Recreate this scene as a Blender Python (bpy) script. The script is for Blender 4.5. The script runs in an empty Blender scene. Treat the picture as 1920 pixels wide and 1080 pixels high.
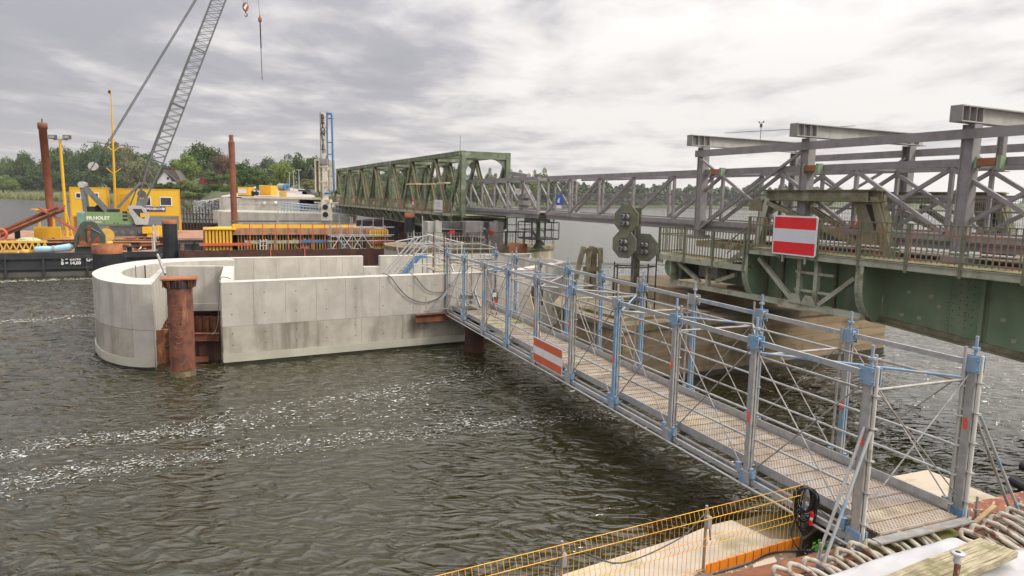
import bpy, bmesh, math, random
import numpy as np
from mathutils import Vector, Matrix
R_ = math.radians
sc = bpy.context.scene
col = sc.collection
# ------------------------------------------------------------------ camera
PITCH, ROLL, CAMZ, FPX = R_(7.52), R_(1.15), 6.6, 1280.0
_F = Vector((0, math.cos(PITCH), -math.sin(PITCH)))
_R0 = Vector((1, 0, 0)); _U0 = _R0.cross(_F)
_R = _R0*math.cos(ROLL) + _U0*math.sin(ROLL)
_U = _U0*math.cos(ROLL) - _R0*math.sin(ROLL)
cam_d = bpy.data.cameras.new('camera'); cam = bpy.data.objects.new('camera', cam_d); col.objects.link(cam)
cam_d.sensor_width = 36; cam_d.lens = 36*FPX/1920; cam_d.clip_end = 9000; cam_d.clip_start = .1
cam.matrix_world = Matrix(((_R.x, _U.x, -_F.x, 0), (_R.y, _U.y, -_F.y, 0), (_R.z, _U.z, -_F.z, CAMZ), (0, 0, 0, 1)))
sc.camera = cam
# ------------------------------------------------------------------ light
SUN_EL, SUN_AZ = R_(42), Vector((.86, -.30, 0)).normalized()
w = bpy.data.worlds.new('World'); sc.world = w; w.use_nodes = True
nt = w.node_tree; N = nt.nodes; L = nt.links; N.clear()
def nd(t, **k):
    n = N.new(t)
    for a, b in k.items(): setattr(n, a, b)
    return n
def mth(op, a, b=None, clamp=False):
    n = nd('ShaderNodeMath', operation=op); n.use_clamp = clamp
    for i, v in enumerate((a, b)):
        if v is None: continue
        if isinstance(v, (int, float)): n.inputs[i].default_value = v
        else: L.new(v, n.inputs[i])
    return n.outputs[0]
out = nd('ShaderNodeOutputWorld'); bg = nd('ShaderNodeBackground')
sky = nd('ShaderNodeTexSky', sky_type='NISHITA'); sky.sun_disc = False; sky.sun_elevation = SUN_EL
sky.sun_rotation = math.atan2(SUN_AZ.x, SUN_AZ.y)
tc = nd('ShaderNodeTexCoord'); sep = nd('ShaderNodeSeparateXYZ'); L.new(tc.outputs['Generated'], sep.inputs[0])
zz = mth('MAXIMUM', sep.outputs[2], 0.0); den = mth('ADD', zz, .07)
cx = mth('DIVIDE', sep.outputs[0], den); cy = mth('DIVIDE', sep.outputs[1], den)
cmb = nd('ShaderNodeCombineXYZ'); L.new(cx, cmb.inputs[0]); L.new(cy, cmb.inputs[1])
def noise(vec, sc_, det, ro, dist=0, off=(0, 0, 0), stretch=(1, 1, 1)):
    mp = nd('ShaderNodeMapping'); L.new(vec, mp.inputs[0]); mp.inputs['Location'].default_value = off; mp.inputs['Scale'].default_value = stretch
    n = nd('ShaderNodeTexNoise'); n.inputs['Scale'].default_value = sc_; n.inputs['Detail'].default_value = det
    n.inputs['Roughness'].default_value = ro; n.inputs['Distortion'].default_value = dist; L.new(mp.outputs[0], n.inputs['Vector']); return n.outputs[0]
n1 = noise(cmb.outputs[0], .38, 7, .52, .25, (3.1, 1.7, 0), (1, 1.25, 1))
n2 = noise(cmb.outputs[0], 1.3, 8, .56, .2, (7.3, 2.2, 0), (1.25, .8, 1))
nn = mth('ADD', mth('MULTIPLY', n1, .50), mth('MULTIPLY', n2, .50))
# brighter cloud towards the veiled sun side (right)
side = mth('MULTIPLY', mth('ADD', sep.outputs[0], .10), .185)
nn = mth('ADD', nn, side)
rmp = nd('ShaderNodeValToRGB'); L.new(nn, rmp.inputs[0]); cr = rmp.color_ramp
cr.elements[0].position = .37; cr.elements[0].color = (.29, .285, .31, 1)
cr.elements[1].position = .61; cr.elements[1].color = (.66, .63, .605, 1)
for p, c in ((.435, (.325, .315, .34, 1)), (.485, (.42, .405, .415, 1)), (.54, (.56, .535, .52, 1))):
    e = cr.elements.new(p); e.color = c
# overcast skies brighten towards the zenith
up = mth('ADD', mth('MULTIPLY', mth('POWER', zz, 2.0), 3.4), .93)
mul = nd('ShaderNodeVectorMath', operation='SCALE'); L.new(rmp.outputs[0], mul.inputs[0]); L.new(up, mul.inputs['Scale'])
# haze band at the horizon
hz = mth('POWER', mth('SUBTRACT', 1.0, mth('MULTIPLY', zz, 5.0, True), True), 2.0)
hzs = mth('MULTIPLY', hz, .55)
mixh = nd('ShaderNodeMixRGB'); L.new(hzs, mixh.inputs[0]); L.new(mul.outputs[0], mixh.inputs[1]); hb = nd('ShaderNodeVectorMath', operation='SCALE'); hb.inputs[0].default_value = (.63, .59, .57); L.new(mth('ADD', 1.02, mth('MULTIPLY', sep.outputs[0], .42)), hb.inputs['Scale']); L.new(hb.outputs[0], mixh.inputs[2])
skm = nd('ShaderNodeVectorMath', operation='SCALE'); L.new(sky.outputs[0], skm.inputs[0]); skm.inputs['Scale'].default_value = .08
mixs = nd('ShaderNodeMixRGB'); mixs.inputs[0].default_value = .05; L.new(mixh.outputs[0], mixs.inputs[1]); L.new(skm.outputs[0], mixs.inputs[2])
L.new(mixs.outputs[0], bg.inputs[0]); bg.inputs[1].default_value = 1.0; L.new(bg.outputs[0], out.inputs[0])
sd = bpy.data.lights.new('sun', 'SUN'); sd.energy = 1.5; sd.angle = R_(14); sd.color = (1, .93, .82)
so = bpy.data.objects.new('sun', sd); col.objects.link(so)
sdir = Vector((SUN_AZ.x*math.cos(SUN_EL), SUN_AZ.y*math.cos(SUN_EL), math.sin(SUN_EL)))
so.rotation_euler = sdir.to_track_quat('Z', 'Y').to_euler()
sc.view_settings.view_transform = 'Standard'; sc.view_settings.look = 'None'; sc.view_settings.gamma = 1
sc.view_settings.exposure = 0.57; sc.view_settings.use_curve_mapping = False
# ------------------------------------------------------------------ measuring helpers (points on real planes)
CAM = Vector((0, 0, CAMZ))
def ray(px, py): return _F + _R*((px-960)/FPX) - _U*((py-540)/FPX)
def gz(px, py, z):
    d = ray(px, py); return CAM + d*((z-CAMZ)/d.z)
def gy(px, py, Y):
    d = ray(px, py); return CAM + d*(Y/d.y)
def zt(px, py, Y): return gy(px, py, Y).z
class Fr:   # a local frame: origin, heading of its x axis
    def __init__(s, o, ang): s.M = Matrix.Translation(Vector(o)) @ Matrix.Rotation(ang, 4, 'Z'); s.I = s.M.inverted()
    def p(s, px, py, yl=0.0):           # point on the local plane y = yl
        c = s.I @ CAM; d = s.I.to_3x3() @ ray(px, py); return c + d*((yl-c.y)/d.y)
    def x(s, px, py, xl=0.0):
        c = s.I @ CAM; d = s.I.to_3x3() @ ray(px, py); return c + d*((xl-c.x)/d.x)
    def g(s, px, py, z):
        c = s.I @ CAM; d = s.I.to_3x3() @ ray(px, py); return c + d*((z-c.z)/d.z)
    def at(s, x, y, z=0, rz=0): return s.M @ Matrix.Translation((x, y, z)) @ Matrix.Rotation(rz, 4, 'Z')
# ------------------------------------------------------------------ mesh helpers
class MB:
    def __init__(s): s.v = []; s.f = []; s.sm = []
    def add(s, vs, fs, smooth=False):
        b = len(s.v); s.v += [tuple(v) for v in vs]; s.f += [tuple(b+i for i in f) for f in fs]; s.sm += [smooth]*len(fs); return s
    def box(s, x0, x1, y0, y1, z0, z1):
        v = [(x, y, z) for x in (x0, x1) for y in (y0, y1) for z in (z0, z1)]
        return s.add(v, [(0, 1, 3, 2), (4, 6, 7, 5), (0, 4, 5, 1), (2, 3, 7, 6), (0, 2, 6, 4), (1, 5, 7, 3)])
    def frame(s, p0, p1, up=(0, 0, 1)):
        p0 = Vector(p0); p1 = Vector(p1); d = (p1-p0).normalized(); u = Vector(up)
        if abs(d.dot(u)) > .98: u = Vector((1, 0, 0)) if abs(d.x) < .9 else Vector((0, 1, 0))
        a = d.cross(u).normalized(); b = a.cross(d); return p0, p1, d, a, b
    def bar(s, p0, p1, w, h=None, up=(0, 0, 1)):    # w across, h along up
        h = w if h is None else h
        p0, p1, d, a, b = s.frame(p0, p1, up); vs = []
        for p in (p0, p1):
            for i, j in ((-1, -1), (1, -1), (1, 1), (-1, 1)): vs.append(p + a*(w/2*i) + b*(h/2*j))
        return s.add(vs, [(3, 2, 1, 0), (4, 5, 6, 7), (0, 1, 5, 4), (1, 2, 6, 5), (2, 3, 7, 6), (3, 0, 4, 7)])
    def ibeam(s, p0, p1, w, h, t=.03, up=(0, 0, 1)):
        p0, p1, d, a, b = s.frame(p0, p1, up)
        s.bar(p0 + b*(h/2-t/2), p1 + b*(h/2-t/2), w, t, b); s.bar(p0 - b*(h/2-t/2), p1 - b*(h/2-t/2), w, t, b)
        return s.bar(p0, p1, t, h-2*t-.002, b)
    def tube(s, p0, p1, r, n=8, r2=None, cap=True):
        r2 = r if r2 is None else r2
        p0, p1, d, a, b = s.frame(p0, p1); vs = []
        for p, q in ((p0, r), (p1, r2)):
            for i in range(n): t = 2*math.pi*i/n; vs.append(p + a*(q*math.cos(t)) + b*(q*math.sin(t)))
        s.add(vs, [(i, (i+1) % n, n+(i+1) % n, n+i) for i in range(n)], True)
        if cap: s.add(vs, [tuple(range(n))[::-1], tuple(range(n, 2*n))])
        return s
    def path(s, pts, r, n=6, closed=False):
        pts = [Vector(p) for p in pts]; m = len(pts); vs = []; pu = None
        for i, p in enumerate(pts):
            q = pts[(i+1) % m] if (closed or i < m-1) else p; o = pts[i-1] if (closed or i > 0) else p
            d = (q-o).normalized(); u = pu if pu is not None else (Vector((0, 0, 1)) if abs(d.z) < .9 else Vector((1, 0, 0)))
            a = d.cross(u).normalized(); b = a.cross(d); pu = b
            rr = r[i] if isinstance(r, (list, tuple)) else r
            for k in range(n): t = 2*math.pi*k/n; vs.append(p + a*(rr*math.cos(t)) + b*(rr*math.sin(t)))
        fs = []
        for i in range(m if closed else m-1):
            j = (i+1) % m
            for k in range(n): fs.append((i*n+k, i*n+(k+1) % n, j*n+(k+1) % n, j*n+k))
        s.add(vs, fs, True)
        if not closed: s.add(vs[:n], [tuple(range(n))[::-1]]); s.add(vs[-n:], [tuple(range(n))])
        return s
    def ext(s, pts, vec):   # extrude planar polygon
        pts = [Vector(p) for p in pts]; n = len(pts); v = Vector(vec)
        s.add(pts + [p+v for p in pts], [tuple(range(n))[::-1], tuple(range(n, 2*n))] + [(i, (i+1) % n, n+(i+1) % n, n+i) for i in range(n)]); return s
    def prism(s, poly, z0, z1): return s.ext([(p[0], p[1], z0) for p in poly], (0, 0, z1-z0))
    def lathe(s, prof, c=(0, 0, 0), n=16, smooth=True):
        vs = []; c = Vector(c)
        for r, z in prof:
            for i in range(n): t = 2*math.pi*i/n; vs.append(c + Vector((r*math.cos(t), r*math.sin(t), z)))
        m = len(prof); fs = [(j*n+i, j*n+(i+1) % n, (j+1)*n+(i+1) % n, (j+1)*n+i) for j in range(m-1) for i in range(n)]
        s.add(vs, fs, smooth); s.add(vs[:n], [tuple(range(n))[::-1]]); s.add(vs[-n:], [tuple(range(n))]); return s
    def ring(s, c, r0, r1, z0, z1, a0, a1, n):
        for i in range(n):
            t0 = a0+(a1-a0)*i/n; t1 = a0+(a1-a0)*(i+1)/n
            q = [(c[0]+r*math.cos(t), c[1]+r*math.sin(t)) for r, t in ((r0, t0), (r1, t0), (r1, t1), (r0, t1))]
            s.prism(q, z0, z1)
        return s
    def mesh(s, name):
        me = bpy.data.meshes.new(name); me.from_pydata(s.v, [], s.f); me.polygons.foreach_set('use_smooth', s.sm); me.update()
        bm = bmesh.new(); bm.from_mesh(me); bmesh.ops.recalc_face_normals(bm, faces=bm.faces); bm.to_mesh(me); bm.free(); return me
def link(name, me, mat=None, parent=None, M=None):
    o = bpy.data.objects.new(name, me); col.objects.link(o)
    if mat is not None and not me.materials: me.materials.append(mat)
    if parent: o.parent = parent
    if M is not None: o.matrix_local = M
    return o
def part(name, mb, mat, parent=None, M=None, kind=None, label=None):
    me = mb.mesh(name) if isinstance(mb, MB) else mb
    o = link(name, me, mat, parent, M)
    if kind: o['kind'] = kind
    if label: o['label'] = label
    return o
def tag(o, label, cat, group=None, kind=None):
    if label: o['label'] = label
    if cat: o['category'] = cat
    if group: o['group'] = group
    if kind: o['kind'] = kind
    return o
def thing(name, label, cat, M=None, group=None):
    o = bpy.data.objects.new(name, None); col.objects.link(o); o.empty_display_size = .3
    if M is not None: o.matrix_local = M
    return tag(o, label, cat, group)
def solo(name, mb, mat, label, cat, M=None, group=None):
    return tag(part(name, mb, mat, None, M), label, cat, group)
def struct(name, mb, mat, M=None, kind='structure'):
    o = part(name, mb, mat, None, M); o['kind'] = kind; return o
def copy_tree(o, M=None, label=None, parent=None):
    c = o.copy(); col.objects.link(c)
    if parent: c.parent = parent
    if M is not None: c.matrix_local = M
    if label: c['label'] = label
    for ch in o.children: copy_tree(ch, None, None, c)
    return c
T = Matrix.Translation
def TR(x, y, z=0, rz=0, s=1): return T((x, y, z)) @ Matrix.Rotation(rz, 4, 'Z') @ Matrix.Scale(s, 4)
def text(name, s, size, mat, parent, M, ext=.004, bold=0, spacing=1, align='CENTER'):
    cu = bpy.data.curves.new(name, 'FONT'); cu.body = s; cu.size = size; cu.align_x = align; cu.align_y = 'CENTER'; cu.extrude = ext; cu.offset = bold; cu.space_character = spacing; cu.resolution_u = 3
    t = bpy.data.objects.new(name, cu); col.objects.link(t); bpy.context.view_layer.update()
    me = bpy.data.meshes.new_from_object(t.evaluated_get(bpy.context.evaluated_depsgraph_get())); bpy.data.objects.remove(t)
    me.materials.clear(); me.materials.append(mat); return link(name, me, None, parent, M)
def TX(p, xd, up=(0, 0, 1)):   # matrix placing text: x along xd, y along up
    x = Vector(xd).normalized(); y = Vector(up).normalized(); z = x.cross(y); p = Vector(p)
    return Matrix(((x.x, y.x, z.x, p.x), (x.y, y.y, z.y, p.y), (x.z, y.z, z.z, p.z), (0, 0, 0, 1)))
# ------------------------------------------------------------------ materials
def mk(name):
    m = bpy.data.materials.new(name); m.use_nodes = True; nt = m.node_tree
    return m, nt, nt.nodes, nt.links, nt.nodes['Principled BSDF']
def mat(name, c1, c2=None, c3=None, rough=.7, metal=0, scale=2, p=(.42, .62), p3=(.56, .66), s3=.8, bump=.15, bscale=30, streak=0, detail=6, stretch=None, spec=.5, rot=0, objco=False):
    """worn surface: c1/c2 blend by noise, c3 = stain colour in patches, streak = vertical stretching of the stains"""
    m, nt, N, L, B = mk(name); B.inputs['Roughness'].default_value = rough; B.inputs['Metallic'].default_value = metal; B.inputs['Specular IOR Level'].default_value = spec
    g = N.new('ShaderNodeNewGeometry'); tcx = N.new('ShaderNodeTexCoord')
    def nz(sc_, det, st=None, off=0):
        mp = N.new('ShaderNodeMapping'); L.new(tcx.outputs['Object'] if objco else g.outputs['Position'], mp.inputs[0]); mp.inputs['Location'].default_value = (off, off*.7, off*.3)
        if st: mp.inputs['Scale'].default_value = st
        mp.inputs['Rotation'].default_value = (0, 0, rot)
        n = N.new('ShaderNodeTexNoise'); n.inputs['Scale'].default_value = sc_; n.inputs['Detail'].default_value = det; n.inputs['Roughness'].default_value = .6
        L.new(mp.outputs[0], n.inputs['Vector']); return n.outputs[0]
    def rng(s, a, b):
        r = N.new('ShaderNodeMapRange'); L.new(s, r.inputs[0]); r.inputs[1].default_value = a; r.inputs[2].default_value = b; return r.outputs[0]
    c2 = c2 or tuple(x*.8 for x in c1)
    f = rng(nz(scale, detail, stretch), *p); mx = N.new('ShaderNodeMixRGB'); L.new(f, mx.inputs[0]); mx.inputs[1].default_value = (*c1, 1); mx.inputs[2].default_value = (*c2, 1)
    o = mx.outputs[0]
    if c3:
        f3 = rng(nz(s3, 8, (1, 1, .12) if streak else None, 11), *p3); m3 = N.new('ShaderNodeMixRGB'); L.new(f3, m3.inputs[0]); L.new(o, m3.inputs[1]); m3.inputs[2].default_value = (*c3, 1); o = m3.outputs[0]
    L.new(o, B.inputs['Base Color'])
    if bump:
        b = N.new('ShaderNodeBump'); b.inputs['Strength'].default_value = bump; b.inputs['Distance'].default_value = .02; L.new(nz(bscale, 4, None, 5), b.inputs['Height']); L.new(b.outputs[0], B.inputs['Normal'])
    return m
M = {}
M['conc'] = mat('new_concrete', (.49, .465, .415), (.41, .385, .34), (.27, .25, .21), rough=.85, scale=1.3, p=(.38, .62), s3=1.6, p3=(.50, .74), streak=1, bump=.12, bscale=14)
M['conc2'] = mat('new_concrete_stained', (.45, .42, .36), (.32, .295, .245), (.17, .15, .115), rough=.9, scale=.9, p=(.38, .62), s3=1.3, p3=(.47, .68), streak=1, bump=.15, bscale=14)
M['conctop'] = mat('concrete_top', (.53, .50, .445), (.47, .44, .39), (.38, .355, .31), rough=.85, scale=1.5, s3=2, p3=(.6, .75), bump=.08)
M['skirt'] = mat('skirt_paint', (.47, .455, .37), (.40, .385, .31), (.24, .225, .16), rough=.6, scale=.8, s3=1.2, p3=(.58, .8), streak=1, bump=.04)
M['oldconc'] = mat('old_concrete', (.31, .235, .15), (.225, .165, .10), (.10, .085, .045), rough=.95, scale=1.2, s3=.7, p3=(.50, .70), stretch=(.25, .25, 3.5), bump=.5, bscale=9)
M['oldtop'] = mat('old_concrete_mossy', (.25, .20, .135), (.18, .14, .09), (.105, .10, .045), rough=.95, scale=2, s3=.9, p3=(.45, .62), bump=.4, bscale=9)
M['galv'] = mat('galvanised_steel', (.43, .43, .42), (.34, .345, .345), (.46, .40, .33), rough=.48, metal=.35, scale=7, s3=4, p3=(.6, .75), bump=.05)
M['galvd'] = mat('weathered_galvanised', (.35, .34, .32), (.25, .24, .23), (.28, .20, .14), rough=.6, metal=.3, scale=6, s3=3, p3=(.55, .7), bump=.08)
M['blue'] = mat('pale_blue_paint', (.165, .29, .44), (.23, .34, .46), (.33, .34, .34), rough=.5, scale=5, s3=6, p3=(.50, .62), bump=.05)
M['bluegalv'] = mat('blue_worn_to_steel', (.36, .37, .37), (.20, .31, .43), (.40, .40, .39), rough=.5, metal=.2, scale=2.2, p=(.53, .58), s3=9, p3=(.6, .7), bump=.05)
M['orangetape'] = mat('orange_tape', (.85, .10, .04), (.8, .14, .06), rough=.5, bump=0)
M['deck'] = None
M['rust'] = mat('rusted_steel', (.20, .075, .035), (.11, .042, .025), (.34, .15, .07), rough=.85, scale=3, s3=1.5, p3=(.55, .7), bump=.35, bscale=18)
M['rustpile'] = mat('rusted_pile', (.19, .07, .04), (.10, .04, .028), (.36, .165, .08), rough=.68, scale=2.6, p=(.44, .58), s3=2.6, p3=(.56, .66), streak=1, bump=.3, bscale=10)
M['darkrust'] = mat('sheet_pile_rust', (.085, .036, .024), (.05, .023, .018), (.15, .06, .035), rough=.85, scale=1.2, s3=1, p3=(.55, .7), streak=1, bump=.3)
M['rustor'] = mat('primer_orange', (.36, .13, .045), (.24, .085, .04), (.13, .06, .03), rough=.8, scale=2, s3=1.5, p3=(.5, .7), streak=1, bump=.2)
M['blackpile'] = mat('black_coated_pile', (.014, .016, .019), (.024, .027, .032), (.07, .06, .05), rough=.42, scale=1.5, s3=1.3, p3=(.62, .72), streak=1, bump=.05)
M['greysteel'] = mat('grey_bridge_steel', (.26, .24, .235), (.21, .195, .19), (.17, .14, .115), rough=.62, scale=2.5, s3=2, p3=(.6, .8), streak=1, bump=.05)
M['greysteel_l'] = mat('pale_bridge_steel', (.38, .37, .34), (.31, .30, .28), (.22, .21, .17), rough=.65, scale=2, s3=1.5, p3=(.55, .75), streak=1, bump=.05)
M['greengird'] = mat('green_girder_paint', (.20, .275, .17), (.155, .225, .135), (.30, .285, .19), rough=.75, scale=.9, s3=1.6, p3=(.52, .72), streak=1, bump=.2, bscale=14)
M['greentruss'] = mat('old_green_truss', (.155, .19, .125), (.10, .13, .075), (.27, .28, .22), rough=.8, scale=1.5, s3=1.1, p3=(.5, .66), bump=.2)
M['palegreen'] = mat('pale_green_flaking', (.37, .385, .30), (.29, .30, .225), (.17, .15, .08), rough=.8, scale=2, s3=2, p3=(.52, .68), bump=.2)
M['moss'] = mat('mossy_steel', (.16, .148, .08), (.215, .195, .125), (.28, .27, .21), rough=.9, scale=2.2, s3=1.8, p3=(.55, .68), bump=.45, bscale=14)
M['mossdeck'] = mat('mossy_deck', (.30, .26, .16), (.20, .185, .08), (.10, .11, .035), rough=.95, scale=2, s3=2.5, p3=(.5, .62), bump=.4)
M['railrust'] = mat('rusting_railing', (.30, .155, .10), (.20, .165, .11), (.15, .165, .11), rough=.85, scale=5, s3=1.3, p3=(.5, .56), bump=.2)
M['railgreen'] = mat('green_rail_post', (.165, .18, .115), (.12, .13, .08), (.26, .16, .09), rough=.85, scale=4, s3=4, p3=(.6, .68), bump=.2)
M['black'] = mat('black_rubber', (.014, .014, .015), (.022, .022, .023), rough=.5, bump=.05)
M['dark'] = mat('dark_void', (.03, .03, .03), (.02, .02, .02), rough=.8, bump=0)
M['darkgrey'] = mat('dark_grey_steel', (.085, .09, .09), (.06, .065, .065), (.13, .12, .10), rough=.6, scale=2, s3=2, bump=.08)
M['red'] = mat('sign_red', (.72, .015, .02), (.66, .012, .018), rough=.45, scale=3, bump=0)
M['redsign_or'] = mat('board_orange_red', (.62, .125, .05), (.56, .11, .05), (.5, .2, .12), rough=.5, scale=3, s3=5, p3=(.62, .7), bump=0)
M['white'] = mat('white_paint', (.74, .73, .72), (.66, .65, .64), rough=.5, scale=3, bump=0)
M['signwhite'] = mat('sign_white', (.62, .63, .67), (.60, .61, .65), rough=.4, scale=3, bump=0)
M['offwhite'] = mat('dirty_white', (.62, .60, .56), (.48, .46, .42), (.26, .24, .2), rough=.6, scale=2, s3=2, p3=(.56, .68), bump=.05)
M['yellow'] = mat('yellow_paint', (.72, .42, .02), (.66, .38, .02), (.38, .22, .03), rough=.5, scale=1.5, s3=2, p3=(.62, .74), streak=1, bump=.04)
M['yellowcon'] = mat('site_cabin_yellow', (.76, .47, .03), (.70, .43, .03), (.56, .34, .04), rough=.55, scale=.8, s3=1.2, p3=(.6, .74), streak=1, bump=.03)
M['wire'] = mat('yellow_wire', (.85, .50, .05), (.85, .44, .04), (.75, .30, .03), rough=.45, scale=1.5, s3=1, p3=(.5, .6), bump=0)
M['orange'] = mat('orange_toe_board', (.80, .25, .015), (.72, .21, .015), (.5, .15, .02), rough=.5, scale=2, s3=4, p3=(.62, .7), bump=.03)
M['wood'] = mat('weathered_wood', (.36, .31, .21), (.24, .21, .14), (.15, .15, .07), rough=.95, scale=2.2, s3=2.5, p3=(.5, .65), stretch=(1, 1, 1), bump=.5, bscale=25)
M['timber'] = mat('timber', (.40, .28, .15), (.28, .20, .12), rough=.9, scale=3, bump=.2)
M['ply'] = mat('formply', (.40, .23, .14), (.33, .19, .12), (.24, .14, .09), rough=.7, scale=2, s3=2, bump=.05)
M['window'] = mat('window_glass', (.045, .05, .055), (.03, .03, .035), rough=.1, bump=0)
M['navy'] = mat('navy_sign', (.012, .03, .20), (.014, .035, .22), rough=.45, bump=0)
M['bluesign'] = mat('blue_banner', (.03, .10, .38), (.03, .11, .42), rough=.5, bump=0)
M['bluepipe'] = mat('blue_pipe', (.06, .17, .34), (.08, .20, .38), (.15, .22, .33), rough=.5, scale=2, s3=3, p3=(.6, .7), bump=.03)
M['cranegreen'] = mat('crane_green', (.19, .31, .145), (.165, .28, .13), (.22, .26, .17), rough=.45, scale=1, s3=1.5, p3=(.6, .75), bump=.02)
M['craneteal'] = mat('crane_teal', (.16, .30, .25), (.13, .25, .21), rough=.5, bump=.02)
M['cranegrey'] = mat('crane_grey', (.15, .165, .16), (.11, .12, .118), (.22, .22, .2), rough=.55, scale=1.5, s3=2, p3=(.6, .72), bump=.04)
M['cabgrey'] = mat('cab_grey', (.42, .43, .43), (.36, .37, .37), rough=.45, bump=0)
M['hull'] = mat('hull_black', (.022, .025, .029), (.036, .038, .042), (.10, .07, .05), rough=.55, scale=1.2, s3=1, p3=(.6, .75), bump=.15, bscale=6)
M['hullgrey'] = mat('hull_waterline', (.10, .10, .09), (.07, .068, .06), (.13, .08, .05), rough=.8, scale=1.5, s3=1, p3=(.5, .7), streak=1, bump=.1)
M['tide'] = mat('tide_mark', (.16, .13, .07), (.10, .085, .05), (.24, .20, .13), rough=.8, scale=5, s3=3, bump=.2)
M['plankwood'] = mat('weathered_plank', (.42, .36, .24), (.22, .19, .12), (.17, .155, .07), rough=.95, scale=9, p=(.40, .60), s3=3, p3=(.52, .66), stretch=(.35, 5, 1), bump=.6, bscale=30, objco=True)
M['wet_shadow'] = mat('wet_shadow_band', (.03, .03, .022), (.045, .042, .03), rough=.35, bump=.05)  # near-black tone: wet concrete, plus shadow painted into the gap under the skirt
M['deckd'] = None
M['barge'] = mat('barge_deck_wood', (.34, .17, .10), (.25, .13, .085), (.38, .26, .19), rough=.9, scale=1.2, s3=1.5, p3=(.5, .65), bump=.2)
M['cyan'] = mat('pale_blue_sheet', (.27, .48, .60), (.34, .54, .64), rough=.5, scale=2, bump=.3, bscale=6)
M['rope'] = None
M['tarp'] = mat('white_geotextile', (.43, .425, .43), (.40, .395, .40), (.35, .335, .32), rough=.9, scale=3, s3=3, p3=(.6, .8), bump=.15, bscale=8)
M['soil'] = mat('sandy_soil', (.24, .175, .11), (.17, .125, .08), (.10, .085, .05), rough=.95, scale=5, s3=2.5, p3=(.5, .65), bump=.7, bscale=30)
M['pad'] = mat('pale_concrete_pad', (.48, .41, .32), (.42, .36, .275), (.30, .265, .16), rough=.9, scale=2, s3=1.6, p3=(.55, .7), bump=.1)
M['green_leaf'] = mat('weed_green', (.10, .35, .03), (.07, .25, .02), rough=.7, bump=0)
M['terrain'] = mat('meadow', (.065, .09, .025), (.045, .07, .02), (.11, .11, .05), rough=1, scale=.08, s3=.12, p3=(.5, .62), bump=0)
M['reed'] = mat('reeds', (.26, .27, .11), (.18, .21, .075), (.34, .29, .15), rough=1, scale=.3, s3=.25, p3=(.52, .62), bump=0)
M['rock'] = mat('riprap', (.30, .30, .29), (.20, .205, .20), (.40, .385, .36), rough=.9, scale=1.5, s3=.8, p3=(.5, .6), bump=.3, bscale=5)
M['road'] = mat('pale_road', (.42, .36, .31), (.34, .30, .26), rough=.9, scale=.5, bump=0)
M['thatch'] = mat('thatch', (.14, .12, .10), (.11, .095, .08), rough=1, scale=1, bump=0)
M['redwall'] = mat('red_brick_house', (.33, .035, .045), (.27, .03, .035), rough=.9, bump=0)
M['greenpl'] = mat('green_plastic', (.03, .28, .16), (.025, .24, .14), rough=.5, bump=0)
M['pinkbar'] = mat('red_rebar', (.58, .12, .06), (.46, .09, .05), rough=.6, bump=0)
M['darkgreen'] = mat('dark_green_housing', (.065, .085, .07), (.05, .07, .055), (.12, .12, .10), rough=.6, scale=2, s3=2, p3=(.58, .7), bump=.05)
M['mastbrown'] = mat('mast_brown', (.085, .075, .05), (.055, .05, .035), (.15, .145, .06), rough=.85, scale=3, s3=2, p3=(.54, .64), bump=.15)
M['yelwood'] = mat('yellowed_timber', (.66, .42, .08), (.55, .35, .08), rough=.9, scale=3, bump=.1)
M['nets'] = mat('coloured_slings', (.42, .42, .20), (.55, .50, .42), (.20, .34, .14), rough=.9, scale=3, p=(.48, .52), s3=3, p3=(.52, .56), stretch=(6, 6, .3), bump=.3)
M['paledeb'] = mat('pale_debris', (.6, .57, .54), (.45, .38, .42), rough=.9, scale=1, bump=0)
M['redbeam'] = mat('red_primer', (.36, .09, .055), (.27, .075, .05), rough=.8, scale=2, bump=.1)
M['rustpile2'] = mat('brown_tube_pile', (.235, .085, .045), (.17, .06, .035), (.12, .05, .03), rough=.75, scale=1.2, s3=.8, p3=(.55, .7), streak=1, bump=.15)
M['darkrust2'] = mat('dark_hull_brown', (.045, .028, .024), (.03, .022, .02), (.16, .06, .045), rough=.7, scale=.8, s3=.3, p3=(.52, .6), bump=.1)
M['yellow2'] = mat('cabin_frame_yellow', (.70, .36, .02), (.62, .31, .02), rough=.5, bump=0)
M['bluealu'] = mat('bluish_tube', (.24, .34, .44), (.30, .36, .42), rough=.5, bump=0)
M['cream'] = mat('cream_mast', (.72, .66, .56), (.62, .56, .46), (.22, .17, .12), rough=.7, scale=1.5, s3=1.5, p3=(.56, .68), bump=.05)
M['darkwood'] = mat('dark_timber', (.09, .07, .05), (.06, .05, .04), rough=.95, bump=.1)
M['oldconc2'] = mat('far_pier_concrete', (.40, .36, .28), (.34, .30, .22), (.17, .165, .09), rough=.95, scale=.9, s3=.6, p3=(.52, .7), streak=1, bump=.2)
M['wood2'] = mat('new_plank', (.62, .50, .28), (.55, .44, .25), rough=.9, bump=0)
M['foam'] = mat('foam', (.50, .50, .47), (.34, .34, .31), rough=.8, bump=0)
M['mossblock'] = mat('mossy_block', (.22, .23, .05), (.30, .24, .12), (.12, .15, .03), rough=.95, scale=2.5, s3=2, p3=(.48, .6), bump=.3)
M['rustflake'] = mat('flaking_rust', (.26, .10, .055), (.15, .06, .04), (.50, .34, .24), rough=.9, scale=5, s3=7, p3=(.56, .6), bump=.7, bscale=14)
def leafmat(name, a, b, c=None, sc_=.35):
    return mat(name, a, b, c, rough=.75, scale=sc_, p=(.38, .62), s3=sc_*2.2, p3=(.55, .66), bump=0, detail=4, spec=.25)
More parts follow.
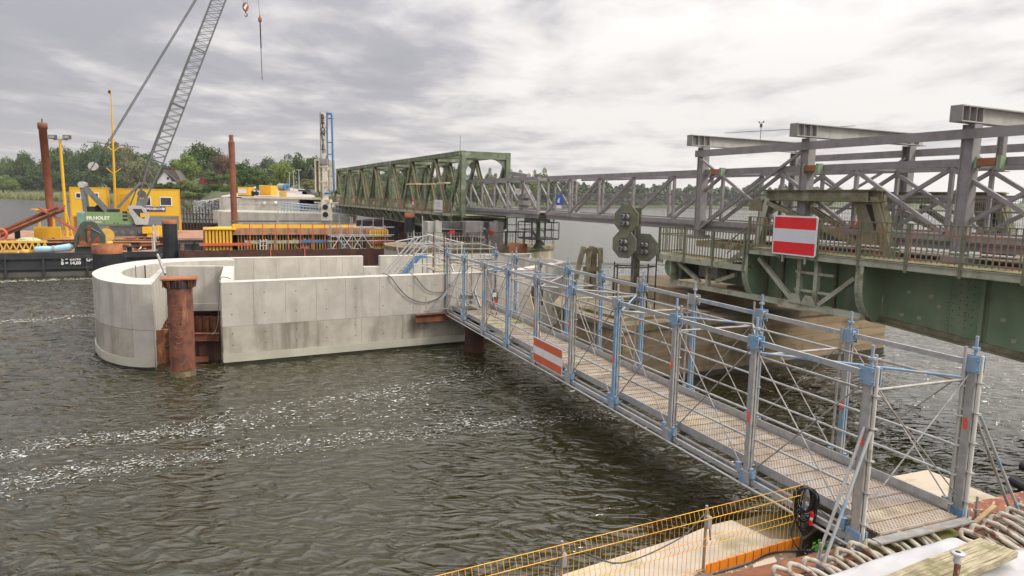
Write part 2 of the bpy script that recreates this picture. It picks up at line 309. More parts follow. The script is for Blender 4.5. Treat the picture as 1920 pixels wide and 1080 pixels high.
LEAF = [leafmat('leaf_dark', (.065, .115, .026), (.038, .072, .018), (.105, .15, .036)),
        leafmat('leaf_mid', (.095, .15, .036), (.065, .11, .028), (.13, .18, .045)),
        leafmat('leaf_light', (.16, .22, .045), (.115, .17, .038), (.20, .25, .06)),
        leafmat('leaf_copper', (.13, .075, .045), (.09, .065, .04), (.14, .12, .05)),
        leafmat('leaf_olive', (.17, .17, .07), (.13, .135, .055), (.21, .195, .09)),
        leafmat('leaf_far_hazed', (.12, .15, .085), (.09, .12, .07), (.15, .17, .09), .12)]  # last one is greyer: distance haze is mixed into the leaf colour
M['bark'] = mat('bark', (.09, .075, .055), (.06, .05, .04), rough=1, bump=0)
# perforated steel deck: round holes as a print-fine pattern
def deckmat(k=1.0, w=0.0):
    m, nt, N, L, B = mk('perforated_deck'); B.inputs['Roughness'].default_value = .6; B.inputs['Metallic'].default_value = .2
    tc = N.new('ShaderNodeTexCoord'); mp = N.new('ShaderNodeMapping'); L.new(tc.outputs['Object'], mp.inputs[0]); mp.inputs['Scale'].default_value = (26, 15, 1)
    sx = N.new('ShaderNodeSeparateXYZ'); L.new(mp.outputs[0], sx.inputs[0])
    def ms(op, a, b=0):
        n = N.new('ShaderNodeMath'); n.operation = op
        for i, v in enumerate((a, b)):
            if isinstance(v, (int, float)): n.inputs[i].default_value = v
            else: L.new(v, n.inputs[i])
        return n.outputs[0]
    row = ms('FLOOR', sx.outputs[0]); sh = ms('MULTIPLY', ms('MODULO', row, 2), .5)
    fx = ms('SUBTRACT', ms('FRACT', sx.outputs[0]), .5); fy = ms('SUBTRACT', ms('FRACT', ms('ADD', sx.outputs[1], sh)), .5)
    d = ms('ADD', ms('MULTIPLY', ms('MULTIPLY', fx, fx), 1.0), ms('MULTIPLY', ms('MULTIPLY', fy, fy), .8))
    hole = ms('LESS_THAN', d, .085)
    g = N.new('ShaderNodeNewGeometry'); nz = N.new('ShaderNodeTexNoise'); nz.inputs['Scale'].default_value = 2.2; nz.inputs['Detail'].default_value = 7; nz.inputs['Roughness'].default_value = .65; L.new(g.outputs['Position'], nz.inputs['Vector'])
    r = N.new('ShaderNodeValToRGB'); L.new(nz.outputs[0], r.inputs[0]); e = r.color_ramp.elements
    e[0].position = .36; e[0].color = (.27*k, .22*k, .17*k, 1); e[1].position = .64; e[1].color = ((.45+w)*k, .42*k, (.385-w)*k, 1)
    kk = r.color_ramp.elements.new(.5); kk.color = (.41*k, .325*k, (.24-w*.7)*k, 1)
    mx = N.new('ShaderNodeMixRGB'); L.new(hole, mx.inputs[0]); L.new(r.outputs[0], mx.inputs[1]); mx.inputs[2].default_value = (.075, .07, .062, 1)
    L.new(mx.outputs[0], B.inputs['Base Color'])
    b = N.new('ShaderNodeBump'); b.inputs['Strength'].default_value = .5; b.inputs['Distance'].default_value = .01; b.invert = True; L.new(hole, b.inputs['Height']); L.new(b.outputs[0], B.inputs['Normal'])
    return m
M['deck'] = deckmat(); DECKS = [M['deck'], deckmat(.86, .02), deckmat(1.08, .03), deckmat(.95, -.02)]
def ropemat():
    m, nt, N, L, B = mk('old_rope'); B.inputs['Roughness'].default_value = .95
    g = N.new('ShaderNodeNewGeometry'); wv = N.new('ShaderNodeTexWave'); wv.bands_direction = 'DIAGONAL'; wv.inputs['Scale'].default_value = 20; wv.inputs['Distortion'].default_value = 1.2; L.new(g.outputs['Position'], wv.inputs['Vector'])
    nz = N.new('ShaderNodeTexNoise'); nz.inputs['Scale'].default_value = 7; nz.inputs['Detail'].default_value = 8; L.new(g.outputs['Position'], nz.inputs['Vector'])
    r = N.new('ShaderNodeValToRGB'); L.new(nz.outputs[0], r.inputs[0]); e = r.color_ramp.elements
    e[0].position = .34; e[0].color = (.15, .085, .05, 1); e[1].position = .6; e[1].color = (.47, .43, .365, 1); k = r.color_ramp.elements.new(.44); k.color = (.36, .32, .26, 1)
    L.new(r.outputs[0], B.inputs['Base Color'])
    b = N.new('ShaderNodeBump'); b.inputs['Strength'].default_value = .55; b.inputs['Distance'].default_value = .008; L.new(wv.outputs[0], b.inputs['Height']); L.new(b.outputs[0], B.inputs['Normal']); return m
M['rope'] = ropemat()
# ------------------------------------------------------------------ water
def water(name, dist, sc1, k=(.62, .13, .6)):
    m, nt, N, L, B = mk(name); ROU = .05 if k[2] == 0 else .2; B.inputs['Base Color'].default_value = (.026, .023, .007, 1); B.inputs['Roughness'].default_value = ROU; B.inputs['IOR'].default_value = 1.40; B.inputs['Specular IOR Level'].default_value = .95
    g = N.new('ShaderNodeNewGeometry')
    def nz(sc_, det, st, rot, ro=.55, dist=0.):
        mp = N.new('ShaderNodeMapping'); L.new(g.outputs['Position'], mp.inputs[0]); mp.inputs['Scale'].default_value = st; mp.inputs['Rotation'].default_value = (0, 0, rot)
        n = N.new('ShaderNodeTexNoise'); n.inputs['Scale'].default_value = sc_; n.inputs['Detail'].default_value = det; n.inputs['Roughness'].default_value = ro; n.inputs['Distortion'].default_value = dist
        L.new(mp.outputs[0], n.inputs['Vector']); return n.outputs[0]
    def ms(op, a, b=0):
        n = N.new('ShaderNodeMath'); n.operation = op
        for i, v in enumerate((a, b)):
            if isinstance(v, (int, float)): n.inputs[i].default_value = v
            else: L.new(v, n.inputs[i])
        return n.outputs[0]
    near = k[2] == 0
    a = nz(sc1, 2 if near else 5, (.6, 1.3, 1) if near else (.22, 1.5, 1), R_(-18) if near else 0, .5, .6); b = nz(4.2, 3, (.6, 1.2, 1) if near else (.2, 1.4, 1), R_(-32) if near else 0, .55, .3); c = nz(.16, 3, (1, 1.8, 1), 0)
    a = ms('SUBTRACT', 1.0, ms('ABSOLUTE', ms('SUBTRACT', ms('MULTIPLY', a, 2.4), 1.2))) if k[2] == 0 else a
    h = ms('ADD', ms('ADD', ms('MULTIPLY', a, k[0]), ms('MULTIPLY', b, k[1])), ms('MULTIPLY', c, k[2]))
    bp = N.new('ShaderNodeBump'); bp.inputs['Strength'].default_value = 1.0; bp.inputs['Distance'].default_value = dist; L.new(h, bp.inputs['Height']); L.new(bp.outputs[0], B.inputs['Normal']); return m
M['water'] = water('lake_water', .24, 1.0); M['water_near'] = water('lake_water_near', .30, 1.8, (.55, .16, 0))
X0, X1, Y0, Y1 = -52., 34., 5., 72.
mb = MB(); xs = [-5000, -400, X0, 0, X1, 400, 5000]; ys = [-60, Y0, Y1, 200, 1500, 6000]
mb.add([(x, y, 0) for x in xs for y in ys], [(i*6+j, (i+1)*6+j, (i+1)*6+j+1, i*6+j+1) for i in range(6) for j in range(5) if not (i in (2, 3) and j == 1)])
struct('water', mb, M['water'])
def waves():     # real chop near the camera: a sum of steep short waves
    # rows get coarser with distance
    yv = [Y0]
    while yv[-1] < Y1: yv.append(yv[-1]+max(.075, .0058*yv[-1]))
    yv[-1] = Y1; yv = np.array(yv); nx = 620; xv = np.linspace(X0, X1, nx)
    Xg, Yg = np.meshgrid(xv, yv); r = np.random.RandomState(17); Z = np.zeros_like(Xg); DX = np.zeros_like(Xg); DY = np.zeros_like(Xg)
    wx = Xg+.5*np.sin(Yg*.31+.2*Xg)+.4*np.sin(Xg*.53); wy = Yg+.5*np.sin(Xg*.37+1)+.3*np.sin(Yg*.71)
    for k in range(64):
        lam = .42*(6.5**r.rand()); th = math.radians(-104)+r.normal()*.62; kk = 2*math.pi/lam; a = .029/kk*(1.2 if lam < 1.1 else .40); ph = r.rand()*6.28; c, s_ = math.cos(th), math.sin(th)
        ar = kk*(wx*c+wy*s_)+ph; Z += a*np.sin(ar); DX += -a*.8*c*np.cos(ar); DY += -a*.8*s_*np.cos(ar)
    grp = .75+.35*np.sin(Xg*.21+Yg*.13)*np.sin(Yg*.17-Xg*.09+2)
    e = np.clip(np.minimum(np.minimum(Xg-X0, X1-Xg), np.minimum(Yg-Y0, (Y1-Yg)/3))/2.5, 0, 1)*grp
    V = np.stack([Xg+DX*e, Yg+DY*e, Z*e], -1).reshape(-1, 3); ny = len(yv)
    i = np.arange(ny-1)[:, None]*nx+np.arange(nx-1)[None]; F = np.stack([i, i+1, i+nx+1, i+nx], -1).reshape(-1, 4)
    me = bpy.data.meshes.new('water'); me.vertices.add(len(V)); me.vertices.foreach_set('co', V.ravel()); me.loops.add(F.size); me.loops.foreach_set('vertex_index', F.ravel()); me.polygons.add(len(F)); me.polygons.foreach_set('loop_start', np.arange(0, F.size, 4)); me.polygons.foreach_set('loop_total', np.full(len(F), 4)); me.update(calc_edges=True); me.polygons.foreach_set('use_smooth', np.ones(len(F), bool)); me.materials.append(M['water_near'])
    o = bpy.data.objects.new('water', me); col.objects.link(o); o['kind'] = 'structure'
    Zs = (Z*e); Zi = lambda x, y: float(Zs[min(ny-1, max(0, int(np.searchsorted(yv, y)))), min(nx-1, max(0, int((x-X0)/(X1-X0)*(nx-1))))])
    return Zi
WZ = waves()
# ================================================================== GANGWAY (scaffold truss footbridge)
gd = Vector((-.37914, .92534, 0)); GA = math.atan2(gd.y, gd.x)
G = Fr((5.36, 9.91, 1.55), GA)      # local x away along the gangway, local y = left; the far-right truss is y = -W
BAY, GW, GH, NB = 2.42, 2.3, 2.58, 9
gw = thing('scaffold_gangway', 'long grey and pale blue scaffold gangway with perforated deck crossing from quay to pier', 'gangway', G.M)
random.seed(4)
def upright(y, i):
    x = i*BAY; fw = M['galv'] if (i in (0, 1, 2, 4) and y == 0) or i == 0 else M['bluegalv']
    a = MB(); z0 = -.10
    if i in (3, 6, 8) or (y and i in (2, 4, 5)): fw = M['blue']
    wd = .115 if i else .14
    a.box(x-wd/2, x+wd/2, y-.05, y-.012, z0, GH+.02); a.box(x-wd/2, x+wd/2, y+.012, y+.05, z0, GH+.02)
    o = part('upright', a, fw, gw)
    s = MB()    # top node, spigot and jack
    s.box(x-.13, x+.13, y-.075, y-.052, GH-.17, GH+.09); s.box(x-.13, x+.13, y+.052, y+.075, GH-.17, GH+.09)
    s.box(x-.09, x+.09, y-.052, y+.052, GH-.12, GH+.06)
    s.tube((x, y, GH+.02), (x, y, GH+.42), .026, 8); s.tube((x, y, GH+.2), (x, y, GH+.235), .06, 10)
    for dz in (-.12, .04):
        for dx in (-.1, .1): s.tube((x+dx, y-.1, GH+dz), (x+dx, y+.1, GH+dz), .014, 6)
    part('top_node', s, M['blue'] if i % 4 != 3 else M['bluegalv'], gw)
    s = MB()
    s.box(x-.13, x+.13, y-.08, y-.052, -.16, .12); s.box(x-.13, x+.13, y+.052, y+.08, -.16, .12); s.box(x-.1, x+.1, y-.05, y+.05, -.2, -.1)
    for dx in (-.1, .1): s.tube((x+dx, y-.1, -.06), (x+dx, y+.1, -.06), .014, 6)
    part('bottom_node', s, M['blue'] if i % 3 == 0 else M['bluegalv'], gw)
    # ledger standard beside it, with rosettes
    s = MB(); yy = y - .17*(1 if y == 0 else -1) if False else (y-.16 if y == 0 else y+.16); xx = x+.06
    s.tube((xx, yy, -.05), (xx, yy, GH+.12 if i % 2 else GH+.25), .0242, 8)
    for k in range(5): s.lathe([(.024, 0), (.062, .002), (.062, .012), (.024, .014)], (xx, yy, .18+.5*k), 10, False); s.lathe([(.045, 0), (.045, .012)], (x, y-.058 if y == 0 else y-.058, .35+.5*k), 6, False) if False else None
    part('standard', s, M['galvd'] if i % 3 else M['galv'], gw)
    s = MB(); zc = 1.05 if i % 2 else 1.45
    s.box(x-.02, x+.045, y+.052, y+.0545, zc, zc+.19)
    part('marker_tape', s, M['orangetape'], gw)
for y in (0, -GW):
    for i in range(NB+1): upright(y, i)
def chordpair(y, z, mt, nm):
    s = MB()
    for i in range(NB):
        x0 = i*BAY+.02; x1 = (i+1)*BAY-.02
        part(nm, MB().box(x0, x1, y-.025, y+.025, z-.047, z+.047), mt if (i+int(y)) % 3 else M['bluegalv'], gw)
for y in (0, -GW):
    chordpair(y, GH-.03, M['galv'], 'top_chord'); chordpair(y, -.06, M['galv'], 'bottom_chord')
    for i in range(NB):
        yi = y-.16 if y == 0 else y+.16
        x0 = i*BAY+.06; x1 = x0+BAY
        for k, z in enumerate((GH-.33, 1.18, .68)):
            m_ = M['galv'] if (i+k) % 4 else M['galvd']
            part('guard_rail', MB().tube((x0, yi, z), (x1, yi, z), .0242, 8), m_, gw)
        # rod braces in an X
        part('brace_rod', MB().tube((x0+.05, y+.03, GH-.2), (x1-.1, y+.03, .05), .0125, 6), M['galvd'], gw)
        part('brace_rod', MB().tube((x1-.1, y-.01, GH-.2), (x0+.05, y-.01, .05), .0125, 6), M['galvd'], gw)
        for xx in (x0+.17, x1-.2):
            part('brace_shoe', MB().box(xx-.045, xx+.045, y-.03, y+.05, .02, .2), M['blue'], gw)
        ti = y-.24 if y == 0 else y+.24      # toe board / side channels
        part('toe_board', MB().box(x0-.03, x1-.05, ti-.012, ti+.012, .09, .25), M['galv'], gw)
        part('side_channel', MB().box(x0-.05, x1-.07, y+(-.2 if y == 0 else .12), y+(-.12 if y == 0 else .2), -.12, -.0), M['galvd'], gw)
        # second low tube outside
        part('lower_tube', MB().tube((x0-.06, y+.12*(1 if y == 0 else -1), -.13), (x1-.08, y+.12*(1 if y == 0 else -1), -.13), .0242, 6), M['galv'], gw)
for i in range(NB+1):   # transoms above and below, roof bracing
    x = i*BAY+.06
    part('transom', MB().tube((x, -.16, GH-.30), (x, -GW+.16, GH-.30), .0242, 8), M['galvd'], gw)
    part('floor_transom', MB().bar((x, .02, -.04), (x, -GW-.02, -.04), .05, .1), M['galvd'], gw)
    if i < NB:
        a, b = ((x, -.16), (x+BAY, -GW+.16)) if i % 2 else ((x, -GW+.16), (x+BAY, -.16))
        part('plan_brace', MB().tube((*a, GH-.26), (*b, GH-.26), .0242, 8), M['blue'] if i % 3 == 0 else (M['galv'] if i % 3 == 1 else M['bluegalv']), gw)
# deck planks
px = 0.02; k = 0
pm = MB(); pw = .32
pm.box(-.155, .155, -GW/2+.29, GW/2-.29, -.03, .0)
pm.box(-.155, -.143, -GW/2+.29, GW/2-.29, 0, .012); pm.box(.143, .155, -GW/2+.29, GW/2-.29, 0, .012)
pmesh = pm.mesh('deck_plank'); pmesh.materials.append(M['deck'])
wm = MB(); wm.box(-.15, .15, -GW/2+.29, GW/2-.29, -.03, .002); wmesh = wm.mesh('timber_plank'); wmesh.materials.append(M['wood'])
random.seed(9)
x = -.02
while x < NB*BAY - .1:
    tw = 17 < x < 19.4
    dk = link('timber_plank' if tw else 'deck_plank', wmesh if tw else pmesh, None, gw, T((x, -GW/2+random.uniform(-.01, .01), .075+random.uniform(-.006, .006))) @ Matrix.Rotation(random.uniform(-.008, .008), 4, 'Z'))
    if not tw: dk.material_slots[0].link = 'OBJECT'; dk.material_slots[0].material = random.choice(DECKS)
    x += .322
part('edge_plate', MB().box(-.36, -.19, -GW+.12, -.1, .02, .045), M['galvd'], gw)
# big warning board fixed to the near truss
def board(parent, M_, w, h, mats, t=.012, rim=None, nm='stripe'):
    part('panel', MB().box(-w/2, w/2, -t, 0, -h/2, h/2), mats[0], parent, M_)
    for k in range(3):
        z1 = h/2-.03-(h-.06)*k/3; z0 = z1-(h-.06)/3
        part(nm, MB().box(-w/2+.03, w/2-.03, .001, .004, z0, z1), mats[1] if k != 1 else mats[2], parent, M_)
bt = thing('warning_board', 'orange and white striped board hung low on the near side of the scaffold gangway', 'sign', G.at(4.5*BAY+.12, .10, .38))
board(bt, Matrix.Identity(4), 2.05, .78, (M['white'], M['redsign_or'], M['white']))
# raking braces at the near end, both trusses
def raker(lbl, yb, sgn, mt, px_):
    r = thing('raking_brace', lbl, 'scaffold brace', G.at(0, yb, 0), 'raking braces at the quay end of the gangway')
    f = Vector((-.25, sgn*1.05, -.18))
    part('brace_tube', MB().tube((-.02, sgn*.06, 1.75), f+Vector((.02, 0, .05)), .0242, 8), mt[0], r)
    part('brace_tube', MB().tube((-.14, sgn*.06, 1.72), f+Vector((-.12, sgn*.03, .05)), .0242, 8), mt[1], r)
    part('base_jack', MB().tube(f+Vector((-.05, 0, -.1)), f+Vector((-.05, 0, .42)), .019, 8).box(f.x-.13, f.x+.03, f.y-.08, f.y+.08, f.z-.1, f.z-.09), M['galvd'], r)
    part('foot_tube', MB().tube((-.05, sgn*.02, -.12), f+Vector((-.05, 0, -.04)), .0242, 8), M['galvd'], r)
    part('coupler', MB().lathe([(.05, 0), (.05, .12)], (f.x-.05, f.y, f.z), 8), M['blue'], r)
raker('pair of grey to blue raking tubes propping the left front post of the gangway', 0, 1, (M['galv'], M['bluegalv']), 0)
raker('pair of dull blue raking tubes propping the right front post of the gangway', -GW, -1, (M['galvd'], M['bluegalv']), 0)
# extra standards strapped to the first posts
for y in (0, -GW):
    part('standard', MB().tube((-.13, y+.02, -.1), (-.13, y+.02, GH+.12), .026, 8), M['offwhite'], gw)
    part('standard', MB().tube((.13, y-.04, -.1), (.13, y-.04, GH+.1), .026, 8), M['galvd'], gw)
    for k in range(5):
        for xx in (-.13, .13): part('rosette', MB().lathe([(.024, 0), (.062, .002), (.062, .012), (.024, .014)], (xx, y, .25+.5*k), 10, False), M['galvd'], gw)
part('brace_rod', MB().tube((0, -.1, 2.35), (0, -GW+.1, .35), .0125, 6), M['galvd'], gw)
part('brace_rod', MB().tube((.02, -.1, .35), (.02, -GW+.1, 2.35), .0125, 6), M['galvd'], gw)
# stair tower tubes at the far end
fe = thing('scaffold_stair', 'tangle of thin scaffold tubes with stair at the far end of the gangway', 'scaffold', G.at(NB*BAY, 0, 0))
random.seed(11)
for (x, y) in [(.1, .1), (.1, -1.2), (.1, -2.4), (1.6, .1), (1.6, -1.2), (1.6, -2.6), (2.9, -.2), (2.9, -2.6), (3.6, .6), (3.6, -1.2)]:
    part('standard', MB().tube((x, y, -.2), (x, y, random.uniform(2.9, 3.7)), .0242, 6), random.choice([M['galv'], M['galvd'], M['offwhite'], M['rust']]), fe)
for z in (1.75, 2.25, 2.75):
    for a, b in [((.1, .1), (1.6, .1)), ((.1, -2.4), (1.6, -2.6)), ((1.6, .1), (3.6, .6)), ((1.6, -2.6), (2.9, -2.6)), ((2.9, -.2), (2.9, -2.6)), ((.1, .1), (.1, -2.4)), ((1.6, -1.2), (3.6, -1.2)), ((3.6, .6), (3.6, -1.2))]:
        part('ledger', MB().tube((*a, z), (*b, z+random.uniform(-.05, .05)), .0242, 6), random.choice([M['galv'], M['galvd'], M['offwhite']]), fe)
for k in range(8):
    part('tread', MB().box(-.6+k*.28, -.35+k*.28, -1.35, -.75, .25+k*.2, .28+k*.2), M['galvd'], fe)
part('stringer', MB().bar((-.6, -.72, .2), (1.7, -.72, 1.85), .04, .14), M['galv'], fe); part('stringer', MB().bar((-.6, -1.38, .2), (1.7, -1.38, 1.85), .04, .14), M['galv'], fe)
part('landing', MB().box(1.6, 3.4, -2.4, 0, 1.55, 1.6), M['wood'], fe)
# ================================================================== NEW CONCRETE PIER
def W2(px, py, z): p = gz(px, py, z); return (p.x, p.y)
ZT = 3.2
A = [W2(284, 533, ZT), W2(260, 533, ZT), W2(227, 531, ZT), W2(197, 526.5, ZT), W2(180, 521, ZT), W2(172.5, 513, ZT), W2(179, 506.5, ZT), W2(197, 500, ZT), W2(225, 494, ZT), W2(260, 489, ZT), W2(310, 485.3, ZT), W2(370, 483.3, ZT), W2(430, 482.3, ZT)]
I = [W2(280, 521.5, ZT), W2(255, 521, ZT), W2(240, 518.5, ZT), W2(232, 515.5, ZT), W2(228, 511.5, ZT), W2(230, 508, ZT), W2(238, 504.5, ZT), W2(252, 501, ZT), W2(275, 496.5, ZT), W2(305, 493, ZT), W2(345, 490.3, ZT), W2(400, 488.3, ZT), W2(440, 487.5, ZT)]
def smoothp(P, n=4):
    out = []
    for i in range(len(P)-1):
        p0 = Vector(P[max(i-1, 0)]); p1 = Vector(P[i]); p2 = Vector(P[i+1]); p3 = Vector(P[min(i+2, len(P)-1)])
        for k in range(n):
            t = k/n; out.append(tuple(.5*((2*p1) + (p2-p0)*t + (2*p0-5*p1+4*p2-p3)*t*t + (3*p1-p0-3*p2+p3)*t**3)))
    out.append(P[-1]); return out
A = smoothp(A); I = smoothp(I)
pier = thing('concrete_pier', 'new pale concrete guide pier with rounded nose and a slot for a rusty pile', 'pier', T((-11, 26, 0)))
PO = T((11, -26, 0))
def pp(name, mb, mt, **k): return part(name, mb, mt, pier, PO, **k)
def wallpoly(ol, il, z0, z1, name, mt, top=None, n0=0, n1=None):
    m_ = MB(); n1 = n1 or len(ol)-1
    vs = [(*p, z) for p in ol for z in (z0, z1)] + [(*p, z) for p in il for z in (z0, z1)]; n = len(ol); fs = []
    for i in range(n0, n1):
        a = 2*i; b = 2*n+2*i
        fs += [(a, a+1, a+3, a+2), (b, b+2, b+3, b+1), (a+1, b+1, b+3, a+3), (a, a+2, b+2, b)]
    a = 2*n0; b = 2*n+2*n0; fs.append((a, b, b+1, a+1)); a = 2*n1; b = 2*n+2*n1; fs.append((a, a+1, b+1, b))
    m_.add(vs, fs); return pp(name, m_, mt)
def off(P, d):
    out = []
    for i, p in enumerate(P):
        a = Vector(P[max(i-1, 0)]); b = Vector(P[min(i+1, len(P)-1)]); t = (b-a).normalized(); n = Vector((-t.y, t.x)); out.append((p[0]+n.x*d, p[1]+n.y*d))
    return out
# outline runs clockwise seen from above-left; outward = right/left tested by sign below
cs = -1 if (Vector(off(A, .1)[20])-Vector((-14, 30))).length > (Vector(A[20])-Vector((-14, 30))).length else 1
nA = len(A)
segs = [(0, 6), (6, 14), (14, 20), (20, 28), (28, 36), (36, nA-1)]
for a, b in segs:
    oa = A[a:b+1]; ia = I[a:b+1]
    # leave 1.2 cm joints
    def shrink(P):
        P = list(P); v = (Vector(P[1])-Vector(P[0])).normalized()*.003; P[0] = (P[0][0]+v.x, P[0][1]+v.y); v = (Vector(P[-2])-Vector(P[-1])).normalized()*.003; P[-1] = (P[-1][0]+v.x, P[-1][1]+v.y); return P
    oa = shrink(oa); ia = shrink(ia)
    wallpoly(oa, ia, 1.50, ZT-.03, 'nose_panel', M['conc']); wallpoly(oa, ia, .42, 1.485, 'nose_panel', M['conc2'] if a else M['conc'])
wallpoly(A, I, ZT-.028, ZT, 'nose_top', M['conctop'])
wallpoly(off(A, -.05*cs), I, .1, .41, 'nose_skirt', M['skirt']); wallpoly(A, I, -.3, .099, 'wet_shadow_band', M['wet_shadow'])  # dark strip below the skirt: wet line with the gap's shadow painted in
# near wall
n0 = Vector(W2(414, 530, ZT)); n1 = Vector(W2(870, 512.3, ZT)); nd_ = (n1-n0).normalized(); nn_ = Vector((-nd_.y, nd_.x)); NL = 12.6
def wseg(o, d, nrm, u0, u1, v0, v1): return [tuple(o+d*u0+nrm*v0), tuple(o+d*u1+nrm*v0), tuple(o+d*u1+nrm*v1), tuple(o+d*u0+nrm*v1)]
cuts = [0, 1.15, 2.35, 3.55, 4.75, 6.2, 7.7, 9.2, 10.8, NL]
for a, b in zip(cuts[:-1], cuts[1:]): pp('wall_panel', MB().prism(wseg(n0, nd_, nn_, a+.005, b-.005, 0, .55), 1.495, ZT-.03), M['conc'])
cuts = [0, 1.8, 3.6, 5.4, 7.2, 9.3, 11, NL]
for a, b in zip(cuts[:-1], cuts[1:]): pp('wall_panel', MB().prism(wseg(n0, nd_, nn_, a+.005, b-.005, 0, .55), .42, 1.485), M['conc2'])
pp('wall_core', MB().prism(wseg(n0, nd_, nn_, .02, NL-.02, .02, .50), -.1, ZT-.04), M['conc'])
pp('wall_top', MB().prism(wseg(n0, nd_, nn_, -.005, NL, -.005, .56), ZT-.028, ZT), M['conctop'])
pp('wall_skirt', MB().prism(wseg(n0, nd_, nn_, -.01, NL+.02, -.06, .5), .1, .41), M['skirt']); pp('wet_shadow_band', MB().prism(wseg(n0, nd_, nn_, .005, NL, -.01, .5), -.3, .099), M['wet_shadow'])  # same wet strip under the near wall, shadow put into its colour
s = MB()
for zt0 in (.75, 1.2, 1.95, 2.75):
    u = .35
    while u < NL:
        p = n0+nd_*u-nn_*.002; a_ = nd_*.03; s.add([(p.x-a_.x, p.y-a_.y, zt0), (p.x, p.y, zt0-.03), (p.x+a_.x, p.y+a_.y, zt0), (p.x, p.y, zt0+.03)], [(0, 1, 2, 3)]); u += 1.2
pp('tie_holes', s, M['darkgrey'], kind='stuff')
# recess behind the rusty pile
rb0 = Vector(W2(312, 499.5, ZT)); rb1 = Vector(W2(419, 499.5, ZT)); a0 = Vector(A[0]); i0 = Vector(I[0])
rl = Vector(W2(303, 501.5, ZT))
pp('recess_wall', MB().prism([tuple(a0), tuple(i0), tuple(rl), tuple(rb0)], 1.0, ZT), M['conc'])
pp('recess_wall', MB().prism([tuple(a0), tuple(i0), tuple(i0+(rl-i0)*.1), tuple(a0+(rb0-a0)*.1)], -.1, .99), M['conc'])
bn = Vector((-(rb1-rb0).y, (rb1-rb0).x)).normalized()
pp('recess_wall', MB().prism([tuple(rb0+bn*.0), tuple(rb1), tuple(rb1+bn*.35), tuple(rb0+bn*.35)], 1.15, ZT+.002), M['conc'])
c1 = n0+nn_*.56+nd_*.0; rr = rb1
pp('recess_wall', MB().prism([tuple(n0+nn_*.57+nd_*.01), tuple(n0+nn_*.57+nd_*.5), tuple(rb1+nd_*.45), tuple(rb1+nd_*.01)], -.1, ZT+.001), M['conctop'])
pp('ledge', MB().prism([tuple(rb0-bn*.12), tuple(rb1-bn*.12), tuple(rb1-bn*.002), tuple(rb0-bn*.002)], 1.15, 1.48), M['conc'])
# rusty sheet piling inside the slot
m_ = MB(); 
for k in range(14):
    u = k/14; p = a0+(rb0-a0)*(.12+.88*u)+Vector((-.02, .0)); q = a0+(rb0-a0)*(.12+.88*(u+1/14))+Vector((-.02, .0)); o_ = Vector((.12, 0)) if k % 2 else Vector((0, 0))
    m_.prism([tuple(p+o_), tuple(q+o_), tuple(q+o_+Vector((.03, 0))), tuple(p+o_+Vector((.03, 0)))], -.3, .97)
for k in range(16):
    p = rb0+(rb1-rb0)*(k/16)-bn*.35; q = rb0+(rb1-rb0)*((k+1)/16)-bn*.35; o_ = -bn*.15 if k % 2 else bn*0
    m_.prism([tuple(p+o_), tuple(q+o_), tuple(q+o_+bn*.03), tuple(p+o_+bn*.03)], -.3, .95)
pp('sheet_piling', m_, M['rust'], kind='stuff')
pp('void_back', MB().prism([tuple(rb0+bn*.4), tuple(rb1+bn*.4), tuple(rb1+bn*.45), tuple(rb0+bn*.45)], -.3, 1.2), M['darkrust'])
PS = a0+nn_*.8; PE = n0+nn_*.8
for k in range(9):
    p = PS.lerp(PE, k/9); q = PS.lerp(PE, (k+1)/9); o_ = nn_*.13 if k % 2 else nn_*0
    pp('sheet_pile', MB().prism([tuple(p+o_), tuple(q+o_), tuple(q+o_+nn_*.14), tuple(p+o_+nn_*.14)], -.5, 1.32 if k < 4 else .85+.05*(k % 3)), M['rust'] if k in (0, 1, 3) else M['darkrust'])
pp('waler', MB().ibeam((*(PS.lerp(PE, .45)-nn_*.1), 1.05), (*(PS.lerp(PE, .97)-nn_*.1), .98), .2, .3), M['rust'])
pp('waler', MB().bar((*(PS.lerp(PE, .5)-nn_*.06), .12), (*(PS.lerp(PE, .8)-nn_*.06), .12), .16, .2), M['rust'])
# far wall with a notch
f0 = Vector(A[-1]); f1 = Vector(W2(678, 479, ZT)); fd = (f1-f0).normalized(); fn = Vector((-fd.y, fd.x))
FL = (f1-f0).length; f2 = FL+.95
for k in range(6):
    a = FL*k/6; b = FL*(k+1)/6; pp('wall_panel', MB().prism(wseg(f0, fd, fn, a+.005, b-.005, -.5, 0), 1.0, ZT-.03), M['conc'])
pp('wall_top', MB().prism(wseg(f0, fd, fn, 0, FL, -.505, .005), ZT-.028, ZT), M['conctop'])
pp('wall_top', MB().prism(wseg(f0, fd, fn, FL+.01, f2, -.505, .005), 2.55, 2.6), M['conctop'])
pp('wall_panel', MB().prism(wseg(f0, fd, fn, FL+.01, f2, -.5, 0), 1.0, 2.55), M['conc'])
for k in range(5):
    a = f2+(9.5-0)*k/5; b = f2+9.5*(k+1)/5; pp('wall_panel', MB().prism(wseg(f0, fd, fn, a+.005, b-.005, -.5, 0), 1.0, ZT-.03), M['conc'])
pp('wall_top', MB().prism(wseg(f0, fd, fn, f2, f2+9.5, -.505, .005), ZT-.028, ZT), M['conctop'])
pp('wall_core', MB().prism(wseg(f0, fd, fn, 0, f2+9.5, -.45, -.02), -.1, 2.5), M['conc'])
fe_ = f0+fd*(f2+9.5)
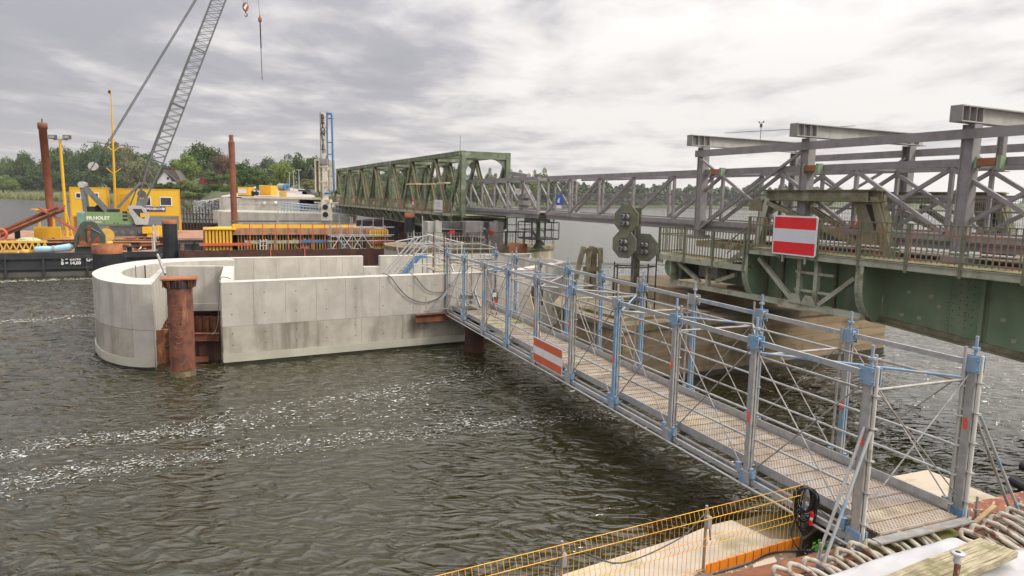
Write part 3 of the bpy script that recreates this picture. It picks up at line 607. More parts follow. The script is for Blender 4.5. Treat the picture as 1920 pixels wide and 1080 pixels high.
# closed right end: slanting wall back from the near wall to the far corner
e0 = n0+nd_*NL; e1 = Vector(W2(1050, 494, ZT)); 
ev = (e1-e0).normalized(); en = Vector((-ev.y, ev.x))
cuts = [0, .33, .66, 1]
EL = (e1-e0).length
for k in range(3):
    pp('wall_panel', MB().prism(wseg(e0, ev, en, EL*k/3+.006, EL*(k+1)/3-.006, 0, .5), -.1, ZT-.03), M['conc'])
pp('wall_top', MB().prism(wseg(e0, ev, en, 0, EL+.03, -.005, .56), ZT-.028, ZT), M['conctop'])
arc = [(e1.x, e1.y), (e1.x+.35, e1.y+.7), (e1.x+.3, e1.y+1.7), (e1.x-.3, e1.y+2.6), (e1.x-1.4, e1.y+3.1)]
q = smoothp(arc, 3); qi = [(p[0]-.42-.0*k, p[1]+(.05)) for k, p in enumerate(q)]
wallpoly(q, qi, -.1, ZT, 'corner_wall', M['conctop'])
pp('wall_panel', MB().prism([arc[-1], (arc[-1][0]-.2, arc[-1][1]-.5), (fe_.x, fe_.y-.5), (fe_.x, fe_.y)], -.1, ZT), M['conc'])
# inner floor
ip = [I[k] for k in range(0, len(I), 3)] + [tuple(f0+fd*(f2+9.3)-fn*.5), tuple(e1+en*.5), tuple(e0+en*.5+nd_*-.3), tuple(n0+nn_*.55), tuple(rb1+bn*.4), tuple(rb0+bn*.4)]
pp('floor_slab', MB().prism(ip, .9, 1.6), M['conc'])
pp('steel_plate', MB().prism(wseg(e0, ev, en, EL*.38, EL*.62, -.03, -.001), 1.2, 2.35), M['darkrust'])
# starter bars
s = MB()
for (x_, y_) in [(255, 519), (273, 519), (272, 519)]:
    p = gz(x_, y_, 2.9); s.path([(p.x, p.y, 2.6), (p.x, p.y, 3.35), (p.x-.03, p.y, 3.4)], .015, 5)
pp('starter_bar', s, M['darkrust'])
s = MB(); u = 3.3
while u < 12: p = n0+nd_*u+nn_*.8; s.tube((p.x, p.y, 2.4), (p.x, p.y, 3.3+.1*(u % 1)), .012, 5); u += .9
pp('starter_bar', s, M['galvd'])
# hoses hung on the near wall
def cable(name, pts, r, mt, label, cat='cable', seg=5, n=6):
    P = smoothp3(pts, seg); return solo(name, MB().path(P, r, n), mt, label, cat)
def smoothp3(P, n=5):
    out = []; P = [Vector(p) for p in P]
    for i in range(len(P)-1):
        p0 = P[max(i-1, 0)]; p1 = P[i]; p2 = P[i+1]; p3 = P[min(i+2, len(P)-1)]
        for k in range(n):
            t = k/n; out.append(.5*((2*p1) + (p2-p0)*t + (2*p0-5*p1+4*p2-p3)*t*t + (3*p1-p0-3*p2+p3)*t**3))
    out.append(P[-1]); return out
def nw(px, py, o_=.08):   # on the near wall plane
    d = ray(px, py); nv = Vector((nn_.x, nn_.y, 0)); p0 = Vector((n0.x, n0.y, 0))-nv*o_; return CAM + d*((p0-CAM).dot(nv)/d.dot(nv))
cable('hanging_hose', [nw(718, 513, -.3), nw(732, 519), nw(748, 540), nw(768, 559), nw(795, 567), nw(820, 560), nw(836, 547)], .02, M['darkgrey'], 'long dark hose sagging in a wide loop down the pale pier wall', 'hose')
cable('hanging_hose', [nw(768, 511, -.3), nw(780, 520), nw(793, 537), nw(808, 547), nw(836, 548)], .017, M['darkgrey'], 'shorter dark hose sagging just right of the long hose loop on the pier wall', 'hose')
def sl(px, py, k=0): p = gz(px, py, ZT); return p
cable('hanging_hose', [nw(433, 523, -.5), nw(424, 520, -.1), nw(414, 522, .05), nw(412, 545, .06), nw(410, 580, .1), nw(409, 600, .1), nw(404, 620, .1), nw(397, 628, .2)], .015, M['darkgrey'], 'thin grey cable hanging over the corner of the pier slot', 'cable')
# rusty bearing beam under the far end of the gangway, and its pile
b0 = nw(779, 597, .25); b1 = nw(905, 588, .25)
sb = thing('support_beam', 'rusty steel beam bolted along the pier wall carrying the far end of the gangway', 'steel beam', T((b0.x, b0.y, b0.z)))
v = b1-b0; v.z = 0
part('beam', MB().ibeam((0, 0, 0), v, .28, .34, .03), M['rust'], sb)
part('rod', MB().tube((v.x*.15, v.y*.15, .17), (v.x*.15, v.y*.15, .95), .018, 6), M['galvd'], sb)
part('strut', MB().bar((v.x*.2, v.y*.2, .22), (v.x*.2+1.75, v.y*.2+1.0, 2.35), .07, .1), M['galv'], sb)
part('rail', MB().tube((v.x*.12, v.y*.12, .3), (v.x*.6, v.y*.6, .36), .022, 6), M['galvd'], sb)
pb = gz(890, 657, 0); solo('round_pile', MB().lathe([(.44, -1), (.44, 1.35)], (0, 0, 0), 20), M['darkrust'], 'short dark round pile standing in the water under the far end of the gangway', 'pile', T((pb.x, pb.y, 0)))
# rusty pile with bearing head in the slot
pb = gz(344, 703, 0)
rp = thing('rusty_pile', 'orange rusty steel tube pile with a square head plate in the slot of the pier', 'pile', T((pb.x, pb.y, 0)) @ Matrix.Diagonal((.87, .87, 1, 1)))
s = MB(); prof = [(.48, -1)]; z = .0
random.seed(3)
while z < 3.2: prof.append((.48+random.uniform(-.004, .004), z)); z += .12
s.lathe(prof+[(.48, 3.25)], (0, 0, 0), 28); part('tube', s, M['rustpile'], rp)
s = MB(); random.seed(8)
for k in range(11):   # hammered dents / scale lips
    z = .35+k*.23+random.uniform(-.06, .06); t = -1.35+random.uniform(-.3, .3); s.path([Vector((.485*math.cos(t+q*.12), .485*math.sin(t+q*.12), z-.05*math.cos(q*1.1))) for q in range(-3, 4)], [.002, .006, .011, .013, .01, .006, .002], 5)
part('tide_band', MB().lathe([(.488, -.5), (.489, .12), (.486, .2)], (0, 0, 0), 28), M['tide'], rp); part('weld_scar', s, M['rustor'], rp)
part('head_plate', MB().box(-.68, .68, -.52, .52, 3.51, 3.56), M['rustor'], rp, Matrix.Rotation(R_(24), 4, 'Z'))
for k in range(8):
    t = k*math.pi/4+R_(24); s = MB().ext([Vector((r*math.cos(t), r*math.sin(t), z)) for r, z in ((.5, 3.17), (.62, 3.25), (.66, 3.505), (.5, 3.505))], Vector((-math.sin(t), math.cos(t), 0))*.03); part('stiffener', s, M['rust'], rp)
for xx in (-.6, -.36, -.12, .12, .36, .6):
    for yy in (-.49, .46): part('rib', MB().box(xx-.012, xx+.012, yy-.12 if yy > 0 else yy, yy if yy > 0 else yy+.12, 3.25, 3.508), M['rust'], rp, Matrix.Rotation(R_(24), 4, 'Z'))
part('collar', MB().lathe([(.5, 3.19), (.5, 3.505)], (0, 0, 0), 24), M['dark'], rp)
part('lug', MB().tube((-.52, -.3, 1.1), (-.38, -.2, 1.1), .05, 8).tube((-.3, -.46, 1.95), (-.28, -.4, 1.95), .03, 6).tube((.2, -.46, 1.95), (.2, -.4, 1.95), .03, 6), M['dark'], rp)
k0 = gz(303, 515, ZT+.0); solo('leaning_rail', MB().bar((0, 0, 0), (-.75, .9, .72), .07, .12), M['galvd'], 'grey steel bar leaning up behind the head of the rusty pile', 'steel bar', T((k0.x+.1, k0.y+.1, 3.2)))

# slanted stair scaffold standing inside the pier behind the near wall
def iw(px, py, o_=-4.5): return nw(px, py, o_)
ist = thing('access_stair', 'slanting scaffold stair with a bright blue stringer rising from inside the concrete pier', 'stair')
for (a, b) in (((716, 515), (779, 443)), ((724, 515), (787, 444)), ((735, 515), (794, 446)), ((743, 515), (800, 452)), ((752, 515), (803, 461))): part('handrail', MB().tube(iw(*a), iw(*b), .035, 6), M['galv'], ist)
part('stringer', MB().bar(iw(757, 514), iw(785, 481), .06, .26), M['bluepipe'], ist); part('stringer_top', MB().bar(iw(785, 480.5), iw(800, 480), .06, .2), M['bluepipe'], ist)
for k in range(7): f = k/6; part('tread', MB().bar(iw(751+29*f, 513-33*f), iw(756+27*f, 511-31*f, -5.3), .3, .04), M['galvd'], ist)
for px_, t_, m_ in ((793, 405, 'galv'), (793, 470, 'rust'), (801, 432, 'galvd'), (812, 448, 'galvd'), (824, 440, 'galv'), (833, 436, 'rust'), (846, 440, 'galvd'), (858, 446, 'galv')): part('standard', MB().tube(iw(px_, 515), iw(px_-1, t_), .03, 6), M[m_], ist)
for a, b in (((742, 453), (775, 447)), ((775, 447), (808, 440)), ((799, 438), (835, 452)), ((802, 452), (838, 468)), ((790, 462), (812, 462)), ((800, 439), (870, 456)), ((812, 462), (868, 485)), ((742, 453), (748, 480)), ((790, 480), (840, 486))): part('ledger', MB().tube(iw(*a), iw(*b), .03, 6), M['galv'], ist)
part('platform', MB().bar(iw(836, 490), iw(874, 492), 1.2, .06), M['wood'], ist)
hq = G.M @ Vector((7.1*BAY, -.55, 1.25)); tl = thing('hanging_tool', 'dark cable tool with red grip hanging inside the far part of the gangway', 'tool', T(hq))
part('body', MB().lathe([(.05, -.3), (.11, -.2), (.12, .1), (.09, .28), (.03, .34)], (0, 0, 0), 10), M['darkgrey'], tl); part('grip', MB().box(-.07, .07, -.14, -.1, -.28, -.08), M['red'], tl); part('white_cap', MB().box(-.08, .05, -.14, -.1, .02, .18), M['white'], tl)
part('strap', MB().tube((0, 0, .3), (0, 0, 1.0), .012, 5).path([(0, 0, -.3), (.1, 0, -.55), (0, .05, -.8), (-.12, 0, -.6)], .015, 5), M['black'], tl)
for k, (a, b, lb) in enumerate(((6.2, 6.5, 'yellowed timber prop leaning beside the hanging tool on the gangway'), )): solo('timber_prop', MB().bar((0, 0, 0), (.5, .25, 1.5), .06), M['wood2'], lb, 'prop', G.M @ T((a*BAY, -1.5, .1)))
# ================================================================== OLD BRIDGE (bascule leaf, aux frame, footbridge, truss spans)
bd = Vector((-.430, .903)); BR = Fr((10.98, 19.0, 0), math.atan2(bd.y, bd.x))
def U(px, py=430, yl=0): return BR.p(px, py, yl).x
def P(px, py, yl=0): return BR.p(px, py, yl)
leaf = thing('bascule_leaf', 'weathered green steel bascule bridge leaf with riveted girder and brackets over the old pier', 'bridge', BR.M)
def lp(n, mb, mt, **k): return part(n, mb, M[mt], leaf, **k)
uR = -9.0                                   # runs out of frame to the right
uB = U(1612, 500); uA = U(1400, 480); uL = U(1236, 440)
lp('deck_edge_beam', MB().box(uR, uA, -.10, 0, 4.80, 5.0).box(uR, uA, -.16, .03, 4.985, 5.0), 'palegreen')
lp('walkway_deck', MB().box(uR, uA, -1.15, -.11, 4.93, 5.02), 'mossdeck')
lp('bridge_deck', MB().box(uR, uL-1.0, -5.2, -1.16, 4.75, 5.0), 'mossdeck')
lp('lower_platform', MB().box(uA, uL, -1.5, -.08, 4.28, 4.36), 'mossdeck'); lp('platform_edge', MB().box(uA, uL, -.07, 0, 4.14, 4.36), 'palegreen')
# main girder web with flange, stiffeners
yw = -1.15
random.seed(2)
u16 = U(1672, 605, yw)
def BZ(u): return 3.03-.077*max(0, u16-u)
cuts = [uR, -6.5, -3.9, U(1785, 560, yw), U(1842, 580, yw)] ; 
xs_ = sorted([uR, -6.0, -3.4, U(1845, 590, yw), U(1782, 570, yw), uB])
for a, b in zip(xs_[:-1], xs_[1:]): lp('web_plate', MB().ext([(a+.004, yw-.02, BZ(a)+.06), (b-.004, yw-.02, BZ(b)+.06), (b-.004, yw-.02, 4.93), (a+.004, yw-.02, 4.93)], (0, .02+random.uniform(0, .006), 0)), 'greengird')
lp('bottom_flange', MB().ext([(uR, yw-.22, BZ(uR)), (uB+.1, yw-.22, BZ(uB)), (uB+.1, yw-.22, BZ(uB)+.058), (uR, yw-.22, BZ(uR)+.058)], (0, .42, 0)).ext([(uR, yw+.008, BZ(uR)+.06), (uB, yw+.008, BZ(uB)+.06), (uB, yw+.008, BZ(uB)+.2), (uR, yw+.008, BZ(uR)+.2)], (0, .09, 0)), 'moss'); lp('top_flange', MB().box(uR, uB, yw-.1, yw+.12, 4.70, 4.79), 'greengird')
for u in (U(1845, 590, yw), -3.4, -6.0): lp('web_stiffener', MB().box(u-.05, u+.05, yw+.023, yw+.14, BZ(u)+.2, 4.7).box(u-.11, u+.11, yw+.008, yw+.022, BZ(u)+.21, 4.69), 'greengird')
s = MB(); random.seed(5)
for u0, u1 in ((U(1782, 570, yw)+.06, uB-.2), (U(1845, 590, yw)+.12, U(1782, 570, yw)-.08)):
    nx = int(abs(u1-u0)/.16)
    for i in range(nx+1):
        for j in range(14):
            if (i+j) % 2 and nx < 9: continue
            if nx >= 9 and i not in (0, nx): continue
            u = u0+(u1-u0)*i/nx; z = 3.3+j*.105; s.add([(u-.022, yw+.006, z), (u, yw+.006, z-.022), (u+.022, yw+.006, z), (u, yw+.006, z+.022), (u, yw+.03, z)], [(0, 1, 4), (1, 2, 4), (2, 3, 4), (3, 0, 4)])
for (a_, b_, z_) in ((uR, uB, 'b'), (uR, uB, 't')):
    u = a_+.1
    while u < b_-.1:
        z = BZ(u)+.13 if z_ == 'b' else 4.62; y_ = yw+.10 if z_ == 'b' else yw+.006; s.add([(u-.02, y_, z), (u, y_, z-.02), (u+.02, y_, z), (u, y_, z+.02), (u, y_+.018, z)], [(0, 1, 4), (1, 2, 4), (2, 3, 4), (3, 0, 4)]); u += .12
for uu in (U(1845, 590, yw), -3.4, -6.0):
    for k in range(13):
        for d_ in (-.08, .08): z = 3.3+k*.11; s.add([(uu+d_-.018, yw+.022, z), (uu+d_, yw+.022, z-.018), (uu+d_+.018, yw+.022, z), (uu+d_, yw+.022, z+.018), (uu+d_, yw+.038, z)], [(0, 1, 4), (1, 2, 4), (2, 3, 4), (3, 0, 4)])
lp('rivets', s, 'moss', kind='stuff')
s = MB()   # bolted repair patches
for (px, py) in [(1640, 522), (1653, 556), (1703, 548), (1745, 556), (1760, 575), (1810, 592), (1836, 610), (1880, 600), (1738, 606), (1790, 640), (1690, 590), (1722, 596), (1900, 640)]:
    p = P(px, py, yw+.03); s.box(p.x-.07, p.x+.06, yw+.012, yw+.018, p.z-.05, p.z+.05)
lp('primer_patches', s, 'palegreen', kind='stuff')
# curved brackets reaching from the web out to the walkway edge
def bracket(u, zb, t=.025):
    prof = [(-.02, 4.93), (-.02, 4.2)] + [(-.02-.95*(1-math.cos(k/8*math.pi/2)), 4.2-(4.2-zb)*math.sin(k/8*math.pi/2)) for k in range(1, 9)] + [(-1.14, zb), (-1.14, 4.93)]
    lp('bracket_plate', MB().ext([(u, y, z) for y, z in prof], (t, 0, 0)), 'greengird')
    s = MB()
    for (a, b), (c, d) in zip(prof[:9], prof[1:10]): s.bar((u+t/2, a, b), (u+t/2, c, d), .26, .03, (1, 0, 0)) if False else s.add([(u-.12, a, b), (u+.14, a, b), (u+.14, c, d), (u-.12, c, d), (u-.12, a-.03, b+.001), (u+.14, a-.03, b+.001), (u+.14, c-.03, d+.001), (u-.12, c-.03, d+.001)], [(0, 1, 2, 3), (7, 6, 5, 4), (0, 3, 7, 4), (1, 5, 6, 2), (0, 4, 5, 1), (3, 2, 6, 7)])
    lp('bracket_flange', s, 'palegreen')
bracket(uB, 3.02); bracket(uA+.08, 3.02); bracket(-5, 3.02)
# open substructure left of the solid girder
def zz_(px, py, yl=-.3): q = P(px, py, yl); return (q.x, yl, q.z)
ch0 = zz_(1262, 522); ch1 = (uB, -.3, 3.2)
lp('lower_chord', MB().box(uB, uL-.6, -.42, -.2, 3.16, 3.32).box(uB, uL-.6, -.5, -.14, 3.155, 3.19), 'palegreen')
for a, b in (((1272, 492), (1312, 528)), ((1342, 528), (1380, 515)), ((1424, 484), (1486, 562)), ((1535, 572), (1604, 522)), ((1256, 480), (1262, 522))):
    lp('diagonal', MB().ibeam(zz_(*a), zz_(*b), .14, .13, .02, (0, 1, 0)), 'palegreen')
for px_, z1 in ((1328, 4.14), (1262, 4.14), (1500, 4.78), (1532, 4.78)):
    u = U(px_, 520, -.3); lp('post', MB().box(u-.07, u+.07, -.38, -.22, 3.3, z1), 'palegreen')
for z in (3.75, 4.35): lp('rung', MB().box(U(1562, 540, -.3), U(1490, 540, -.3), -.36, -.26, z-.04, z+.04), 'palegreen')
for px_ in (1494, 1520): u = U(px_, 565, -.3); lp('gusset', MB().ext([(u-.3, -.19, 3.3), (u+.3, -.19, 3.3), (u+.15, -.19, 3.62), (u-.15, -.19, 3.62)], (0, .02, 0)), 'palegreen')
lp('inner_web', MB().box(uB+.02, uA, yw-.02, yw, 3.2, 4.75), 'greengird')
lp('inner_web', MB().box(uA+.1, uL-.6, -1.9, -1.85, 3.3, 4.25), 'greengird')
for px_ in (1440, 1470, 1570): u = U(px_, 520, yw); lp('web_stiffener', MB().box(u-.04, u+.04, yw+.002, yw+.1, 3.2, 4.75), 'moss')
lp('machinery_box', MB().box(U(1345, 505, -1.2), U(1305, 505, -1.2), -1.7, -1.2, 3.5, 4.05), 'offwhite')
s = MB(); r0 = uL-.35   # green drum at the tail
s.ext([(r0+.3*math.cos(t), -.35, 3.95+.52*math.sin(t)) if False else (r0+.32*math.cos(t), -.35, 3.85+.42*math.sin(t)) for t in [k*math.pi/8 for k in range(16)]], (0, -1.2, 0)); lp('counterweight_drum', s, 'greengird')
lp('tail_plate', MB().box(r0-.42, r0-.34, -.5, -.1, 3.3, 4.2).box(r0+.1, r0+.5, -.08, -.02, 4.0, 4.36), 'palegreen')
lp('cross_girder', MB().box(uL-1.2, uL-1.0, -5, -.3, 3.4, 4.2), 'darkgrey'); lp('cross_girder', MB().box(uA-.6, uA-.3, -5, -1.2, 3.3, 4.7), 'darkgrey')
lp('far_girder', MB().box(uR, uL-1, -5.3, -5.2, 3.2, 4.75), 'greengird')
# stair between the two levels
for k in range(4): lp('tread', MB().box(uA+.12+.2*k, uA+.34+.2*k, -.9, -.1, 4.82-.15*k, 4.86-.15*k), 'palegreen')
lp('stringer', MB().bar((uA+.0, -.06, 5.0), (uA+.95, -.06, 4.36), .03, .2), 'palegreen')
# hand pipes and kerb on the deck
for z, y in ((5.32, -1.3), (5.22, -1.34)): lp('pipe', MB().tube((uR, y, z), (uA-.2, y, z), .035, 8), 'offwhite')
# railings
balm = {}
def railing(nm, label, u0, u1, zb, zt, y=0.0, fr=BR, mts=('railrust', 'railgreen'), pitch=.155, post=1.55, grp=None, midz=None):
    r = thing(nm, label, 'railing', fr.at(u0, y, zb), grp); h = zt-zb; Ln = u1-u0
    part('top_rail', MB().box(0, Ln, -.03, .03, h-.03, h), M[mts[1]], r)
    part('mid_rail', MB().box(0, Ln, -.012, .012, h*.74-.02, h*.74+.02), M[mts[0]], r); part('bottom_rail', MB().box(0, Ln, -.012, .012, .11, .15), M[mts[0]], r)
    key = (round(h, 2), mts)
    if key not in balm:
        bm_ = MB().box(-.014, .014, -.014, .014, .06, h-.03).mesh('baluster'); bm_.materials.append(M[mts[0]]); pm_ = MB().box(-.04, .04, -.045, .035, -.28, h-.002).mesh('post'); pm_.materials.append(M[mts[1]]); balm[key] = (bm_, pm_)
    x = pitch/2
    while x < Ln: link('baluster', balm[key][0], None, r, T((x, 0, 0))); x += pitch
    n = max(1, round(Ln/post))
    for k in range(n+1): link('post', balm[key][1], None, r, T((min(max(Ln*k/n, .04), Ln-.04), 0, 0)))
    return r
railing('railing', 'rusty red and mossy green baluster railing along the upper walkway behind the striped sign', uR, uA, 5.02, 6.12)
railing('railing', 'shorter greenish baluster railing around the lower platform at the left end of the bascule leaf', uA+.1, uL, 4.38, 5.52, mts=('moss', 'railgreen'))
lr = railing('railing', 'railing end piece turning the left corner of the lower platform', 0, 1.4, 4.38, 5.52, mts=('moss', 'railgreen'), fr=Fr(BR.M @ Vector((uL, 0, 0)), math.atan2(bd.y, bd.x)-math.pi/2))
solo('stair_rail', MB().tube((uA+.05, .0, 5.75), (uA+1.0, .0, 5.1), .025, 6).tube((uA+.05, 0, 5.35), (uA+1.0, 0, 4.72), .02, 6).tube((uA+.95, 0, 5.12), (uA+.95, 0, 4.4), .02, 6), M['railrust'], 'sloping rusty handrail beside the short steel stair on the bascule leaf', 'handrail', BR.M)
# traffic sign for ships
sgn = thing('waterway_sign', 'large red and white striped waterway sign hung on the bridge railing', 'sign')
c0 = P(1490, 442, .07); sgn.matrix_local = BR.at(c0.x, .07, c0.z)
sw, sh = U(1449, 443, .07)-U(1531, 443, .07), 1.30
def rrect(w_, h_, r_, y): return [Vector((sx*(w_/2-r_)+r_*math.cos(t+k*math.pi/10), y, sy*(h_/2-r_)+r_*math.sin(t+k*math.pi/10))) for sx, sy, t in ((1, 1, 0), (-1, 1, math.pi/2), (-1, -1, math.pi), (1, -1, 1.5*math.pi)) for k in range(6)]
part('plate', MB().ext(rrect(sw, sh, .08, 0), (0, .03, 0)), M['white'], sgn)
part('stripe', MB().box(-sw/2+.05, sw/2-.05, .031, .035, sh/6, sh/2-.05), M['red'], sgn); part('stripe', MB().box(-sw/2+.05, sw/2-.05, .031, .035, -sh/2+.05, -sh/6), M['red'], sgn)
part('stripe', MB().box(-sw/2+.05, sw/2-.05, .031, .034, -sh/6, sh/6), M['signwhite'], sgn)
part('bracket', MB().box(-.5, -.42, -.05, -.005, -.9, .6).box(.42, .5, -.05, -.005, -.9, .6), M['galvd'], sgn)
solo('amber_lamp', MB().lathe([(.05, 0), (.06, .04), (.055, .13), (.02, .16)], (0, 0, 0), 10), M['orangetape'], 'small orange lamp hanging on the bridge railing to the right of the striped sign', 'lamp', BR.at(U(1604, 421), -.1, 5.95))
# old levers
def lever(label, y, u0, u1):
    r = thing('bascule_lever', label, 'bridge lever', BR.at(0, y, 0), 'riveted A-shaped levers on the bascule leaf')
    zt_ = 7.06
    part('top_beam', MB().ibeam((u1, 0, zt_-.18), (u0, 0, zt_-.18), .34, .36, .03), M['moss'], r)
    part('top_plate', MB().box(u1+.1, u0, -.2, .2, zt_+.002, zt_+.02), M['moss'], r)
    part('side_plate', MB().box(u1+.4, u0-.5, .08, .11, zt_-.38, zt_-.01), M['moss'], r)
    part('leg', MB().ext([(u1+.15, .0, zt_), (u1+.75, 0, zt_), (u1+.95, 0, zt_-.4), (u1+.5, 0, 5.0), (u1-.6, 0, 5.0), (u1-.15, 0, 6.2)], (0, -.3, 0)).ext([(u1+.12, .02, zt_-.2), (u1+.32, .02, zt_-.2), (u1-.3, .02, 5.0), (u1-.62, .02, 5.0)], (0, .1, 0)), M['moss'], r)
    part('opening', MB().ext([(u1+.2, .003, zt_-.45), (u1+.55, .003, zt_-.45), (u1+.1, .003, zt_-1.35), (u1-.05, .003, zt_-1.3)], (0, .004, 0)), M['dark'], r)
    part('leg', MB().ibeam((u0-.2, 0, zt_-.3), (u0+.25, 0, 5.0), .24, .34, .03, (0, 1, 0)), M['palegreen'] if y > -2 else M['moss'], r)
    part('diagonal', MB().ibeam((u0-.2, .05, zt_-.45), (u1+.5, .05, 5.3), .16, .26, .03, (0, 1, 0)), M['moss'], r)
    part('diagonal', MB().ibeam((u0-1.4, -.3, zt_-.45), (u1+1.3, -.3, 5.7), .16, .2, .03, (0, 1, 0)), M['moss'], r)
    part('ballast_block', MB().box(u0, u0+.62, -.22, .22, 6.3, 6.72), M['moss'], r)
lever('mossy riveted A-shaped lever standing nearer, right above the striped sign', -1.35, U(1438, 360, -1.35), U(1655, 360, -1.35))
lever('mossy riveted A-shaped lever on the far deck side behind the tall grey column', -4.8, U(1650, 372, -4.8), U(1885, 372, -4.8))
# ------------------------------------------------------------------ auxiliary grey frame
fr = thing('portal_gantry', 'tall grey steel portal frame of columns and tapered cross beams around the bridge', 'steel frame', BR.M)
def fp(n, mb, mt='greysteel', **k): return part(n, mb, M[mt], fr, **k)
yc, yf = -1.55, -6.85
cu = [U(1316, 350, yc), U(1513, 320, yc), U(1814, 330, yc), U(1814, 330, yc)-6.0]
for i, u in enumerate(cu):
    for y in (yc, yf):
        fp('column', MB().ibeam((u, y, 5.2), (u, y, 8.85), .34, .34, .035, (1, 0, 0)).box(u-.17, u+.17, y+.13 if y == yc else y-.14, y+.14 if y == yc else y-.13, 5.2, 8.85))
        fp('base_plate', MB().box(u-.35, u+.35, y-.3, y+.3, 5.05, 5.2).ext([(u-.3, y, 5.2), (u+.3, y, 5.2), (u+.17, y, 5.55), (u-.17, y, 5.55)], (0, .03, 0)), 'greysteel')
    fp('cross_beam', MB().ibeam((u, yc+.75, 9.1), (u, yf-.75, 9.1), .34, .44, .03), 'greysteel_l')
    fp('end_plate', MB().box(u-.17, u+.17, yc+.752, yc+.775, 8.88, 9.32)); 
    for y in (yc+.45, yc+.15, yc-.15, yf-.3, yf+.15): fp('stiffener', MB().box(u+.018, u+.165, y-.01, y+.01, 8.915, 9.285).box(u-.165, u-.018, y-.01, y+.01, 8.915, 9.285), 'greysteel')
for y in (yc+.21, yf-.21):
    fp('long_beam', MB().box(cu[-1]-2, cu[0]+.25, y-.04, y+.04, 8.45, 8.72))
def xb(a, b, y, w_=.09): fp('brace', MB().bar((a[0], y, a[1]), (b[0], y, b[1]), w_, w_), 'greysteel')
xb((cu[0], 8.4), (cu[1], 5.4), yc+.19); xb((cu[0], 5.4), (cu[1], 8.5), yc+.12)
xb((cu[0], 8.4), (cu[1], 5.6), yf); xb((cu[0], 5.5), (cu[1], 8.4), yf+.1)
uh = U(1880, 260, yf+1.5); fp('hanger_post', MB().ibeam((uh, yf+1.5, 7.75), (uh, yf+1.5, 8.9), .2, .2, .02, (1, 0, 0)).box(uh-.22, uh+.22, yf+1.3, yf+1.7, 7.73, 7.75))
fp('hanger_beam', MB().bar((cu[2], yf+1.5, 9.0), (cu[3], yf+1.5, 9.0), .12, .24))
wv_ = thing('weather_station', 'small wind sensor on a thin mast above the left cross beam of the grey frame', 'sensor', BR.at(cu[0]-1.6, yc-1.5, 9.35))
part('mast', MB().tube((0, 0, -.25), (0, 0, .28), .012, 6).tube((0, 0, .28), (0, 0, .42), .05, 8).bar((-.12, 0, .46), (.12, 0, .46), .02).lathe([(.02, .46), (.03, .52)], (-.12, 0, 0), 6).lathe([(.02, .46), (.03, .52)], (.12, 0, 0), 6), M['darkgrey'], wv_)
part('wire', MB().tube((-3.9, -.6, .05), (1.2, .8, .1), .010, 5), M['dark'], wv_)
# ------------------------------------------------------------------ temporary truss footbridge
yn, yfa = -1.62, -4.05; ZB, ZTp = 5.72, 7.93
def footbridge(label, u0, u1, nodes_n, nodes_f, slope, mt='greysteel'):
    r = thing('truss_footbridge', label, 'footbridge', BR.M, 'grey truss footbridge sections'); m_ = M[mt]
    for y, nd2 in ((yn, nodes_n), (yfa, nodes_f)):
        part('top_chord', MB().box(u0, u1, y-.1, y+.1, ZTp-.22, ZTp), m_, r); part('bottom_chord', MB().box(u0, u1, y-.1, y+.1, ZB-.1, ZB+.1), m_, r)
        part('lower_beam', MB().ibeam((u0, y, ZB-.23), (u1, y, ZB-.23), .18, .22, .02), m_, r)
        for k, u in enumerate(nd2): part('vertical', MB().bar((u, y, ZB+.1), (u, y, ZTp-.22), .11, .11, (1, 0, 0)), m_, r)
        for a, b in zip(nd2[:-1], nd2[1:]):
            p, q = (a, b) if slope > 0 else (b, a)
            part('diagonal', MB().bar((p+.02, y, ZTp-.25), (q-.02, y, ZB+.1), .11, .11, (0, 1, 0)), m_, r)
            if a < 4 and slope > 0 : part('diagonal', MB().bar((p+.02, y+.08, ZB+.12), (q-.02, y+.08, ZTp-.25), .11, .11, (0, 1, 0)), m_, r)
    for u in nd2: part('cross_member', MB().bar((u, yn, ZTp-.12), (u, yfa, ZTp-.12), .1), m_, r)
    part('floor', MB().box(u0, u1, yfa+.12, yn-.12, ZB-.02, ZB+.04), M['galvd'], r)
    for y in (yn-.14, yfa+.14):
        part('hand_rail', MB().bar((u0, y, ZB+1.18), (u1, y, ZB+1.18), .05).bar((u0, y, ZB+.75), (u1, y, ZB+.75), .035), m_, r)
        s = MB(); u = u0
        while u < u1: s.add([(u-.006, y, ZB+.05), (u+.006, y, ZB+.05), (u+.006, y, ZB+1.16), (u-.006, y, ZB+1.16)], [(0, 1, 2, 3)]); u += .11
        z = ZB+.1
        while z < ZB+1.15: s.add([(u0, y+.008, z-.004), (u1, y+.008, z-.004), (u1, y+.008, z+.004), (u0, y+.008, z+.004)], [(0, 1, 2, 3)]); z += .16
        part('safety_mesh', s, M['galvd'], r, kind='stuff')
    return r
uN = [U(x, 380, yn) for x in (1292, 1265, 1187, 1123, 1067)]
bay = 3.08; base = U(1187, 380, yn)
nn2 = [base+bay*k for k in range(-11, 3)]; off_ = U(1130, 380, yfa)-U(1123, 380, yn)
nf2 = [U(1130, 380, yfa)+bay*k for k in range(-12, 2)]
ue1 = U(1026, 380, yn)
footbridge('long grey steel truss footbridge from the right edge to the far pier mast', nn2[0]-1, ue1, nn2+[ue1-.1], nf2, 1)
s0 = U(1010, 380, yn); s1 = U(864, 360, yn)
fb2 = [s0+.1+(s1-s0)*k/6 for k in range(7)]
footbridge('shorter grey truss footbridge section entering the old green bridge portal', s0, s1+1.0, fb2, fb2[:-1], -1)
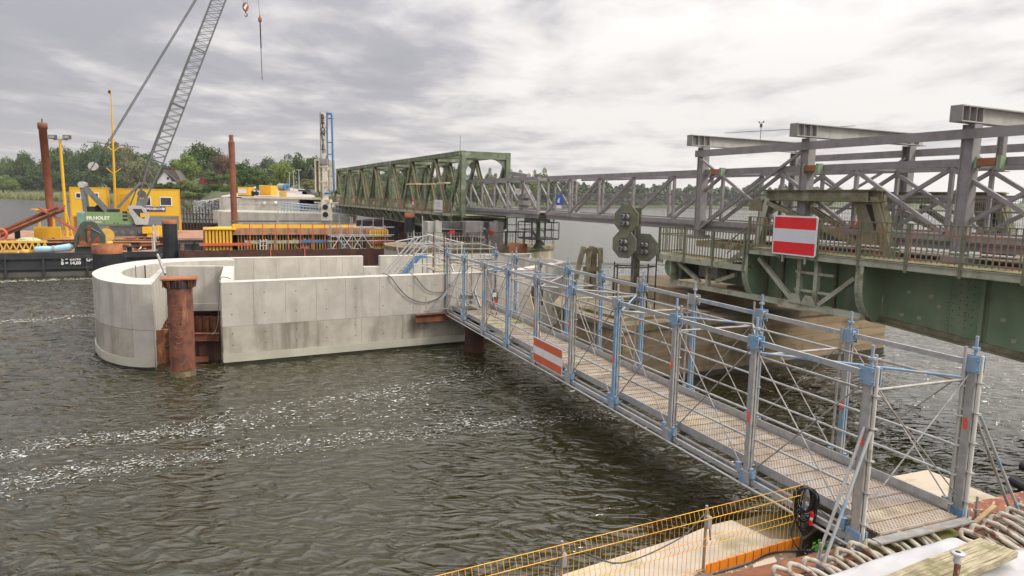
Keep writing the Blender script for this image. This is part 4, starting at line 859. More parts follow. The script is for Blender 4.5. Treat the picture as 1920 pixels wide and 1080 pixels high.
# red/green hoists on top chord
for px_, lbl in ((1340, 'orange chain hoist at the foot-bridge top chord beside the left column'), (1515, 'orange chain hoist at the top chord beside the middle column'), (1840, 'orange and green hoist at the top chord beside the tall right column')):
    p = P(px_, 320, yn+.2); h = thing('chain_hoist', lbl, 'hoist', BR.at(p.x, yn+.25, ZTp-.12), 'hoists clamped to the footbridge top chord')
    part('motor', MB().box(-.42, .05, -.1, .1, -.1, .1), M['rustor'], h); part('clamp', MB().box(-.56, -.45, -.12, .12, -.2, .15), M['greengird'], h); part('clamp', MB().box(.06, .12, -.1, .1, -.15, .15), M['greengird'], h)
# signal mast joining the two sections
jm = BR.g(1010, 447, 3.2)
ma = thing('bearing_mast', 'green mast with grey cage platform standing on the end of the far pier', 'mast', BR.at(P(1010, 400, -2.9).x, -2.9, 3.25))
part('post', MB().lathe([(.55, 0), (.3, .2), (.16, .45), (.13, 2.1)], (0, 0, 0), 10), M['greentruss'], ma)
part('head', MB().box(-1.0, 1.1, -.35, 1.6, 2.1, 2.3).box(-.5, .5, -.6, .8, 1.85, 2.09).box(-1.6, -.6, -.2, .2, 2.31, 2.5), M['greysteel'], ma)
part('head', MB().box(-.3, .3, .9, 1.3, 2.31, 4.2).box(-.5, .45, .8, 1.4, 2.9, 3.2).box(-.6, .4, .85, 1.35, 3.35, 3.5), M['greysteel'], ma)
part('top_arm', MB().bar((-.8, 1.2, 4.75), (1.9, 1.2, 5.0), .3, .24).bar((0, 1.2, 4.2), (0, 1.2, 4.8), .2), M['greysteel'], ma)
part('white_box', MB().box(-.2, .2, 1.4, 1.7, 3.6, 3.95), M['offwhite'], ma)
s = MB()
for z in (.75, 1.3, 1.8): 
    for a, b in (((-1, -1), (1, -1)), ((1, -1), (1, 1)), ((1, 1), (-1, 1)), ((-1, 1), (-1, -1))): s.bar((*a, z), (*b, z), .05)
for a in ((-1, -1), (1, -1), (1, 1), (-1, 1), (0, -1), (0, 1), (1, 0), (-1, 0)): s.bar((*a, .75), (*a, 1.8), .05)
s.box(-1, 1, -1, 1, .68, .74); part('cage', s, M['darkgrey'], ma)
# blue banner on the footbridge
bn_ = thing('blue_banner', 'blue banner with a white emblem hung on the footbridge mesh', 'banner', BR.at(U(1055, 380, yn), yn+.24, 6.42) @ Matrix.Scale(.68, 4))
part('cloth', MB().box(-.55, .55, -.01, .01, -.55, .62), M['bluesign'], bn_); part('footer', MB().box(-.5, .5, .011, .014, -.54, -.28), M['white'], bn_)
part('emblem', MB().ext([(-.22, .012, .35), (.1, .012, .3), (.3, .012, .0), (.12, .012, -.08), (-.02, .012, .12), (-.1, .012, .1), (-.12, .012, .22)], (0, .004, 0)).ext([(-.12, .012, .1), (0, .012, .1), (.02, .012, -.1), (-.1, .012, -.08)], (0, .003, 0)), M['white'], bn_)
# ------------------------------------------------------------------ old pier below the leaf
pw0 = gz(1655, 660, 0); pd_ = Vector((.885, .465)); pe = Vector((pw0.x, pw0.y)); pc = pe-pd_*18.5
nv_ = Vector((-pd_.y, pd_.x))
op = thing('old_pier', 'old brown and mossy concrete pier with sloping cap under the bascule leaf', 'pier', T((pe.x, pe.y, 0)) @ Matrix.Rotation(math.atan2(pd_.y, pd_.x), 4, 'Z'))
part('body', MB().prism([(-14.6, 0), (0, 0), (0, 7.5), (-12.5, 7.5), (-14.3, 5)], -1, 2.0), M['oldconc'], op)
part('cap', MB().prism([(-14.75, -.12), (.12, -.12), (.12, 7.6), (-12.5, 7.6), (-14.45, 5.1)], 2.002, 2.25), M['oldtop'], op)
random.seed(91)
for j in range(6):      # board-marked courses of the old concrete
    z0 = -.3+j*.38; x = -14.55
    while x < 0:
        x1 = min(0, x+random.uniform(2.0, 4.2)); part('board_course', MB().box(x+.006, x1-.006, -random.uniform(.012, .03), -.001, z0+.006, z0+.37), M['oldconc'], op); x = x1
part('tide_band', MB().box(-14.5, 0, -.036, -.031, -.4, .22), M['wet_shadow'], op)
part('upstand', MB().box(-9.8, -.2, 2.2, 7.4, 2.252, 2.95), M['oldconc'], op); part('bearing_block', MB().box(-7.6, -5.6, 1.2, 2.19, 2.252, 3.1), M['oldconc'], op); part('bearing_block', MB().box(-2.9, -1.2, 3.4, 5, 2.952, 3.2), M['oldconc'], op)
part('ledge', MB().box(-14.2, -10, .6, 3.5, 2.252, 2.36), M['oldtop'], op)
OPM = op.matrix_local.copy()
random.seed(21)
for k, (lx, ly, lbl, mt, sz) in enumerate([(-13.4, 1.0, 'rusty red steel offcut lying on the old pier cap behind the gangway', 'rustor', 'beam'), (-12.2, 1.6, 'bent red steel frame lying on the old pier cap beside the signal mast', 'rustor', 'frame')]):
    if sz == 'beam': solo('steel_offcut', MB().ibeam((0, 0, 0), (1.4, .5, .35), .16, .16, .02), M[mt], lbl, 'scrap steel', OPM @ T((lx, ly, 2.5)))
    else: solo('steel_offcut', MB().bar((0, 0, 0), (.9, .3, .8), .08).bar((0, 0, 0), (1.5, .1, .05), .08).bar((.9, .3, .8), (1.5, .1, .05), .08).bar((-.3, .5, .6), (1.6, .4, .75), .07), M[mt], lbl, 'scrap steel', OPM @ T((lx, ly, 2.42)))
solo('green_drum', MB().lathe([(.2, 0), (.22, .1), (.22, .75), (.2, .85), (.05, .87)], (0, 0, 0), 14), M['greenpl'], 'upright green plastic drum standing on the old pier behind the gangway', 'drum', OPM @ T((-14.0, 1.6, 2.37)))
railing('railing', 'dark thin baluster railing behind the octagonal signal boards', 0, 5.6, 2.25, 3.4, fr=Fr((OPM @ Vector((-12.3, 5.5, 0))), math.atan2(pd_.y, pd_.x)), mts=('darkgrey', 'darkgrey'), pitch=.13)
# octagonal signals
Yp = 26.2; sp = gy(1192, 470, Yp)
sg = thing('signal_mast', 'dark mast carrying three mossy octagonal signal boards with paired round lenses', 'signal', T((sp.x, sp.y, 0)))
zb_ = 2.26
part('mast', MB().bar((.05, .1, zb_), (0, .1, zt(1190, 390, Yp)), .3, .22, (0, 1, 0)), M['mastbrown'], sg)
part('pole', MB().tube((-.1, -.1, zb_), (-.1, -.1, zt(1190, 415, Yp)), .05, 8), M['darkgrey'], sg)
s = MB(); zl = zt(1190, 500, Yp)
for a in ((-.75, .3), (-.75, -.5), (.45, -.3), (.9, .4)): s.bar((*a, zb_), (*a, zl+(.9 if a[0] > .8 else .15)), .045)
for a, b in (((-.75, -.5), (.45, -.3)), ((.45, -.3), (.9, .4)), ((-.75, .3), (.9, .4)), ((-.75, .3), (-.75, -.5))):
    for z in (zb_+.5, zl): s.bar((*a, z), (*b, z), .04)
part('cage', s, M['dark'], sg)
fa = R_(-17); OX = Vector((math.cos(fa), math.sin(fa), 0)); 
fa2 = math.atan2(.66, .75)
def octa(px, py):
    c = gy(px, py, Yp-.4)-Vector((sp.x, sp.y, 0)); Mx = T(c) @ Matrix.Rotation(R_(-40), 4, 'Z')
    R8 = .545; s = MB().ext([(R8*math.cos(R_(22.5+45*k)), 0, 1.03*R8*math.sin(R_(22.5+45*k))) for k in range(8)], (0, .05, 0))
    o = part('signal_board', s, M['darkgrey'] if False else M['octa'], sg, Mx)
    part('backing', MB().box(-.17, .17, -.05, -.002, -.34, .28), M['rust'], sg, Mx) if False else part('backing', MB().box(-.15, .15, -.04, -.002, -.30, .24), M['darkgrey'], sg, Mx)
    for sx in (-.085, .085):
        for szz in (-.17, .09):
            part('lens_hood', MB().ring((0, 0), .075, .092, 0, .12, -.3, math.pi+.3, 10), M['galvd'], sg, Mx @ T((sx, -.052, szz)) @ Matrix.Rotation(R_(90), 4, 'X'))
            part('lens', MB().lathe([(.074, 0), (.066, .03), (.03, .05)], (0, 0, 0), 12), M['lens'], sg, Mx @ T((sx, -.052, szz)) @ Matrix.Rotation(R_(90), 4, 'X'))
M['octa'] = mat('octagon_board', (.155, .155, .125), (.115, .12, .085), (.20, .20, .08), rough=.85, scale=3, s3=2.5, p3=(.52, .62), bump=.1)
M['lens'] = mat('clouded_lens', (.42, .42, .40), (.3, .3, .29), rough=.15, bump=0)
octa(1174, 411); octa(1170, 458); octa(1209, 464)
# wooden dolphin
Yd = 36; dp = gy(1108, 500, Yd)
dl = thing('timber_dolphin', 'cluster of leaning weathered timber posts with mossy cross pieces standing in the water', 'dolphin', T((dp.x, dp.y, 0)))
zt_ = zt(1108, 462, Yd)
for (x0_, y0_, x1_, y1_) in ((-1.5, 0, -.42, .1), (-.35, -.2, -.12, 0), (.25, .6, .22, .5), (.75, .1, .46, .0), (-.1, .9, .05, .6)):
    part('post', MB().bar((x0_, y0_, -1), (x1_, y1_, zt_-random.uniform(0, .12)), .25, .25), M['wood'], dl)
part('cross_piece', MB().bar((-.4, -.1, zt_-.25), (.55, .1, zt_-.25), .2, .22), M['moss'], dl); part('cross_piece', MB().bar((-.4, -.1, zt_-1.2), (.6, .1, zt_-1.2), .2, .24), M['moss'], dl)
# ------------------------------------------------------------------ green truss spans
ytn, ytf = -.9, -4.6; ZD, ZC = 5.35, 10.05
def span(label, u0, first):
    r = thing('truss_span', label, 'truss bridge', BR.at(u0, 0, 0), 'old green truss spans'); gt = M['greentruss']; Ls = 19.6; nb = 3
    tops = [0, 6.5, 13.0, 19.5]
    for y in (ytn, ytf):
        part('top_chord', MB().box(-.15, 19.7, y-.19, y+.19, ZC-.34, ZC), gt, r); part('bottom_chord', MB().box(-.2, Ls, y-.15, y+.15, ZD-.3, ZD), gt, r)
        part('deck_girder', MB().box(-.1, Ls, y-.03, y+.03, 4.15, ZD-.32), gt, r); part('girder_flange', MB().box(-.1, Ls, y-.2, y+.2, 4.06, 4.14), M['palegreen'], r)
        for x in (0, 19.5): part('end_post', MB().ibeam((x, y, ZD), (x, y, ZC-.34), .36, .34, .04, (1, 0, 0)).box(x-.14, x+.14, y+.1, y+.17, ZD, ZC-.34), gt, r)
        for x in tops:
            for d_ in (-1, 1):
                xb_ = x+d_*3.25
                if 0 < xb_ < Ls: part('diagonal', MB().ibeam((x+d_*.1, y, ZC-.34), (xb_-d_*.35, y, ZD), .30, .26, .03, (0, 1, 0)), gt if d_ > 0 else M['moss'], r)
        for x in (3.25, 9.75, 16.25): part('hanger', MB().bar((x, y, ZD), (x, y, ZD+.9), .14), gt, r)
    for x in tops:
        part('portal_beam', MB().box(x-.14, x+.14, ytf, ytn, ZC-.55, ZC-.02), gt, r)
        for y, sg_ in ((ytn, -1), (ytf, 1)):
            arc = [(x, y+sg_*.12, ZC-.56)] + [(x, y+sg_*(.12+1.25*(1-math.cos(t))), ZC-.56-1.5*(1-math.sin(t))) for t in [k*math.pi/16 for k in range(9)]]
            part('knee_brace', MB().ext([(p[0]-.03, p[1], p[2]) for p in arc], (.06, 0, 0)), gt, r)
    for a, b in zip(tops[:-1], tops[1:]):
        part('wind_brace', MB().bar((a, ytn, ZC-.3), (b, ytf, ZC-.3), .12), gt, r); part('wind_brace', MB().bar((a, ytf, ZC-.32), (b, ytn, ZC-.32), .12), gt, r)
    part('deck', MB().box(-.1, Ls, ytf, ytn, 5.0, 5.08), M['mossdeck'], r); part('walkway', MB().box(-.1, Ls+.3, ytn+.22, -.04, 5.2, 5.28), M['mossdeck'], r); part('walkway_edge', MB().box(-.1, Ls+.3, -.035, 0, 5.12, 5.3), M['palegreen'], r)
    for k in range(9):
        x = .8+k*2.3
        part('walkway_bracket', MB().bar((x-.28, ytn+.2, 4.2), (x-.05, -.05, 5.1), .09).bar((x+.28, ytn+.2, 4.2), (x+.05, -.05, 5.1), .09), M['palegreen'], r)
        part('web_stiffener', MB().box(x-.06, x+.06, ytn+.03, ytn+.16, 4.14, 5.05), gt, r)
    for k in range(8): part('floor_beam', MB().box(k*2.6, k*2.6+.2, ytf, ytn-.04, 4.3, 5.0), M['dark'], r)
    return r
ug = U(868, 340, ytn)
span('nearest old green steel truss span with the tall portal, right of the drilling rig', ug, True)
span('middle old green steel truss span behind the nearest one', ug+20.4, False); span('farthest old green truss span reaching the shore beside the drilling rig', ug+40.8, False)
railing('railing', 'long thin brown baluster railing along the walkway of the old green truss bridge', ug, ug+60.5, 5.28, 6.3, pitch=.32, post=2.3)
lm = thing('lightning_rod', 'thin rod with cage ladder rising on the corner of the green bridge portal', 'rod', BR.at(ug-.12, ytn+.3, 0)); part('rod', MB().tube((0, 0, ZC-.3), (0, 0, ZC+1.1), .018, 6), M['darkgrey'], lm)
part('ladder', MB().tube((0, .05, 5.3), (0, .05, ZC), .015, 5).tube((0, .4, 5.3), (0, .4, ZC), .015, 5), M['greentruss'], lm)
for k in range(14): part('rung', MB().tube((0, .05, 5.5+k*.33), (0, .4, 5.5+k*.33), .012, 4), M['greentruss'], lm)
# small striped plates on walkway
for px_, sz, lbl in ((776, .72, 'largest small red and white plate on the old bridge railing, left of the notice board'), (664, .62, 'small red and white plate in the middle of the old bridge railing'), (636, .6, 'farthest small red and white plate on the old bridge railing near the drilling rig')):
    t_ = thing('navigation_plate', lbl, 'sign', BR.at(U(px_, 380), .05, 5.95 if sz > .7 else 6.05), 'red and white plates on the old bridge railing'); h = sz
    part('plate', MB().box(-.24, .24, 0, .02, -h/2, h/2), M['white'], t_); part('stripe', MB().box(-.235, .235, .021, .025, h/6, h/2-.01), M['red'], t_); part('stripe', MB().box(-.235, .235, .021, .025, -h/2+.01, -h/6), M['red'], t_)
nb_ = thing('notice_board', 'white notice board hanging on the railing near the green bridge portal', 'sign', BR.at(U(823, 384), .06, 5.85))
part('board', MB().box(-1.0, 1.0, 0, .03, -.48, .48), M['white'], nb_); part('red_stripe', MB().box(.72, .82, .031, .034, .1, .4), M['red'], nb_)
text('lettering', 'www.db.de/Lindaunis', .24, M['dark'], nb_, TX((0, .034, -.33), (-1, 0, 0)), .002)
s = MB()
for k in range(4): s.box(-.55, .3, .031, .033, .28-.12*k, .31-.12*k)
part('text_lines', s, M['galvd'], nb_)
for k, (px_, py_, lbl) in enumerate([(776, 345, 'pale timber plank wedged across the truss posts, left one of three'), (806, 345, 'pale timber plank across the truss posts, middle one of three'), (832, 343, 'short pale timber plank next to the portal post')]):
    p = P(px_, py_, ytn+.3); solo('scaffold_plank', MB().box(-1.5 if k < 2 else -.9, 1.5 if k < 2 else .9, -.25, .25, -.06, .06), M['wood2'] if 'wood2' in M else M['timber'], lbl, 'plank', BR.at(p.x, ytn+.3, p.z), 'planks wedged into the old truss')
# workers' dark figure is too small to read; far pier
pr_ = gz(1048, 461, 3.2); Fp = Fr((pr_.x, pr_.y, 0), math.atan2(.43, .903))
fpier = thing('far_pier', 'pale stained concrete pier with mossy rim carrying the green truss portal', 'pier', Fp.M)
out_ = [(0, .8), (-.8, .1), (-3, -.35), (-10.4, -.35), (-11.7, .5), (-12.2, 2.5), (-11.7, 4.8), (-10.4, 5.6), (-1, 5.6), (0, 4.6)]
part('body', MB().prism(out_, -1, 2.95), M['oldconc2'] if 'oldconc2' in M else M['oldconc'], fpier); part('rim', MB().prism([(a*1.01+.1, (b-2.6)*1.05+2.6) for a, b in out_], 2.952, 3.2), M['oldtop'], fpier)
def bp(px, py, yl): return BR.p(px, py, yl)
for x in (-9.8, -5.2): part('bearing_frame', MB().box(x, x+1, .6, 1.6, 3.2, 4.9), M['greysteel_l'], fpier)
for x in (-9.3, -4.7):
    sg_ = 1 if x < -6 else -1
    part('quadrant', MB().ext([(x, .45, 3.22), (x+sg_*2.0, .45, 3.22)]+[(x+sg_*(2.0-1.75*math.sin(t)), .45, 3.3+1.7*(1-math.cos(t))) for t in [k*math.pi/16 for k in range(1, 9)]]+[(x, .45, 5.0)], (0, .12, 0)), M['greysteel_l'], fpier)
part('control_cabinet', MB().box(-7.2, -5.9, .2, .9, 3.9, 4.95), M['greysteel'], fpier); part('cross_beam', MB().box(-9.4, -4.6, .9, 1.4, 4.5, 4.9).box(-8.6, -5, 1.5, 2.2, 3.9, 4.3), M['darkgrey'], fpier)
part('red_box', MB().box(-8.3, -8.0, .2, .5, 4.0, 4.3).box(-5.4, -5.15, .2, .5, 4.0, 4.3), M['red'], fpier)
railing('railing', 'grey baluster railing on the near edge of the far pier', 0, 8.6, 3.2, 4.2, fr=Fr(Fp.M @ Vector((-11.4, .1, 0)), math.atan2(.43, .903)), mts=('galvd', 'darkgrey'), pitch=.2)
st = thing('cage_stair', 'small black steel stair and landing on the far pier right of the grey bearing frame', 'stair', Fp.M)
s = MB()
for x in (-3.9, -3.2, -2.5, -1.9): s.bar((x, .6, 3.2), (x, .6, 5.2), .05)
for z in (4.2, 4.7, 5.2): s.bar((-3.9, .6, z), (-1.9, .6, z), .045)
s.box(-3.9, -1.9, .6, 1.6, 4.15, 4.2); part('landing', s, M['dark'], st); part('flight', MB().bar((-1.9, .6, 4.2), (-.9, .6, 3.2), .06, .2).bar((-1.9, .6, 5.1), (-.9, .6, 4.1), .04).bar((-.9, .6, 4.1), (-.9, .6, 3.2), .04), M['dark'], st)
part('ladder', MB().bar((-1.6, 1.6, 3.2), (-1.6, 1.6, 5.6), .04).bar((-1.15, 1.6, 3.2), (-1.15, 1.6, 5.6), .04), M['galvd'], st)
for k in range(8): part('rung', MB().bar((-1.6, 1.6, 3.4+.28*k), (-1.15, 1.6, 3.4+.28*k), .03), M['galvd'], st)
solo('rusty_pile', MB().lathe([(.62, 1), (.62, 3.55), (.56, 3.55)], (0, 0, 0), 18), M['rustor'], 'squat orange rusty pile head in front of the far pier, behind the gangway', 'pile', T((gz(971, 470, 3.0).x, gz(971, 470, 3.0).y-1.2, 0)))
solo('thin_pole', MB().tube((0, 0, 3.1), (0, 0, 5.0), .035, 6).box(-.07, .07, -.07, .07, 4.95, 5.1), M['darkgrey'], 'thin grey pole on the right tip of the far pier', 'pole', T((gz(1043, 459, 3.2).x-.2, gz(1043, 459, 3.2).y+.8, 0)))
# ================================================================== LEFT: barge, pontoon, crane, cabins, formwork, piles
CH = math.atan2(.43, .903)          # channel direction, shared by piers and barges
BG = Fr((-28.4, 54.3, 0), CH)       # x to the right, y away; front right corner of the barge
barge = thing('work_barge', 'long black steel work barge with a cluttered rusty deck and white lettering on its side', 'barge', BG.M)
def gp(n, mb, mt, **k): return part(n, mb, M[mt], barge, **k)
gp('hull', MB().box(-23.45, 0, .12, 13.9, -.8, 1.55), 'hull'); gp('waterline_belt', MB().box(-23.4, -.05, .10, .119, -.3, .35), 'hullgrey')
gp('deck', MB().box(-23.45, 0, 0, 14, 1.56, 1.74), 'barge')
gp('gunwale', MB().box(-23.5, .06, -.06, .1, 1.35, 1.80).box(-.06, .06, .1, 14, 1.4, 1.8), 'hull'); gp('rubbing_strake', MB().box(-23.45, 0, -.02, .1, .55, .72), 'hull')
for x in [-21, -17.6, -15.4, -12.7, -9.95, -7.6, -4.8, -2.2]: gp('hull_rib', MB().box(x-.07, x+.07, -.04, .1, -.2, 1.35), 'hull')
gp('hatch_frame', MB().bar((-15.3, 0, 1.3), (-12.8, 0, -.1), .07).bar((-15.3, 0, -.1), (-12.8, 0, 1.3), .07).box(-15.5, -12.6, -.08, .05, -.2, -.08), 'hull')
def bl_(px, py, yl=-.1): return BG.p(px, py, yl)
q = bl_(133, 485.5); text('lettering', 'L = 23,45', .33, M['white'], barge, TX((q.x, -.05, q.z), (1, 0, 0)), .004, .012)
q = bl_(133, 493.5); text('lettering', 'B = 14,00', .33, M['white'], barge, TX((q.x, -.05, q.z), (1, 0, 0)), .004, .012)
q = bl_(172, 487); text('lettering', 'G+B', .40, M['white'], barge, TX((q.x, -.05, q.z), (1, 0, 0)), .004, .012)
for k, (x, y) in enumerate([(-20, .3), (-17, .3), (-13.2, .3), (-10.4, .3), (-3.6, .3), (-.3, .3), (-.2, 5), (-.2, 9.5), (-.3, 13.6)]): gp('railing_post', MB().tube((x, y, 1.74), (x, y, 3.0), .04, 6), 'offwhite')
gp('corner_post', MB().box(-.22, -.08, .2, .34, 1.74, 3.9), 'offwhite')
for y in (1.2, 2.0, 3.2): gp('fender_tyre', MB().path([(.22, y+.32*math.cos(t), 1.0+.32*math.sin(t)) for t in [k*math.pi/5 for k in range(10)]], .1, 6, True), 'black')
def on(x, y, z=1.745, rz=0): return BG.at(x, y, z, rz)
# anchor winch housing
q0 = BG.g(171, 473, 1.75)
ah = thing('anchor_housing', 'dark green steel housing with a big rusty stockless anchor, on the barge edge', 'anchor housing', BG.at(q0.x, .25, 1.745))
hw = 1.02
part('shell', MB().ext([(-hw, 0, 0), (hw, 0, 0), (hw, 0, 1.35), (.5, 0, 2.28), (.2, 0, 2.42), (-.3, 0, 2.42), (-.55, 0, 2.25), (-hw, 0, 1.2)], (0, .6, 0)), M['anchorgreen'] if 'anchorgreen' in M else M['darkgreen'], ah)
part('anchor_shank', MB().box(-.13, .1, -.16, -.02, .55, 1.9).tube((0, -.22, 1.95), (0, 0, 1.95), .17, 10), M['rust'], ah)
part('anchor_fluke', MB().ext([(-.72, -.03, .55), (-.2, -.03, .55), (-.15, -.03, .75), (-.62, -.03, 1.5)], (0, -.14, 0)), M['rust'], ah); part('anchor_fluke', MB().ext([(.72, -.03, .55), (.2, -.03, .55), (.15, -.03, .75), (.66, -.03, 1.5)], (0, -.14, 0)), M['rust'], ah)
part('anchor_crown', MB().ext([(-.95, -.03, .5), (.95, -.03, .5), (.6, -.03, .72), (-.6, -.03, .72)], (0, -.3, 0)), M['rust'], ah)
part('wire', MB().tube((.1, -.2, 1.95), (1.6, .3, .9), .025, 5), M['galvd'], ah)
# deck cargo
random.seed(31)
def cargo(nm, mb, mt, lbl, cat, x, y, z=1.745, rz=0, grp=None): return solo(nm, mb, M[mt], lbl, cat, on(x, y, z, rz), grp)
q = BG.g(108, 471, 1.75)
cy_ = MB().path([Vector((-1.25, 0, .24)), Vector((-1.15, 0, .26)), Vector((-.6, .02, .27)), Vector((-.1, 0, .27)), Vector((.45, 0, .33)), Vector((1.05, .02, .42)), Vector((1.25, 0, .42))], [.16, .25, .26, .24, .28, .3, .14], 10)
rl_ = thing('rolled_sheet', 'pale blue rolled plastic sheet tied in the middle, lying on the barge edge', 'roll', on(q.x, .75)); part('sheet', cy_, M['cyan'], rl_); part('strap', MB().tube((-.1, 0, .27), (.05, 0, .28), .285, 12), M['galvd'], rl_)
q = BG.g(30, 468, 1.9)
rk = thing('lattice_panel', 'low yellowish steel lattice girder lying on the left part of the barge deck', 'steel lattice', on(q.x, 1.0, 1.745))
part('chord', MB().box(-2.6, 2.4, 0, .5, .05, .2).box(-2.6, 2.2, 0, .5, .75, .9), M['yelwood'], rk)
for k in range(12): part('web', MB().bar((-2.5+k*.4, 0, .2), (-2.3+k*.4, 0, .75), .08).bar((-2.3+k*.4, 0, .75), (-2.1+k*.4, 0, .2), .08), M['yelwood'], rk)
# coloured big bag (netting) 
def blob(w_, d_, h_, seed, n=14):
    r = random.Random(seed); s = MB(); vs = []; m_ = 6
    for j in range(m_+1):
        ph = j/m_; k_ = (math.sin(math.pi*(.12+.80*ph)))**.45
        for i in range(n): t = 2*math.pi*i/n; f = k_*(1+r.uniform(-.09, .09)); vs.append((w_/2*f*math.cos(t), d_/2*f*math.sin(t), h_*ph*(1+r.uniform(-.04, .04))))
    s.add(vs, [(j*n+i, j*n+(i+1) % n, (j+1)*n+(i+1) % n, (j+1)*n+i) for j in range(m_) for i in range(n)], True); s.add(vs[-n:], [tuple(range(n))]); return s
q = BG.g(56, 452, 1.9)
cargo('net_heap', blob(1.9, 1.1, .95, 5, 26), 'nets', 'heap of pale green and cream striped webbing slings on the barge deck', 'sling heap', BG.p(54, 452, 4).x, 4.0)
cargo('pale_bag', blob(.6, .5, .28, 7), 'yelwood', 'small pale yellow sack at the barge edge left of the blue roll', 'sack', BG.g(49, 473, 1.8).x, .6)
for k, (px_, y_, L_, rz_, h_) in enumerate([(40, 3.6, 6, .05, .35), (95, 4.6, 5, -.04, .5), (70, 7.5, 7, .03, .5), (20, 8.5, 6, .0, .4), (150, 8, 6.5, .08, .35), (250, 4.5, 4, -.1, .3), (240, 7, 4.5, .06, .4), (262, 10, 4, .02, .5), (215, 9.4, 3.5, -.2, .4), (268, 3.0, 1.6, .5, .5)]):
    x_ = BG.p(px_, 455, y_).x; s = thing('beam_stack', ['stack of brown rusty steel beams near the left edge of the barge deck', 'stack of rusty beams behind the blue roll', 'long stack of dark rusty beams in the middle of the barge deck', 'rusty beams on the far left of the barge deck', 'rusty beams behind the anchor housing', 'thin rusty beams on the wooden deck right of the anchor housing', 'rusty beams in front of the crane tracks', 'rusty beams at the right rear corner of the barge', 'short rusty beams beside the crane track, left', 'small stack of rusty sheet offcuts near the right front corner of the barge'][k], 'steel beams', on(x_, y_, 1.745, rz_), 'stacks of rusty steel on the barge deck')
    for j in range(5): part('beam', MB().ibeam((-L_/2+random.uniform(-.4, .4), (j % 3)*.42-.4, .17+.3*(j//3)), (L_/2+random.uniform(-.4, .4), (j % 3)*.42-.4+random.uniform(-.1, .1), .17+.3*(j//3)), .28, .28, .04), random.choice([M['rust'], M['darkrust'], M['rustor'], M['timber']]), s)
for k, (px_, a_, lbl) in enumerate([(45, .55, 'leaning bundle of reddish steel sections slanting up to the right beside the yellow pile collar'), (58, .62, 'second leaning bundle of brown steel sections, closer to the leaning tube pile'), (112, -.75, 'reddish steel sections slanting down to the right in front of the tall rusty pile')]):
    x_ = BG.p(px_+4, 430, 11).x; s = thing('leaning_sections', lbl, 'steel sections', on(x_, 11, 2.0), 'steel sections leaning at the pile collar')
    for j in range(3): part('section', MB().bar((-2.4 if a_ > 0 else -1.6, j*.35, .35+j*.15 if a_ > 0 else 2.9), (2.4 if a_ > 0 else 1.8, j*.35, 2.7+.2*j if a_ > 0 else .3), .32, .16), [M['rustor'], M['darkrust'], M['redbeam']][(j+k) % 3], s)
s = MB(); random.seed(77)   # small scrap
s2 = MB(); s3 = MB()
for k in range(420):
    x = random.uniform(-23, -.8); y = random.uniform(1.0, 12.8)
    if -9.5 < x < -6.8 and y < 2: continue
    a = random.uniform(0, 6.3); l = random.uniform(.15, .9); z = 1.75+random.uniform(0, .45 if y > 3 else .1)
    t = [s, s2, s3][k % 3 if k % 5 else 0]; d = Vector((math.cos(a), math.sin(a), random.uniform(-.2, .35)))*l
    t.bar(Vector((x, y, z)), Vector((x, y, z))+d, random.uniform(.05, .2), random.uniform(.04, .15))
o = part('scrap_heap', s, M['rust'], None, BG.M, kind='stuff'); o['label'] = 'scattered rusty scrap pieces covering the barge deck'; o['category'] = 'scrap'
o = part('scrap_heap', s2, M['yelwood'], None, BG.M, kind='stuff'); o['label'] = 'scattered pale timber offcuts covering the barge deck'; o['category'] = 'offcuts'
o = part('scrap_heap', s3, M['paledeb'], None, BG.M, kind='stuff'); o['label'] = 'scattered pale rags and plastic pieces on the barge deck'; o['category'] = 'rubbish'
cargo('yellow_bin', MB().lathe([(.25, 0), (.28, .7), (.22, .72)], (0, 0, 0), 12), 'yellow', 'small yellow round bin on the deck behind the anchor housing', 'bin', BG.p(204, 452, 2.5).x, 2.5)
cargo('life_ring', MB().path([(.0, .42*math.cos(t), .55+.42*math.sin(t)) for t in [k*math.pi/8 for k in range(16)]], .12, 7, True), 'pinkbar', 'salmon red life ring at the left edge of the photo above the barge deck', 'life ring', BG.p(2, 432, 10).x, 10, 2.1, R_(70))
cargo('black_bollard', MB().lathe([(.22, 0), (.22, .9), (.32, .95), (.32, 1.15), (.2, 1.2)], (0, 0, 0), 12), 'black', 'small black bollard on the far edge of the barge, left of the leaning beams', 'bollard', BG.p(32, 430, 13).x, 13, 1.9)
cargo('bollard', MB().lathe([(.18, 0), (.18, .35), (.26, .4), (.26, .5), (.1, .52)], (0, 0, 0), 12), 'hull', 'small dark bollard on the barge gunwale right of the big orange-topped pile', 'bollard', BG.g(244, 472, 1.75).x, .25)
# spud with yellow collar at the rear edge
Ys = 63.6; sp_ = gy(100, 440, Ys)
spd = thing('spud_pile', 'tall brown rusty tube pile standing through a yellow collar on the barge', 'pile', T((sp_.x, sp_.y, 0)) @ Matrix.Rotation(R_(-1.5), 4, 'Y'))
part('tube', MB().lathe([(.31, -1), (.32, 4), (.33, 12.0), (.40, 12.0), (.40, 12.5), (.32, 12.55)], (0, 0, 0), 18), M['rustpile2'], spd); part('pin', MB().tube((0, 0, 12.5), (0, 0, 12.9), .05, 6), M['dark'], spd)
yc_ = thing('pile_collar', 'yellow steel collar box with a round guide ring around the tall leaning rusty pile', 'pile guide', T((sp_.x+.1, sp_.y-.9, 0)) @ Matrix.Rotation(CH, 4, 'Z'))
part('box', MB().box(-1.0, 1.0, -.35, .45, 1.75, 3.1), M['yellow'], yc_)
for x in (-.55, .55): part('upright', MB().box(x-.08, x+.08, -.2, 0, 3.1, 4.75), M['yellow'], yc_)
